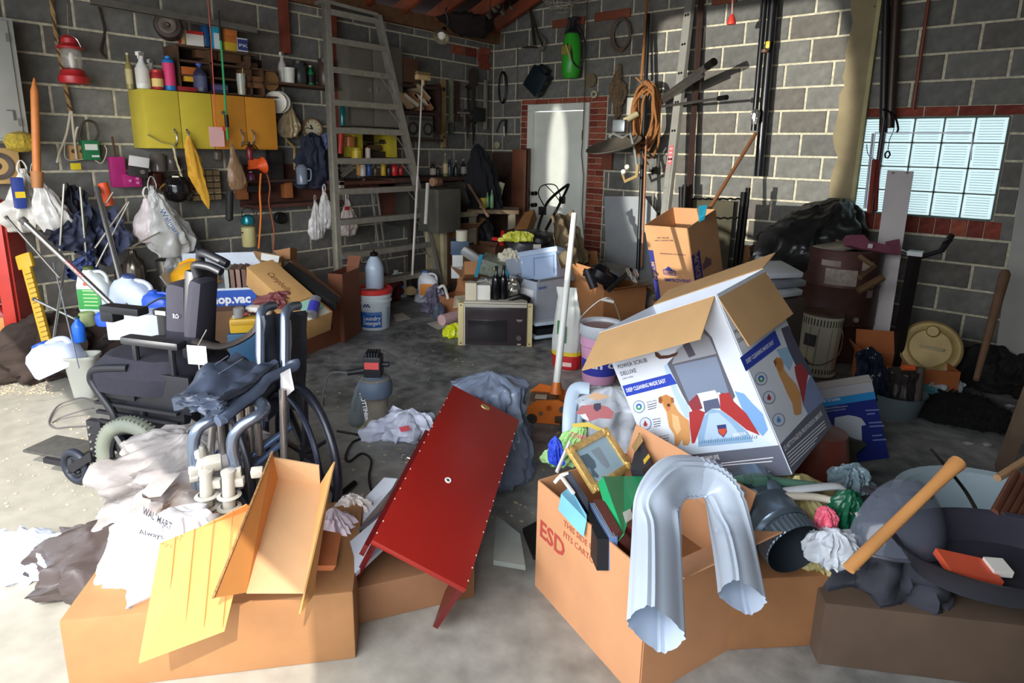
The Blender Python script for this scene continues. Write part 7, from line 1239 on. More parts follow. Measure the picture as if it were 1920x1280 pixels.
# kerosene heater
b=PF(1522,698);T=thing('kerosene_heater','round cream kerosene heater with slotted casing and rusty top','heater',b);M=FY(b,0,0,3);r=m(b,36);h=m(b,122);HC=mt((186,180,158),.5,0,.1)
g=G(M);g.lathe([(0,.015),(r*1.05,.015),(r*1.08,.03),(r*.98,.04),(r,.05),(r,h*.93),(r*.94,h*.95)],40,cap=False);sh_=part(T,'casing',g,HC);g=G(M);g.lathe([(0,h*.93),(r*.96,h*.93),(r*1.0,h*.95),(r*1.0,h*.97),(r*.9,h*.96),(r*.5,h*.95),(0,h*.95)],40);part(T,'top_plate',g,mt((104,82,66),.7,.3,.3,.2,10.))
for row,(z0_,z1_) in enumerate(((h*.80,h*.90),(h*.07,h*.15))):
    for k in range(22):a=-88+k*8.4;curved(sh_,'slot',M,r,z0_,z1_,a,a+3.2,mt((60,50,42),.8,0,0),n=2)
for a in (-52,-30,5,26,48):curved(sh_,'rib_line',M,r,h*.17,h*.78,a,a+1.6,mt((96,86,70),.8,0,0),n=1)
curved(sh_,'burner_window',M,r,h*.48,h*.66,-66,-32,mt((62,60,60),.5,.2,.1));curved(sh_,'control_plate',M,r,h*.26,h*.42,-70,-34,mt((200,190,150),.5,0,.05));g=G(M);g.cyl((-r*.85,-r*.6,h*.22),(-r*1.0,-r*.75,h*.22),.03,n=14);part(T,'knob',g,BLKM)
g=G(M);g.tube(bez([(-r*.9,-r*.5,h*.22),(-r*.3,-r*1.15,h*.24),(r*.5,-r*1.15,h*.4),(r*1.02,-r*.4,h*.6),(r*1.03,-r*.2,h*.72)],7),.005,6);part(T,'bail',g,CHR);g=G(M);g.lathe([(0,0),(r*1.1,0),(r*1.1,.015),(0,.02)],30);part(T,'drip_tray',g,mt((86,74,62),.7,.2,.2))
# round lid on orange box
b=PF(1700,704);
carton('orange_carton','orange-brown flat carton under the round yellow lid',FY(PF(1690,720),-12),.55,.3,.17,(170,96,50),{'b':(.16,75),'l':(.1,60)})
c=P(1744,652,4.25);T=thing('fuel_can','round yellow-tan metal can lying on its side, end facing out','can',c);n_=(CAM-c).normalized();n_=V((n_.x,n_.y,.30)).normalized();x_=V((0,0,1)).cross(n_).normalized();M=fr(c,x_,n_.cross(x_),n_);r=m(c,50);YT=mt((168,144,88),.5,.15,.2,.1,6.)
g=G(M);g.lathe([(0,-.2),(r*.95,-.2),(r,-.18),(r,-.0),(r*1.02,.01),(r*.97,.015),(r*.94,.0),(0,.0)],44);part(T,'body',g,mt((120,100,84),.6,.2,.2));g=G(M);g.lathe([(0,.002),(r*.94,.002),(r*.99,.016),(r*.97,.018),(r*.93,.008),(r*.74,.008),(r*.7,.014),(r*.66,.006),(0,.006)],44);part(T,'end_plate',g,YT)
g=G(M);g.lathe([(0,.0),(r*.22,.0),(r*.22,.03),(r*.18,.04),(0,.04)],20,M=Matrix.Translation((-.0,r*.62,0)));part(T,'screw_cap',g,YT);g=G(M);g.lathe([(0,.0),(r*.34,.0),(r*.34,.014),(0,.018)],24,M=Matrix.Translation((0,-r*.45,0)),sy=.8);part(T,'embossed_disc',g,YT);g=G(M);g.tube([(-r*.3,0,.02),(-r*.28,0,.035),(r*.4,-.005,.035),(r*.42,0,.02)],.008,8);part(T,'handle',g,mt((206,196,160),.4,.3,.05))
# basin with dark bag, bottle and white bag
b=PF(1672,772);T=thing('basin','grey-blue plastic basin holding a bag, right of the lamp box','basin',b);M=FY(b,-5);rr=m(b,50);g=G(M);g.lathe([(0,0),(rr*.8,0),(rr,.14),(rr*1.05,.145),(rr*.97,.135),(rr*.78,.012),(0,.01)],36,cap=False);part(T,'bowl',g,mt((92,106,112),.5,0,.08))
heap('glossy black-blue bag stuffed upright in the basin',M @ V((-.13,.0,.03)),.16,.14,.38,(26,34,50),74,amp=.35,rough=.2,lean=(-.06,0),top=.6);heap('dark brown bottle-shaped wrap in the basin middle',M @ V((.03,0,.02)),.17,.15,.28,(48,42,42),75,amp=.12,rough=.4,name='wrapped_bundle',cat='bundle',top=.7);g=G(M);g.cyl((.1,-.05,.02),(.12,.0,.3),.03,n=10);one('dusty_roll','dusty grey roll standing in the basin','roll',g,mt((84,74,66),.8,0,.2));g=G(M);g.cyl((-.01,-.05,.31),(.06,-.05,.31),.018,n=8);one('orange_clip','orange plastic clip on the dark bundle in the basin','clip',g,mt((220,96,40),.5,0,0))
heap('white plastic bag with teal print behind the basin',PF(1742,732),.36,.2,.1,(176,186,190),76,amp=.3,lean=(.05,0))
g=G();q=PF(1740,745,.1);g.sheet(PF(1705,715,.1),PF(1750,725,.1),PF(1762,735,.08),PF(1722,738,.08),8,8,.02,4);one('teal_packet','teal printed packet on the white bag by the basin','packet',g,mt((70,130,140),.5,0,.3),smooth=60)
T=thing('shoe_piece','white and chrome fitting on the floor left of orange carton','fitting',PF(1600,640));g=G();g.cyl(PF(1600,640,.02),P(1605,600,4.5),.02,n=10);part(T,'tube',g,CHR);g=G(FY(PF(1592,641,.02)));g.bag([(0,.05,.03),(.03,.07,.04),(.06,.03,.02)],n=16,amp=.3);part(T,'white_piece',g,WHT)
# shaggy black rug
random.seed(3);ctr=[(1690,772),(1722,732),(1790,738),(1850,752),(1895,780),(1892,812),(1848,812),(1790,802),(1742,792)];g=G();pts=[PF(x,y,0) for x,y in ctr];cx=sum(pts,V())/len(pts);ring=bez(pts+[pts[0]],8)[:-1];vs=[cx+V((0,0,.05))];N=len(ring)
for k in (.4,.75,1.0):vs+=[cx.lerp(p,k*(1+(.05*random.uniform(-1,1) if k==1 else 0)))+V((0,0,(.045,.04,.003)[(.4,.75,1.0).index(k)]+random.uniform(0,.012))) for p in ring]
fs=[(0,1+i,1+(i+1) % N) for i in range(N)]
for q in (0,1):fs+=[(1+q*N+i,1+(q+1)*N+i,1+(q+1)*N+(i+1) % N,1+q*N+(i+1) % N) for i in range(N)]
g.raw(vs,fs);rug=thing('rug','shaggy black rug bunched on the floor at the right','rug',cx);part(rug,'backing',g,mt((16,16,18),.95,0,.3,.8,60.));g=G()
for i in range(1500):
    a=random.random();j=random.randrange(N);p=cx.lerp(ring[j].lerp(ring[(j+1) % N],random.random()),math.sqrt(a)*1.02);L=random.uniform(.02,.045);dv=V((random.uniform(-1,1),random.uniform(-1,1),random.uniform(.2,.8))).normalized()*L;s_=perp(dv)[0]*.004;z=.045 if a<.6 else .02
    p=V((p.x,p.y,z));g.raw([p-s_,p+s_,p+dv],[(0,1,2)])
o=part(rug,'shag',g,mt((20,20,24),.9,0,.3),smooth=0);o['kind']='stuff'
b=PF(1860,690);heap('black heap in the shade behind the brown stick',PF(1850,720),.5,.35,.28,(20,19,20),77,amp=.3,rough=.8,cat='bundle',name='bundle')
heap('second black heap at the far right edge of the shade',PF(1915,735),.5,.35,.26,(24,21,20),78,amp=.3,rough=.8,cat='bundle',name='bundle')
a,b=PF(1925,735,.55),PF(1868,885,.0);g=G();g.slab([a,a+V((.05,.02,0)),b+V((.05,.02,0)),b],.04);one('timber_strip','weathered grey timber leaning at the lower right edge','timber',g,mt((124,104,86),.8,0,.15,.2,6.),smooth=0)
for lb,x,y in (('small white scrap on the floor below the rug',1815,833),('bluish scrap on the floor right of the white one',1850,835),('pale scrap on the floor beside the timber',1893,762)):g=G(FY(PF(x,y)));g.bag([(0,.02,.012),(.008,.03,.016),(.014,.01,.01)],n=12,amp=.4,seed=x);one('paper_scrap',lb,'scrap',g,mt((170,166,166),.7,0,.1))
# lamp carton (blue)
Xq,Yq,Zq=V((.771,.602,.207)).normalized(),V((-.535,.789,-.302)),V((-.345,.122,.931));Yq=(Yq-Xq*Yq.dot(Xq)).normalized();Zq=Xq.cross(Yq);sc=.83;qc=CAM+(V((4.686,-1.897,-.013))-CAM)*sc;qw,qh=.32*sc,.497*sc
T=thing('lamp_carton','blue carton printed with a white outdoor lamp, leaning','box',qc-Zq*qh/2);QM=fr(qc-Zq*qh/2-Xq*qw/2,Xq,Yq,Zq);g=G(QM);g.box((qw/2,.05,qh*.46),(qw,.10,qh*.92),bev=.003);bd=part(T,'body',g,mt((34,48,128),.35,0,.08));g=G(QM);g.slab([(0,0,qh*.92),(qw,0,qh*.92),(qw,.02,qh*1.0),(0,.02,qh*1.0)],.004);part(T,'torn_flap',g,mt((170,164,160),.7,0,.06),smooth=0)
A6=(4,1440,700);poly(bd,'white_field',QM,[(0,qh*.80),(qw,qh*.80),(qw,qh*.92),(0,qh*.92)],IN((176,176,182)),.0006);poly(bd,'sky_blue_band',QM,[(0,qh*.71),(qw,qh*.71),(qw,qh*.80),(0,qh*.80)],IN((36,140,206)),.001)
tp(bd,'DUSK TO DAWN',QM,zz([(385,220)],*A6)[0],zz([(540,200)],*A6)[0],5,WH,bold=.02);tp(bd,'Entry and Patio Lantern',QM,zz([(430,268)],*A6)[0],zz([(595,248)],*A6)[0],3.4,WH);tp(bd,'ahorra electricidad',QM,zz([(430,288)],*A6)[0],zz([(580,270)],*A6)[0],2.6,WH)
pp(bd,'lamp_print',QM,zz([(500,330),(600,312),(655,320),(700,335),(735,385),(700,392),(706,545),(660,570),(590,575),(560,550),(495,410)],*A6),IN((196,204,214)),.001,'white outdoor lamp picture')
for (x,y,w) in ((730,272,105),(740,300,60),(755,365,100),(760,392,110),(780,462,75),(785,495,100)):pp(bd,'small_print',QM,zz([(x,y),(x+w,y-6),(x+w,y+4),(x,y+10)],*A6),IN((120,140,200)),.001)
pp(bd,'price_label',QM,zz([(520,598),(600,588),(612,640),(536,650)],*A6),IN((200,204,210)),.0012)
# ================================================================ WHEELCHAIRS AND THE FOREGROUND
BK=mt((30,30,36),.45,.1,.1);FAB=mt((36,34,46),.85,0,.12,.1,30.);TUBE=mt((128,140,160),.25,.8,.05);PAL=mt((196,190,176),.5,0,.1)
Ox,Oy=V((.905,.425,0)),V((-.425,.905,0));KO=V((2.145,-5.174,0));KM_=fr(KO,Ox,Oy,(0,0,1))
T=thing('power_wheelchair','black powered wheelchair with dark cushions and a white tag','wheelchair',KO+Ox*.3+Oy*.2)
def kp(nm,fn,mat_,par=None,lb=None):g=G(KM_);fn(g);return part(par or T,nm,g,mat_,lb)
kp('seat_cushion',lambda g:g.bag([(.46,.17,.15,.33,.2),(.48,.24,.22,.33,.2),(.56,.26,.23,.33,.2),(.63,.21,.18,.35,.2),(.645,.1,.08,.37,.2)],n=36,amp=.05,sq=.6,seed=3),FAB)
for nm,c,d,a in (('back_cushion',(.45,.24,.765),(.11,.15,.36),6),('back_rest',(.60,.16,.80),(.075,.12,.38),12),('back_frame',(.53,.24,.80),(.05,.15,.42),8)):
    g=G(KM_ @ Matrix.Translation(c) @ Matrix.Rotation(R(a),4,'Y'));g.box((0,0,0),d,bev=.035 if nm != 'back_frame' else .01);part(T,nm,g,FAB if nm != 'back_frame' else BK)
kp('push_handle',lambda g:g.tube(bez([(.51,.30,.98),(.51,.29,1.05),(.55,.27,1.07),(.63,.26,1.05),(.68,.26,1.03)],6),.019,10),BK);kp('push_handle',lambda g:g.tube(bez([(.61,.16,.99),(.61,.15,1.04),(.68,.15,1.04),(.74,.15,1.02)],6),.018,10),BK)
for y,x0,x1,z in ((.03,.32,.62,.72),(.36,.16,.46,.745)):
    kp('armrest',lambda g:g.box(((x0+x1)/2,y,z),(x1-x0,.06,.035),bev=.012),BK);kp('arm_post',lambda g:g.tube([(x0+.05,y,z-.02),(x0+.05,y,.33)],.013,8),BK);kp('arm_post',lambda g:g.tube([(x1-.06,y,z-.02),(x1-.06,y,.45)],.013,8),BK)
kp('control_box',lambda g:g.box((-.04,.36,.735),(.24,.07,.04),bev=.01).box((-.12,.36,.70),(.08,.07,.06),bev=.01),BK);kp('side_guard',lambda g:g.box((.48,.02,.50),(.34,.02,.17),bev=.005),BK)
kp('leg_hanger',lambda g:g.tube(bez([(.35,0,.6),(.19,-.01,.58),(.15,-.01,.54),(.17,-.01,.49),(.25,-.01,.38),(.26,-.01,.28),(.27,-.01,.2)],6),.017,10).box((.28,0,.52),(.18,.012,.14),bev=.005),BK)
kp('base_box',lambda g:g.box((.37,.24,.30),(.42,.4,.28),bev=.01).box((.37,.22,.44),(.48,.4,.05),bev=.01),BK);kp('front_plate',lambda g:g.box((.13,-.0,.2),(.08,.03,.26),bev=.004),BK)
for k in range(7):kp('rivet',lambda g:g.cyl((.11,-.016,.09+.035*k),(.11,-.022,.09+.035*k),.006,n=6),CHR)
for k in range(3):kp('frame_rail',lambda g:g.box((.37,.0,.33+.045*k),(.44,.018,.014)),BK)
def wheel(nm,c,r,w,tm,hm,ax,tread=0,tr=.28,spokes=6,sw=.012):
    """c centre, ax axle direction"""
    ax=V(ax).normalized();u,v=perp(ax);g=G();rt_=r*tr/2
    g.tube([c+u*((r-rt_)*math.cos(t*math.pi/20))+v*((r-rt_)*math.sin(t*math.pi/20)) for t in range(40)],w/2 if rt_<w else rt_,10,closed=True);
    ty=part(T,nm,g,tm)
    if tread:
        g=G()
        for k in range(56):
            a=k*2*math.pi/56
            for s in (-1,1):q=c+(u*math.cos(a+s*.02)+v*math.sin(a+s*.02))*(r+.0)+ax*(s*w*.2);e=(u*math.cos(a)+v*math.sin(a));g.tube([q-ax*w*.12,q+ax*w*.12],.007,4)
        o=part(ty,'tread',g,tm,smooth=0);o['kind']='stuff'
    g=G();g.cyl(c-ax*w*.5,c+ax*w*.5,r*.14,n=14);
    g.tube([c+u*((r*(1-tr)-.006)*math.cos(t*math.pi/16))+v*((r*(1-tr)-.006)*math.sin(t*math.pi/16)) for t in range(32)],.01,6,closed=True);hb_=part(ty,'rim',g,hm)
    for k in range(spokes):
        a=k*2*math.pi/spokes+.3;e=u*math.cos(a)+v*math.sin(a);g=G();g.tube([c+e*r*.08,c+e*(r*(1-tr)-.004)],[sw*1.5,sw],6,flat=.5);part(ty,'spoke',g,hm)
    return ty
PN=mt((112,116,104),.6,0,.1);kc=lambda x,y,z:KM_ @ V((x,y,z))
wheel('drive_wheel',kc(.36,-.03,.19),.19,.07,PN,BK,Oy,1,.3,5,.02);wheel('drive_wheel',kc(.36,.5,.19),.19,.07,PN,BK,Oy,0,.3,5,.02);wheel('caster',kc(.0,-.02,.09),.09,.035,mt((26,32,46),.5,0,.1),BK,Oy+Ox*.1,0,.45,3,.02);wheel('caster',kc(.0,.26,.09),.085,.035,mt((70,66,62),.6,0,.1),CHR,Oy,0,.4,5,.012)
kp('caster_fork',lambda g:g.slab([(-.02,-.045,.1),(.02,-.045,.08),(.14,-.045,.16),(.14,-.045,.2)],.008),BK);kp('footplate',lambda g:g.box((-.22,.10,.09),(.30,.17,.014),bev=.006),mt((72,70,66),.7,.1,.2,.3,30.));kp('footplate_bar',lambda g:g.box((-.1,.0,.08),(.22,.02,.025)),BK);kp('cable',lambda g:g.tube(bez([(.02,.38,.72),(.1,.42,.78),(.2,.42,.8),(.3,.40,.76)],6),.005,6),BK)
kp('headrest_arm',lambda g:g.tube(bez([(.62,.1,.72),(.74,.12,.70),(.82,.2,.74),(.86,.24,.82)],6),[.03]*19,8,flat=.4),mt((58,50,48),.6,0,.1))
kp('gel_stripe',lambda g:g.box((.22,.322,.75),(.06,.004,.02)).box((.36,.322,.75),(.03,.004,.02)),mt((190,210,196),.5,0,0));
g=G(KM_);g.slab([(.70,-.03,.75),(.70,-.03,.67),(.785,-.02,.67),(.785,-.02,.75)],.002);part(T,'paper_tag',g,mt((222,224,226),.6,0,.02),'white paper tag',smooth=0);g=G(KM_);g.tube([(.745,-.03,.74),(.72,.06,.79)],.002,4);g.tube([(.74,-.02,.67),(.745,-.02,.48)],.003,4);part(T,'tag_string',g,PAL)
EM=KM_ @ Matrix.Translation((.22,-.018,.53));poly(T,'emblem',EM,[(0,.02),(.06,.035),(.025,0)],IN((176,176,178)));poly(T,'emblem',EM,[(.014,.019),(.042,.026),(.026,.009)],IN((40,36,44)),.0015);poly(T,'emblem',EM,[(.07,.018),(.11,.024),(.10,.012),(.08,.01)],IN((176,176,178)));text(T,'RO',KM_ @ Matrix.Translation((.455,.160,.79)),.03,IN((190,196,210)),w=.03)
g=G();g.tube(bez([PF(176,752,.06),PF(150,746,.05),PF(110,760,.02),PF(92,790,.006),PF(104,802,.006),PF(130,800,.006),PF(170,798,.006)],8),.005,6);g.tube(bez([PF(98,792,.006),PF(120,780,.02),PF(160,768,.05),PF(176,765,.06)],6),.004,6);one('thin_cable','thin grey looped cable on the sunlit floor beside bin','cable',g,mt((90,84,84),.5,0,0))
# folding manual wheelchair: key points from depth
T=thing('folding_wheelchair','folded manual wheelchair with grey tubes and black spoked wheels','wheelchair',PF(480,960,.0))
def tp_(nm,pts,r,mat_=TUBE,par=None,n=12,lb=None,flat=1.,k=6):g=G();g.tube(bez([P(*p) for p in pts],k) if len(pts)>2 else [P(*p) for p in pts],r,n,flat=flat);return part(par or T,nm,g,mat_,lb)
hub=P(574,850,2.48);axl=V((.87,.42,0)).normalized();axl=(rt*math.cos(R(66)) if 0 else V((.55,.83,0))).normalized();view=(hub-CAM).normalized();sidev=V((0,0,1)).cross(view).normalized();axl=(view*.42-sidev*.9).normalized();axl.z=0;axl.normalize()
wheel('rear_wheel',hub,.30,.03,mt((26,28,38),.4,0,.1),BK,axl,0,.12,7,.013)
g=G();u_,v_=perp(axl);g.tube([hub+axl*-.06*(1 if axl.dot(fw)>0 else -1)+u_*(.262*math.cos(t*.1571))+v_*(.262*math.sin(t*.1571)) for t in range(40)],.011,8,closed=True);part(T,'push_rim',g,mt((40,44,60),.3,.2,.1))
wheel('rear_wheel',hub+sidev*.30+view*.06,.30,.03,mt((26,28,38),.4,0,.1),BK,axl,0,.12,7,.013)
for x in (487,533):tp_('push_handle',[(x,800,2.45),(x+1,640,2.5),(x+2,590,2.52),(x+12,576,2.56),(x+26,573,2.62)],.0195)
def q4(nm,q,mat_,th=.02,amp=.02,seed=1,fs_=3.):g=G();g.sheet(*[P(*p) for p in q],nu=16,nv=16,amp=amp,seed=seed,fs_=fs_,t=th);part(T,nm,g,mat_,smooth=60)
UPH=mt((44,48,58),.5,0,.15,.1,14.);VIN=mt((66,74,90),.35,0,.18,.15,14.)
q4('back_upholstery',((490,592,2.5),(572,582,2.75),(572,720,2.75),(505,790,2.5)),UPH,.03,.02,2);q4('side_upholstery',((545,600,2.6),(578,585,2.8),(572,780,2.8),(548,760,2.6)),mt((30,32,40),.6,0,.1),.02,.01,3)
q4('seat_vinyl',((320,742,2.15),(442,652,2.5),(522,680,2.45),(420,758,2.1)),VIN,.05,.05,5,2.5);q4('seat_fold',((330,738,2.14),(418,752,2.08),(412,782,2.08),(350,768,2.14)),VIN,.02,.05,7,3.);q4('seat_side',((418,752,2.08),(520,684,2.42),(518,730,2.42),(420,790,2.1)),UPH,.02,.02,8)
g=G();
for k in (0,1):a,b=P(360+k*36,730-k*3,2.2),P(445+k*24,672+k*8,2.4);g.tube([a.lerp(b,.2)+V((0,0,.035)),a.lerp(b,.8)+V((0,0,.035))],.002,4)
part(T,'stitching',g,mt((120,130,146),.5,0,0))
tp_('armrest',[(414,786,2.08),(448,758,2.16),(480,735,2.24),(500,712,2.32),(546,690,2.42),(548,678,2.44)],.03,VIN,flat=.6);tp_('armrest_end',[(408,790,2.07),(426,780,2.1)],.02,mt((90,100,120),.4,.1,.05));tp_('side_tube',[(378,772,2.12),(388,758,2.14)],.018,mt((120,130,150),.4,.1,.05))
for dx_ in (0,84):tp_('hanger_tube',[(480+dx_*.35-60+dx_*.3,735+dx_*.1,2.3),(412+dx_,776-dx_*.1,2.15),(375+dx_*.9,800,2.1),(363+dx_*.87,830,2.1),(368+dx_*.9,880,2.12),(372+dx_*.9,912,2.14)],.021)
for x0,y0,x1,y1 in ((448,745,455,870),(465,740,470,845),(412,780,418,850),(484,790,486,850),(400,790,392,880),(530,730,533,870)):tp_('frame_tube',[(x0,y0,2.25),(x1,y1,2.3)],.014,mt((170,164,160),.25,.8,.1))
for x0,y0,x1,y1 in ((455,868,545,800),(470,880,540,820),(400,860,470,800),(410,848,440,850)):tp_('cross_brace',[(x0,y0,2.3),(x1,y1,2.4)],.013,mt((96,116,150),.35,.5,.1))
for x in (386,428):
    fo=[(x,888,2.08),(x+3,975,2.1)];st=tp_('footrest_post',fo,.021,PAL);
    for y in (932,950,972):g=G();g.lathe([(.028,-.004),(.04,0),(.028,.006)],18,M=FY(P(x+2,y-(950-y)*.2,2.09)),cap=False);part(st,'collar',g,PAL)
    g=G();g.lathe([(0,0),(.024,0),(.024,.012),(0,.02)],16,M=FY(P(x,888,2.08)));part(st,'cap',g,PAL);g=G();g.lathe([(0,-.05),(.03,-.04),(.03,0),(0,.01)],16,M=FY(P(x-10,972,2.04)));part(st,'bumper',g,mt((150,144,132),.6,0,.1))
for (x,y,s) in ((366,882,.02),(440,886,.022),(398,868,.03),(378,850,.02),(404,905,.02),(447,902,.02),(392,918,.016),(364,896,.014),(482,885,.02),(385,868,.025)):
    g=G(FY(P(x,y,2.1),x*7 % 60,y % 30));g.box((0,0,0),(s*2,s*1.4,s*1.6),bev=s*.3);part(T,'clamp',g,PAL)
g=G();g.lathe([(0,0),(.012,.0),(.014,.04),(.01,.06),(0,.065)],12,M=FY(P(382,865,2.1)));g.tube([P(382,866+k*3,2.09)+V((.0,0,0)) for k in range(2)],.014,6);part(T,'spring_knob',g,mt((150,146,136),.4,.5,.1))
g=G();g.slab([P(526,700,2.3),P(544,690,2.33),P(552,730,2.3),P(530,750,2.28)],.003);part(T,'cloth_tag',g,mt((200,196,194),.8,0,.04),'white cloth tag',smooth=0)
# plastic sheet, printed bag
b=P(290,1010,2.25);b.z=.0
heap('large crumpled clear plastic sheet over a dark bag in front',PF(312,1035),.50,.46,.44,(150,144,142),81,.95,amp=.3,folds=3,name='plastic_sheet',cat='plastic',n=90,steps=10,lean=(.08,.1),rough=.25,top=.8,bump=.3)
heap('dark brown bag under the clear plastic sheet',PF(235,1075),.6,.4,.2,(70,60,58),82,amp=.25,name='trash_bag',n=48)
heap('white store bag with black lettering in front of wheelchair',P(320,1020,1.9)-V((0,0,.1)),.40,.26,.20,(206,208,216),83,amp=.3,n=60);wb_=[o for o in bpy.data.objects if o.get('label','').startswith('white store bag with black')][0]
for s,a,b,h in (('WAL*MART',(268,962),(322,994),13),('Always',(262,1000),(308,1010),9)):
    pa_,pb_=P(a[0],a[1],1.68),P(b[0],b[1],1.62);x_=(pb_-pa_);L=x_.length;x_.normalize();y_=(fw-x_*fw.dot(x_)).normalized();text(wb_,s,fr(pa_,x_,y_,x_.cross(y_)),h*1.8/FPX*1.35,IN((40,40,50)),w=L,bold=.02)
heap('white bag lying at the lower left corner of the photo',PF(50,1060),.34,.22,.13,(206,214,236),84,amp=.3)
for x,y in ((40,1120),(150,1190)):pass
# cardboard wall in front, open tray carton
T=thing('front_carton','big orange-tan corrugated carton side in the foreground','box',P(380,1100,1.7));g=G();a,b=P(300,1018,1.72),P(462,944,1.82);q=[a,P(380,985,1.77),b,P(478,950,1.85),P(420,1180,1.6),P(260,1240,1.5)];g.slab(q,.006);part(T,'side_panel',g,mt((208,140,78),.75,0,.05),smooth=0)
for k in range(4):g=G();a2,b2=P(330+k*36,1006-k*17,1.73+k*.02),P(310+k*36,1210-k*10,1.54+k*.02);g.tube([a2+V((0,0,0))-fw*.003,b2-fw*.003],.0012,4);part(T,'crease',g,mt((180,116,56),.8,0,0))
T=thing('tray_carton','long open tan carton tray slanting in the foreground','box',P(540,1000,1.9));TC=mt((212,156,94),.75,0,.06);TI=mt((206,164,120),.8,0,.05)
p=dict(A=(521,897,2.08),B=(600,907,2.10),C=(588,1110,1.72),D=(462,1110,1.68),A2=(511,846,2.02),B2=(626,865,2.08),C2=(560,1150,1.6),D2=(400,1120,1.55),E=(510,862,2.05),E2=(598,872,2.06))
def sl(nm,ks,mt_,th=.005):g=G();g.slab([P(*p[k]) for k in ks],th);part(T,nm,g,mt_,smooth=0)
sl('bottom_panel',('A','B','C','D'),TI);sl('side_panel',('A','D','D2','A2'),mt((208,142,76),.75,0,.05));sl('side_panel',('B','B2','C2','C'),TC);p['F']=(511,858,2.03);p['G']=(598,873,2.07);sl('end_panel',('A','F','G','B'),TI)
g=G();g.tube([P(*p['A2'])-fw*.002,P(*p['D2'])-fw*.002],.004,5);part(T,'corrugated_edge',g,mt((150,110,66),.9,0,.3,.5,90.));g=G();a,b=P(504,935,2.0),P(594,944,2.03);g.tube([a-fw*.006,b-fw*.006],.0015,4);part(T,'crease',g,mt((140,96,60),.8,0,0))
# support under these
g=G(FY(PF(450,1150),10));g.box((0,0,.12),(.8,.5,.24),bev=.01);one('carton','plain brown carton under the foreground trays','box',g,mt((150,106,66),.8,0,.1))
heap('white crumpled bag with faint pink print beside tray carton',P(625,1000,2.15)-V((0,0,.08)),.17,.14,.17,(214,200,210),86,amp=.3);heap('small white crumpled paper beside the pinkish bag',P(662,950,2.3)-V((0,0,.02)),.12,.08,.07,(206,196,190),87,amp=.45,name='paper_wad',cat='paper')
g=G();g.slab([P(635,985,2.2),P(720,895,2.45),P(745,897,2.45),P(735,915,2.4),P(650,1015,2.1)],.01);one('white_carton','white flat carton lying between cord and red cabinet','box',g,mt((206,212,222),.6,0,.05),smooth=0);g=G();g.slab([P(648,1015,2.1),P(730,925,2.35),P(738,955,2.3),P(650,1050,2.0)],.05);one('grey_strip','brown-grey carton edge beside the red cabinet','box',g,mt((120,106,100),.7,0,.1),smooth=0);g=G();g.slab([P(650,1020,2.05),P(745,940,2.25),P(735,1010,2.1),P(660,1080,1.9)],.02);wc=one('printed_carton','white printed carton strip half under the red cabinet','box',g,mt((196,202,214),.6,0,.06),smooth=0)
pa_,pb_=P(668,1000,2.02),P(740,942,2.22);x_=(pb_-pa_);L=x_.length;x_.normalize();y_=(fw-x_*fw.dot(x_)).normalized();g=G(fr(pa_,x_,y_,x_.cross(y_)));g.box((L*.45,-.002,.006),(L*.8,.002,.008));part(wc,'print_line',g,IN((80,84,96)),smooth=0)
g=G();g.slab([P(590,990,2.0),P(640,1000,2.05),P(630,1060,1.9),P(575,1060,1.85)],.02);one('orange_cardboard','orange-brown cardboard piece below the pinkish bag','cardboard',g,mt((206,124,76),.8,0,.1),smooth=0)
# red cabinet
Xr,Yr,Zr=V((.738,.509,-.442)),V((-.478,.858,.188)),V((.475,.073,.877));Xr.normalize();Yr=(Yr-Xr*Yr.dot(Xr)).normalized();Zr=Xr.cross(Yr);rc=CAM+(V((3.598,-4.157,.192))-CAM)*.86;rw,rl=.38*.86,1.024*.86
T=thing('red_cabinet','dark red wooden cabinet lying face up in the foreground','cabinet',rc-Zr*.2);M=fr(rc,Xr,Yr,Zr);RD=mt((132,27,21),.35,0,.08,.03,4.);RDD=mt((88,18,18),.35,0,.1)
g=G(M);g.box((0,0,-.01),(rw,rl,.02),bev=.002);fp=part(T,'face_panel',g,RD)
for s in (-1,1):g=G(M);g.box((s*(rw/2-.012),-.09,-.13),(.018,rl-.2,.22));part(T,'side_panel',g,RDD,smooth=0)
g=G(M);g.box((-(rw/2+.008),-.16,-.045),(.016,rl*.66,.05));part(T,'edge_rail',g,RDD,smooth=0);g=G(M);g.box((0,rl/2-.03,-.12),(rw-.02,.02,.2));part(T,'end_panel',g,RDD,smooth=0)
def onR(px,py):r=ray(px,py);n=Zr;t=(rc-CAM).dot(n)/r.dot(n);return CAM+r*t
q=onR(840,900);g=G(fr(q,Xr,Yr,Zr));g.lathe([(.006,0),(.0125,0),(.011,.003),(.006,.002)],18,cap=False);part(fp,'hole_ring',g,mt((230,230,226),.4,0,0));g=G(fr(q,Xr,Yr,Zr));g.lathe([(0,0),(.006,.0),(0,.001)],12);part(fp,'hole',g,mt((60,50,50),.8,0,0))
q=onR(910,763);g=G(fr(q,Xr,Yr,Zr));g.lathe([(0,0),(.022,0),(.02,.003),(0,.004)],20,sy=.6);part(fp,'oval_badge',g,mt((176,150,96),.35,.6,.1))
for k in range(16):
    for s in (-1,1):
        if (k*7+s) % 5==0:continue
        g=G(M);g.box((s*(rw/2-.003),rl/2-.1-.05*k,.0002),(.004,.005,.001));part(fp,'chip',g,mt((226,196,176),.8,0,0),smooth=0)
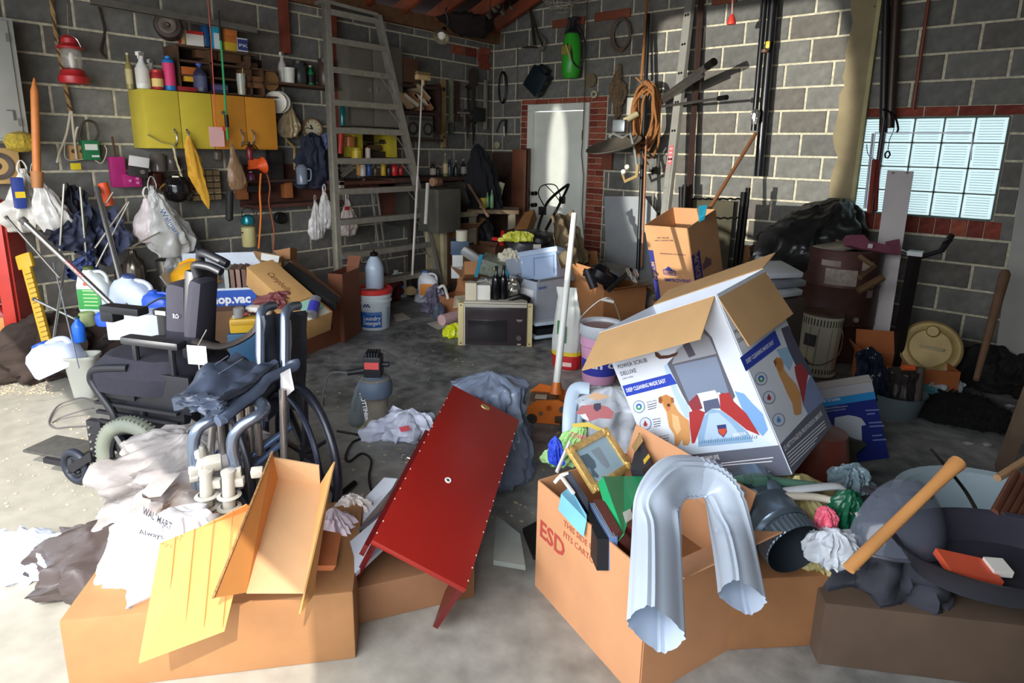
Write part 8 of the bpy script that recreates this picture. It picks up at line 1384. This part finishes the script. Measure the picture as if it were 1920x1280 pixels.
T=thing('screw_eye','steel screw eye beside the red cabinet left edge','screw eye',P(758,857,2.65));g=G();c=P(758,857,2.65);g.tube([c+rt*(.013*math.cos(t*.5236))+up*(.013*math.sin(t*.5236)) for t in range(12)],.003,6,closed=True);g.cyl(c+rt*.012,c+rt*.03-up*.008,.003,n=6);part(T,'ring',g,CHR)
# bag behind the cabinet
heap('grey-blue knotted trash bag standing behind the red cabinet',PF(930,892),.34,.3,.52,(112,122,142),90,.97,amp=.19,rough=.25,knot=False,folds=3,lean=(-.04,.03),name='trash_bag',n=90,steps=9,bump=.25,top=.7);T=[o for o in bpy.data.objects if o.get('label','').startswith('grey-blue knotted')][0];g=G(FY(P(902,742,3.0)));g.bag([(-.03,.02,.02),(0,.03,.03),(.03,.06,.04),(.05,.07,.03)],n=20,amp=.5,seed=4);g.tube([(.0,-.02,-.01),(.05,-.05,-.02),(.08,-.05,-.01)],.016,6);part(T,'knot',g,mt((96,108,130),.25,0,.1))
g=G();g.slab([P(930,965,2.35),P(975,1000,2.25),P(985,1060,2.1),P(925,1050,2.1)],.02);one('grey_board','dusty grey-green panel right of the red cabinet','panel',g,mt((110,116,112),.7,0,.15),smooth=0);g=G();g.slab([P(980,990,2.35),P(1010,975,2.4),P(1010,1040,2.2),P(1000,1040,2.2)],.02);one('black_board','black flat piece left of the frames carton','panel',g,BLKM,smooth=0)
# printed white bag and white plastic chair piece
heap('white bag printed with red tools and yellow lettering',PF(1150,905),.34,.28,.47,(216,222,232),91,.97,amp=.12,rough=.3,folds=3,n=80,lean=(-.02,.04),top=.8);T=[o for o in bpy.data.objects if o.get('label','').startswith('white bag printed with red')][0]
BF=FY(P(1125,800,2.52));BF=fr(P(1125,800,2.50),rt,fw,up)
for nm,pts,c,o_ in (('red_tool_print',[(157,300),(200,240),(320,230),(400,250),(445,290),(430,340),(330,335),(260,360),(220,310)],(176,104,108),.001),('white_print',[(190,310),(230,300),(260,352),(215,340)],(226,220,224),.0015),('crest_print',[(295,225),(345,220),(348,262),(315,285),(290,262)],(60,60,76),.002),('yellow_print',[(130,375),(250,365),(400,430),(398,455),(250,400),(130,402)],(216,190,84),.001),('ochre_print',[(240,175),(300,140),(420,170),(370,190),(310,200)],(200,164,130),.001)):pp(T,nm,BF,zz(pts,*A2),IN(c),o_)
tp(T,'TOWELS',BF,(1068,818),(1104,828),10,IN((206,96,110)),bold=.03)
T=thing('plastic_chair_back','white moulded plastic piece behind the printed bag','plastic piece',P(1082,790,2.8));g=G();g.tube(bez([P(1066,830,2.75),P(1068,770,2.8),P(1078,730,2.85),P(1105,728,2.85)],6),.03,8,flat=.4);g.tube(bez([P(1096,750,2.8),P(1088,780,2.8),P(1084,830,2.75)],5),.02,8,flat=.4);part(T,'frame',g,mt((186,204,222),.35,0,.04));g=G();g.slab([P(1068,775,2.82),P(1092,765,2.82),P(1084,840,2.76),P(1066,840,2.76)],.006);part(T,'panel',g,mt((196,212,226),.35,0,.04),smooth=0)
heap('lime green cloth between the printed bag and the carton',P(1046,868,2.65),.11,.09,.19,(170,216,140),92,amp=.4,cat='cloth',name='green_cloth',rough=.8,lean=(.1,0));heap('blue and white glove-like cloth by the frames carton',P(1044,868,2.5),.06,.05,.12,(40,70,196),93,amp=.3,cat='cloth',name='blue_cloth',rough=.6,lean=(-.01,0))
# carton with picture frames
zr=.42;c0,c1,c2=PF(1010,900,zr),PF(1215,1075,zr),PF(1090,838,zr);x_=(c1-c0);wq_=x_.length;x_.normalize();y_=V((-x_.y,x_.x,0));dq=(c2-c0).dot(y_);dq=.40
BX=fr(V(c0)+x_*wq_/2+y_*dq/2-V((0,0,zr)),x_,y_,(0,0,1));T=carton('frames_carton','open brown carton full of picture frames and books',BX,wq_,dq,zr,(196,140,98),{'b':(.12,70),'r':(.14,30)});XM=BX @ Matrix.Translation((-wq_/2,-dq/2-.003,0));text(T.children[0],'ESD',XM @ Matrix.Translation((.02,0,.22)),.09,IN((176,70,60)),bold=.02);text(T.children[0],'THIS SIDE UP',XM @ Matrix.Translation((.16,0,.34)),.03,IN((176,90,70)));text(T.children[0],'FITS CARTON',XM @ Matrix.Translation((.16,0,.3)),.03,IN((176,90,70)))
Xg,Yg=V((.73,-.038,-.682)).normalized(),V((.017,.999,-.037));Zg=Xg.cross(Yg).normalized();Yg=Zg.cross(Xg);gc=V((4.27,-4.11,.47));gw,gh=.174,.254;M=fr(gc,Xg,Yg,Zg)
T=thing('picture_frame','ornate gold picture frame with two figures on pale blue','picture frame',gc);GD=mt((214,176,104),.35,.4,.2,.3,60.)
for c,d in (((0,gh/2-.015,0),(gw,.03,.018)),((0,-gh/2+.015,0),(gw,.03,.018)),((gw/2-.013,0,0),(.026,gh-.06,.018)),((-gw/2+.013,0,0),(.026,gh-.06,.018))):g=G(M);g.box(c,d,bev=.004);part(T,'moulding',g,GD)
for sx in (-1,1):
    for sy in (-1,1):g=G(M);g.bag([(.006,.016,.016),(.012,.014,.014),(.016,.005,.005)],M=Matrix.Translation((sx*(gw/2-.016),sy*(gh/2-.018),0)),n=14,amp=.5,seed=sx+3*sy);part(T,'corner_ornament',g,GD)
g=G(M);g.box((0,0,-.002),(gw-.04,gh-.05,.004));pc=part(T,'picture',g,IN((166,196,210)),smooth=0);PM_=fr(gc+Zg*.0005,Xg,-Zg,Yg)
pp(pc,'figure_print',PM_,zz([(190,620),(245,600),(300,660),(310,700),(290,720),(330,770),(320,785),(285,770),(265,715),(240,700)],*A2),IN((90,112,124)),.001);pp(pc,'figure_print',PM_,zz([(270,580),(330,550),(370,620),(410,690),(395,712),(360,690),(320,640)],*A2),IN((150,164,176)),.001)
for lb,q,th,c,nm,ct in (
 ('green box with white sticker in the frames carton',((1131,893,2.0),(1170,892,2.1),(1186,945,1.95),(1170,1002,1.8),(1158,985,1.84)),.03,(24,150,92),'green_box','box'),
 ('green folded box edge right of the sticker box',((1170,892,2.1),(1222,893,2.15),(1205,925,2.0),(1186,945,1.95)),.03,(30,160,100),'green_box','box'),
 ('dark red book behind the green box',((1128,893,2.03),(1134,892,2.02),(1170,985,1.85),(1162,990,1.85)),.1,(120,46,40),'book','book'),
 ('tan wooden frame edge beside the dark red book',((1134,930,1.95),(1142,926,1.95),(1164,985,1.84),(1156,990,1.84)),.06,(190,156,110),'frame_edge','picture frame'),
 ('dark brown book left of the tan frame edge',((1112,937,1.98),(1132,935,1.95),(1164,995,1.8),(1150,1004,1.8)),.08,(76,40,34),'book','book'),
 ('light and dark blue striped folder stack in the carton',((1105,942,2.0),(1120,942,2.0),(1158,1004,1.8),(1142,1010,1.8)),.1,(90,116,160),'folder','folder'),
 ('black album next to the striped folders',((1088,940,2.03),(1106,940,2.03),(1142,1010,1.8),(1120,1010,1.8)),.1,(22,24,30),'album','book'),
 ('grey fur-edged frame left of the black album',((1058,888,2.1),(1070,884,2.1),(1102,935,2.0),(1104,960,1.95),(1084,930,2.0)),.1,(66,70,82),'frame_edge','picture frame'),
 ('pale blue folder at the left of the frames carton',((1052,925,2.0),(1068,912,2.05),(1100,965,1.9),(1100,975,1.88)),.06,(120,184,214),'folder','folder')):
    g=G();g.slab([P(*k) for k in q],th);
    if (g.v[len(q)]-CAM).length<(g.v[0]-CAM).length:g=G();g.slab([P(*k) for k in q],-th)
    o=one(nm,lb,ct,g,mt(c,.45,0,.1),smooth=0)
    if 'sticker' in lb:g=G();g.slab([P(1168,960,1.86),P(1182,953,1.88),P(1188,970,1.85),P(1174,980,1.82)],.002);part(o,'sticker',g,WHT,smooth=0)
    if 'striped' in lb:
        for k in range(4):g=G();g.slab([P(1107+k*3.4,943,1.985),P(1108+k*3.4,943,1.985),P(1145+k*3.4,1007,1.785),P(1144+k*3.4,1007,1.785)],.002);part(o,'stripe',g,mt((196,210,226),.5,0,0),smooth=0)
g=G();g.tube(bez([P(1040,905,2.1),P(1052,892,2.1),P(1066,888,2.1)],4),.007,6);g.tube(bez([P(1044,884,2.2),P(1056,856,2.25),P(1068,828,2.3)],4),.007,6);g.tube([P(1052,893,2.1),P(1075,924,2.0)],.007,6);one('white_rods','thin white wire rack poking from the frames carton','rack',g,WHT)
g=G();g.slab([P(1182,880,2.15),P(1198,810,2.3),P(1222,868,2.15),P(1204,880,2.12)],.06);o=one('tool_carton','black and yellow tool carton between the bag and big carton','box',g,mt((50,50,56),.5,0,.15),smooth=0);g=G();g.slab([P(1184,836,2.2),P(1200,810,2.27),P(1206,826,2.22),P(1190,848,2.17)],.002);part(o,'tool_picture',g,mt((176,140,90),.6,0,.2),smooth=0);g=G();g.slab([P(1206,862,2.13),P(1216,850,2.16),P(1219,856,2.14),P(1208,870,2.1)],.002);part(o,'yellow_stripe',g,mt((226,190,50),.5,0,0),smooth=0)
# downspout elbow: ribbed square pipe arch
T=thing('downspout','white ribbed aluminium downspout bent into an arch','downspout',P(1290,1010,1.6));DW2=mt((200,212,228),.35,.1,.04)
def dspout(pts,hw,nm,rib0=0,rib1=0):
    g=G();ps=bez([P(*p) for p in pts],10);N=len(ps);n=48;vs=[]
    for i,p_ in enumerate(ps):
        d=(ps[min(i+1,N-1)]-ps[max(i-1,0)]).normalized();w_=fw.copy();w_=(w_-d*w_.dot(d)).normalized();u=d.cross(w_);pl=1+(.1*(i % 2)-.05 if rib0 <= i <= rib1 else 0)
        for j in range(n):
            t=2*math.pi*j/n;ct,st_=math.cos(t),math.sin(t);fl=1+.045*math.cos(t*12);vs.append(p_+u*(math.copysign(abs(ct)**.5,ct)*hw*fl*(pl if ct*rib_s>0 else 1))+w_*(math.copysign(abs(st_)**.5,st_)*hw*.75*fl))
    g.raw(vs,[(i*n+j,i*n+(j+1) % n,(i+1)*n+(j+1) % n,(i+1)*n+j) for i in range(N-1) for j in range(n)]);part(T,nm,g,DW2,smooth=50)
rib_s=-1;dspout([(1230,1180,1.28),(1231,1010,1.55),(1234,940,1.66),(1262,898,1.75),(1305,893,1.8)],.056,'left_elbow',16,38)
rib_s=1;dspout([(1296,892,1.79),(1330,898,1.8),(1356,930,1.78),(1372,1000,1.7),(1392,1120,1.5)],.052,'right_elbow',4,22)
for x,y,d in ((1362,958,1.69),(1343,993,1.64),(1366,998,1.62)):g=G();g.cyl(P(x,y,d),P(x,y,d-.006),.004,n=8);part(T,'screw',g,mt((110,120,136),.4,.4,0))
# galvanised duct
T=thing('metal_duct','galvanised round duct with crimped end beside the downspout','duct',P(1450,980,1.85));a,b=P(1412,930,2.0),P(1500,1040,1.78);d=(b-a).normalized();u,v=perp(d);M=fr(a,u,v,d);L=(b-a).length;r=.092;GV=mt((106,122,136),.35,.7,.15,.1,12.)
g=G(M);g.lathe([(r,-.05),(r,L*.28),(r*1.03,L*.3),(r,L*.32),(r,L*.6),(r*1.04,L*.62),(r,L*.64),(r,L*.7)],40,cap=False);part(T,'tube',g,GV);g=G(M);N=72;vs=[]
for z,q in ((L*.7,0),(L*.74,.03),(L*.9,.03),(L*.92,.0)):
    for j in range(N):rr=r*(.98+q*(j % 2));vs.append((rr*math.cos(j*2*math.pi/N),rr*math.sin(j*2*math.pi/N),z))
g.raw(vs,[(i*N+j,i*N+(j+1) % N,(i+1)*N+(j+1) % N,(i+1)*N+j) for i in range(3) for j in range(N)]);part(T,'crimped_end',g,GV,smooth=0)
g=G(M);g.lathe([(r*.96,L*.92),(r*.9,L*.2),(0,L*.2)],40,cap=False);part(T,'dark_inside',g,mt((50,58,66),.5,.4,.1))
# planter, hoses, cloths
b=P(1530,905,2.62);b.z=0;zt=P(1530,905,2.62).z;g=G(FY(b));g.lathe([(0,0),(.13,0),(.135,.02),(.132,zt+.02),(.095,zt+.24),(0,zt+.25)],30,cap=False);one('planter','red-brown conical plastic pot under the big printed carton','planter',g,mt((116,56,44),.4,0,.25))
def hose(lb,pts,r,c,nm='hose',flat=1.):g=G();g.tube(bez([P(*p) for p in pts],8),r,10,flat=flat);return one(nm,lb,'hose',g,mt(c,.5,0,.1))
hose('green garden hose with clamp knob above the duct',[(1376,902,1.95),(1400,898,1.95),(1425,897,1.95),(1460,903,1.98),(1530,912,2.0)],.015,(84,124,106));g=G(FY(P(1422,899,1.93),0));g.box((0,0,0),(.05,.03,.035),bev=.008);g.box((-.03,0,.0),(.03,.03,.022),bev=.006);one('hose_clamp','green valve fitting on the garden hose','valve',g,mt((70,104,90),.5,.1,.1))
hose('flat white strap running right above the metal duct',[(1378,920,1.9),(1440,924,1.92),(1520,915,1.95),(1570,912,1.98),(1585,922,1.98)],.017,(196,200,204),'strap',.6);hose('cream tube curving under the white strap to the shield',[(1460,930,1.9),(1530,932,1.92),(1575,945,1.9),(1610,970,1.85)],.012,(196,188,172),'tube')
heap('cream yellow twisted cloth strip right of the duct',P(1540,1010,1.95)-V((0,0,.1)),.12,.12,.26,(196,186,130),95,amp=.4,cat='cloth',name='cream_cloth',rough=.8,lean=(-.05,.1),folds=5);heap('cream fabric bundle behind the white strap',P(1490,915,2.1)-V((0,0,.14)),.4,.25,.16,(190,176,124),96,amp=.4,cat='cloth',name='fabric_bundle',rough=.8)
heap('grey white cloth at the foot of the cream strip',P(1565,1010,1.8)-V((0,0,.07)),.16,.12,.10,(190,196,204),97,amp=.35,cat='cloth',name='white_cloth',rough=.8);heap('pink and red rubber glove among the cloths',P(1550,968,1.85)-V((0,0,.03)),.07,.06,.06,(220,96,120),98,amp=.35,cat='glove',name='glove',rough=.5);heap('dark green printed bag behind the face shield',P(1586,985,1.9)-V((0,0,.08)),.12,.1,.2,(16,80,56),99,amp=.35)
heap('silver foil ball behind the face shield left edge',P(1598,893,2.2)-V((0,0,.05)),.12,.1,.1,(120,140,150),100,amp=.5,cat='foil',name='foil_ball',rough=.2)
# face shield
T=thing('face_shield','smoky clear welding face shield lying in the pile','face shield',P(1660,960,1.8));g=G();cen=P(1665,960,1.85);vs=[];NU=20;NV=16
def sp(u,v,o=0):a=(u-.5)*2.7;e=v*1.35;ce=math.cos(e);return cen+rt*(math.sin(a)*ce*(.15+o)+.05*v)+fw*(-math.cos(a)*ce*(.13+o))+up*(math.sin(e)*(.2+o)-.09)
for k in (0,.004):
    for i in range(NU+1):
        for j in range(NV+1):vs.append(sp(i/NU,j/NV,-k))
mm=(NU+1)*(NV+1);g.raw(vs,[(k*mm+i*(NV+1)+j,k*mm+(i+1)*(NV+1)+j,k*mm+(i+1)*(NV+1)+j+1,k*mm+i*(NV+1)+j+1) for k in (0,1) for i in range(NU) for j in range(NV)]);part(T,'visor',g,mt((112,118,134),.1,0,.05,.1,4.,alpha=.4),smooth=60)
g=G();g.tube([sp(i/20,0) for i in range(21)],.005,6);part(T,'shield_rim',g,mt((70,72,84),.3,0,0));g=G();g.tube(bez([sp(.2,.62)+fw*.02,cen+fw*.1+up*.04,sp(.9,.6)+fw*.02],6),.018,8,flat=.3);part(T,'head_band',g,mt((60,60,70),.5,0,.1))
g=G();g.tube(bez([P(1746,842,2.2),P(1770,870,2.1),P(1810,920,2.0),P(1838,970,1.85)],6),.007,6,flat=.4);part(T,'strap',g,BLKM)
heap('dark grey clothing under the face shield',P(1670,1010,1.95)-V((0,0,.16)),.42,.3,.24,(52,54,64),101,amp=.3,cat='clothing',name='dark_clothing',rough=.8)
# axe handle
a,b=P(1797,866,1.75),P(1628,1030,1.62);d=(b-a);T=thing('axe_handle','varnished wooden tool handle across the lower right pile','handle',b);g=G();g.tube([a,a+d*.02,a+d*.12,a+d*.3,a+d*.7,b,b+d*.2],[.021,.023,.019,.016,.016,.0165,.0165],18,flat=.8);part(T,'shaft',g,mt((198,140,84),.35,0,.15,.05,5.));g=G();g.cyl(a-d.normalized()*.001,a+d.normalized()*.001,.0205,n=18);part(T,'end_grain',g,mt((176,130,84),.7,0,.2))
# white tub, copper tubes, black pan
b=PF(1880,1090);T=thing('white_tub','large white plastic tub at the lower right corner','tub',b);M=FY(b);g=G(M);g.lathe([(0,0),(.30,0),(.32,.02),(.37,.25),(.39,.26),(.365,.25),(.30,.02),(0,.015)],44,cap=False);part(T,'bowl',g,mt((176,196,206),.4,0,.05))
for k in range(4):a,b2=P(1905+k*14,886+k*6,1.98),P(1864+k*13,960+k*6,1.82);g=G();g.cyl(a,b2,.011,n=12);one('copper_tube',('leftmost copper-brown tube standing in the white tub','second copper-brown tube in the white tub','third copper-brown tube in the white tub','rightmost copper-brown tube in the white tub at frame edge')[k],'tube',g,mt((134,84,66),.35,.5,.15))
g=G();g.cyl(P(1870,896,2.1),P(1930,858,2.2),.013,n=8);one('pine_stick','pale pine stick lying over the tub rim','stick',g,mt((186,146,108),.7,0,.1));g=G();g.cyl(PF(1838,885,.02),PF(1856,905,.02),.012,n=8);one('pink_chalk','pink chalk-like stick on the floor by the tub','stick',g,mt((206,160,156),.7,0,.05))
T=thing('black_pan','black plastic pan with orange and white carton scraps inside','pan',P(1800,1010,1.75));M=FY(P(1870,1075,1.72),-6,8);g=G(M);g.lathe([(0,0),(.2,0),(.25,.09),(.262,.095),(.245,.09),(.19,.012),(0,.01)],36,sx=1.15,sy=.6,cap=False);part(T,'bowl',g,mt((52,52,62),.4,0,.1));g=G(M);g.box((-.12,-.04,.03),(.14,.08,.02),M=Matrix.Rotation(R(10),4,'Y'));part(T,'orange_scrap',g,mt((220,90,60),.6,0,.1),smooth=0);g=G(M);g.box((-.03,-.03,.05),(.05,.05,.02));part(T,'white_scrap',g,WHT,smooth=0)
# what carries the foreground pile
for lb,x,y,w,d_,h_,c,rz in (('brown carton beneath the downspout and duct',1400,1130,.7,.4,.26,(150,104,66),5),('dark carton beneath the axe handle and black pan',1700,1180,.7,.4,.22,(92,74,60),-8),('brown carton behind it under the printed carton corner',1400,960,.5,.35,.24,(140,96,62),8),('worn carton under the lowest edge of the red cabinet',770,1090,.4,.3,.14,(130,90,60),20)):
    g=G(FY(PF(x,y),rz));g.box((0,0,h_/2),(w,d_,h_),bev=.008);one('carton',lb,'box',g,mt(c,.8,0,.12))
heap('olive grey tarp bundle under the printed carton',PF(1500,900),.5,.4,.30,(70,74,66),102,amp=.3,cat='tarp',name='tarp_bundle',rough=.8)
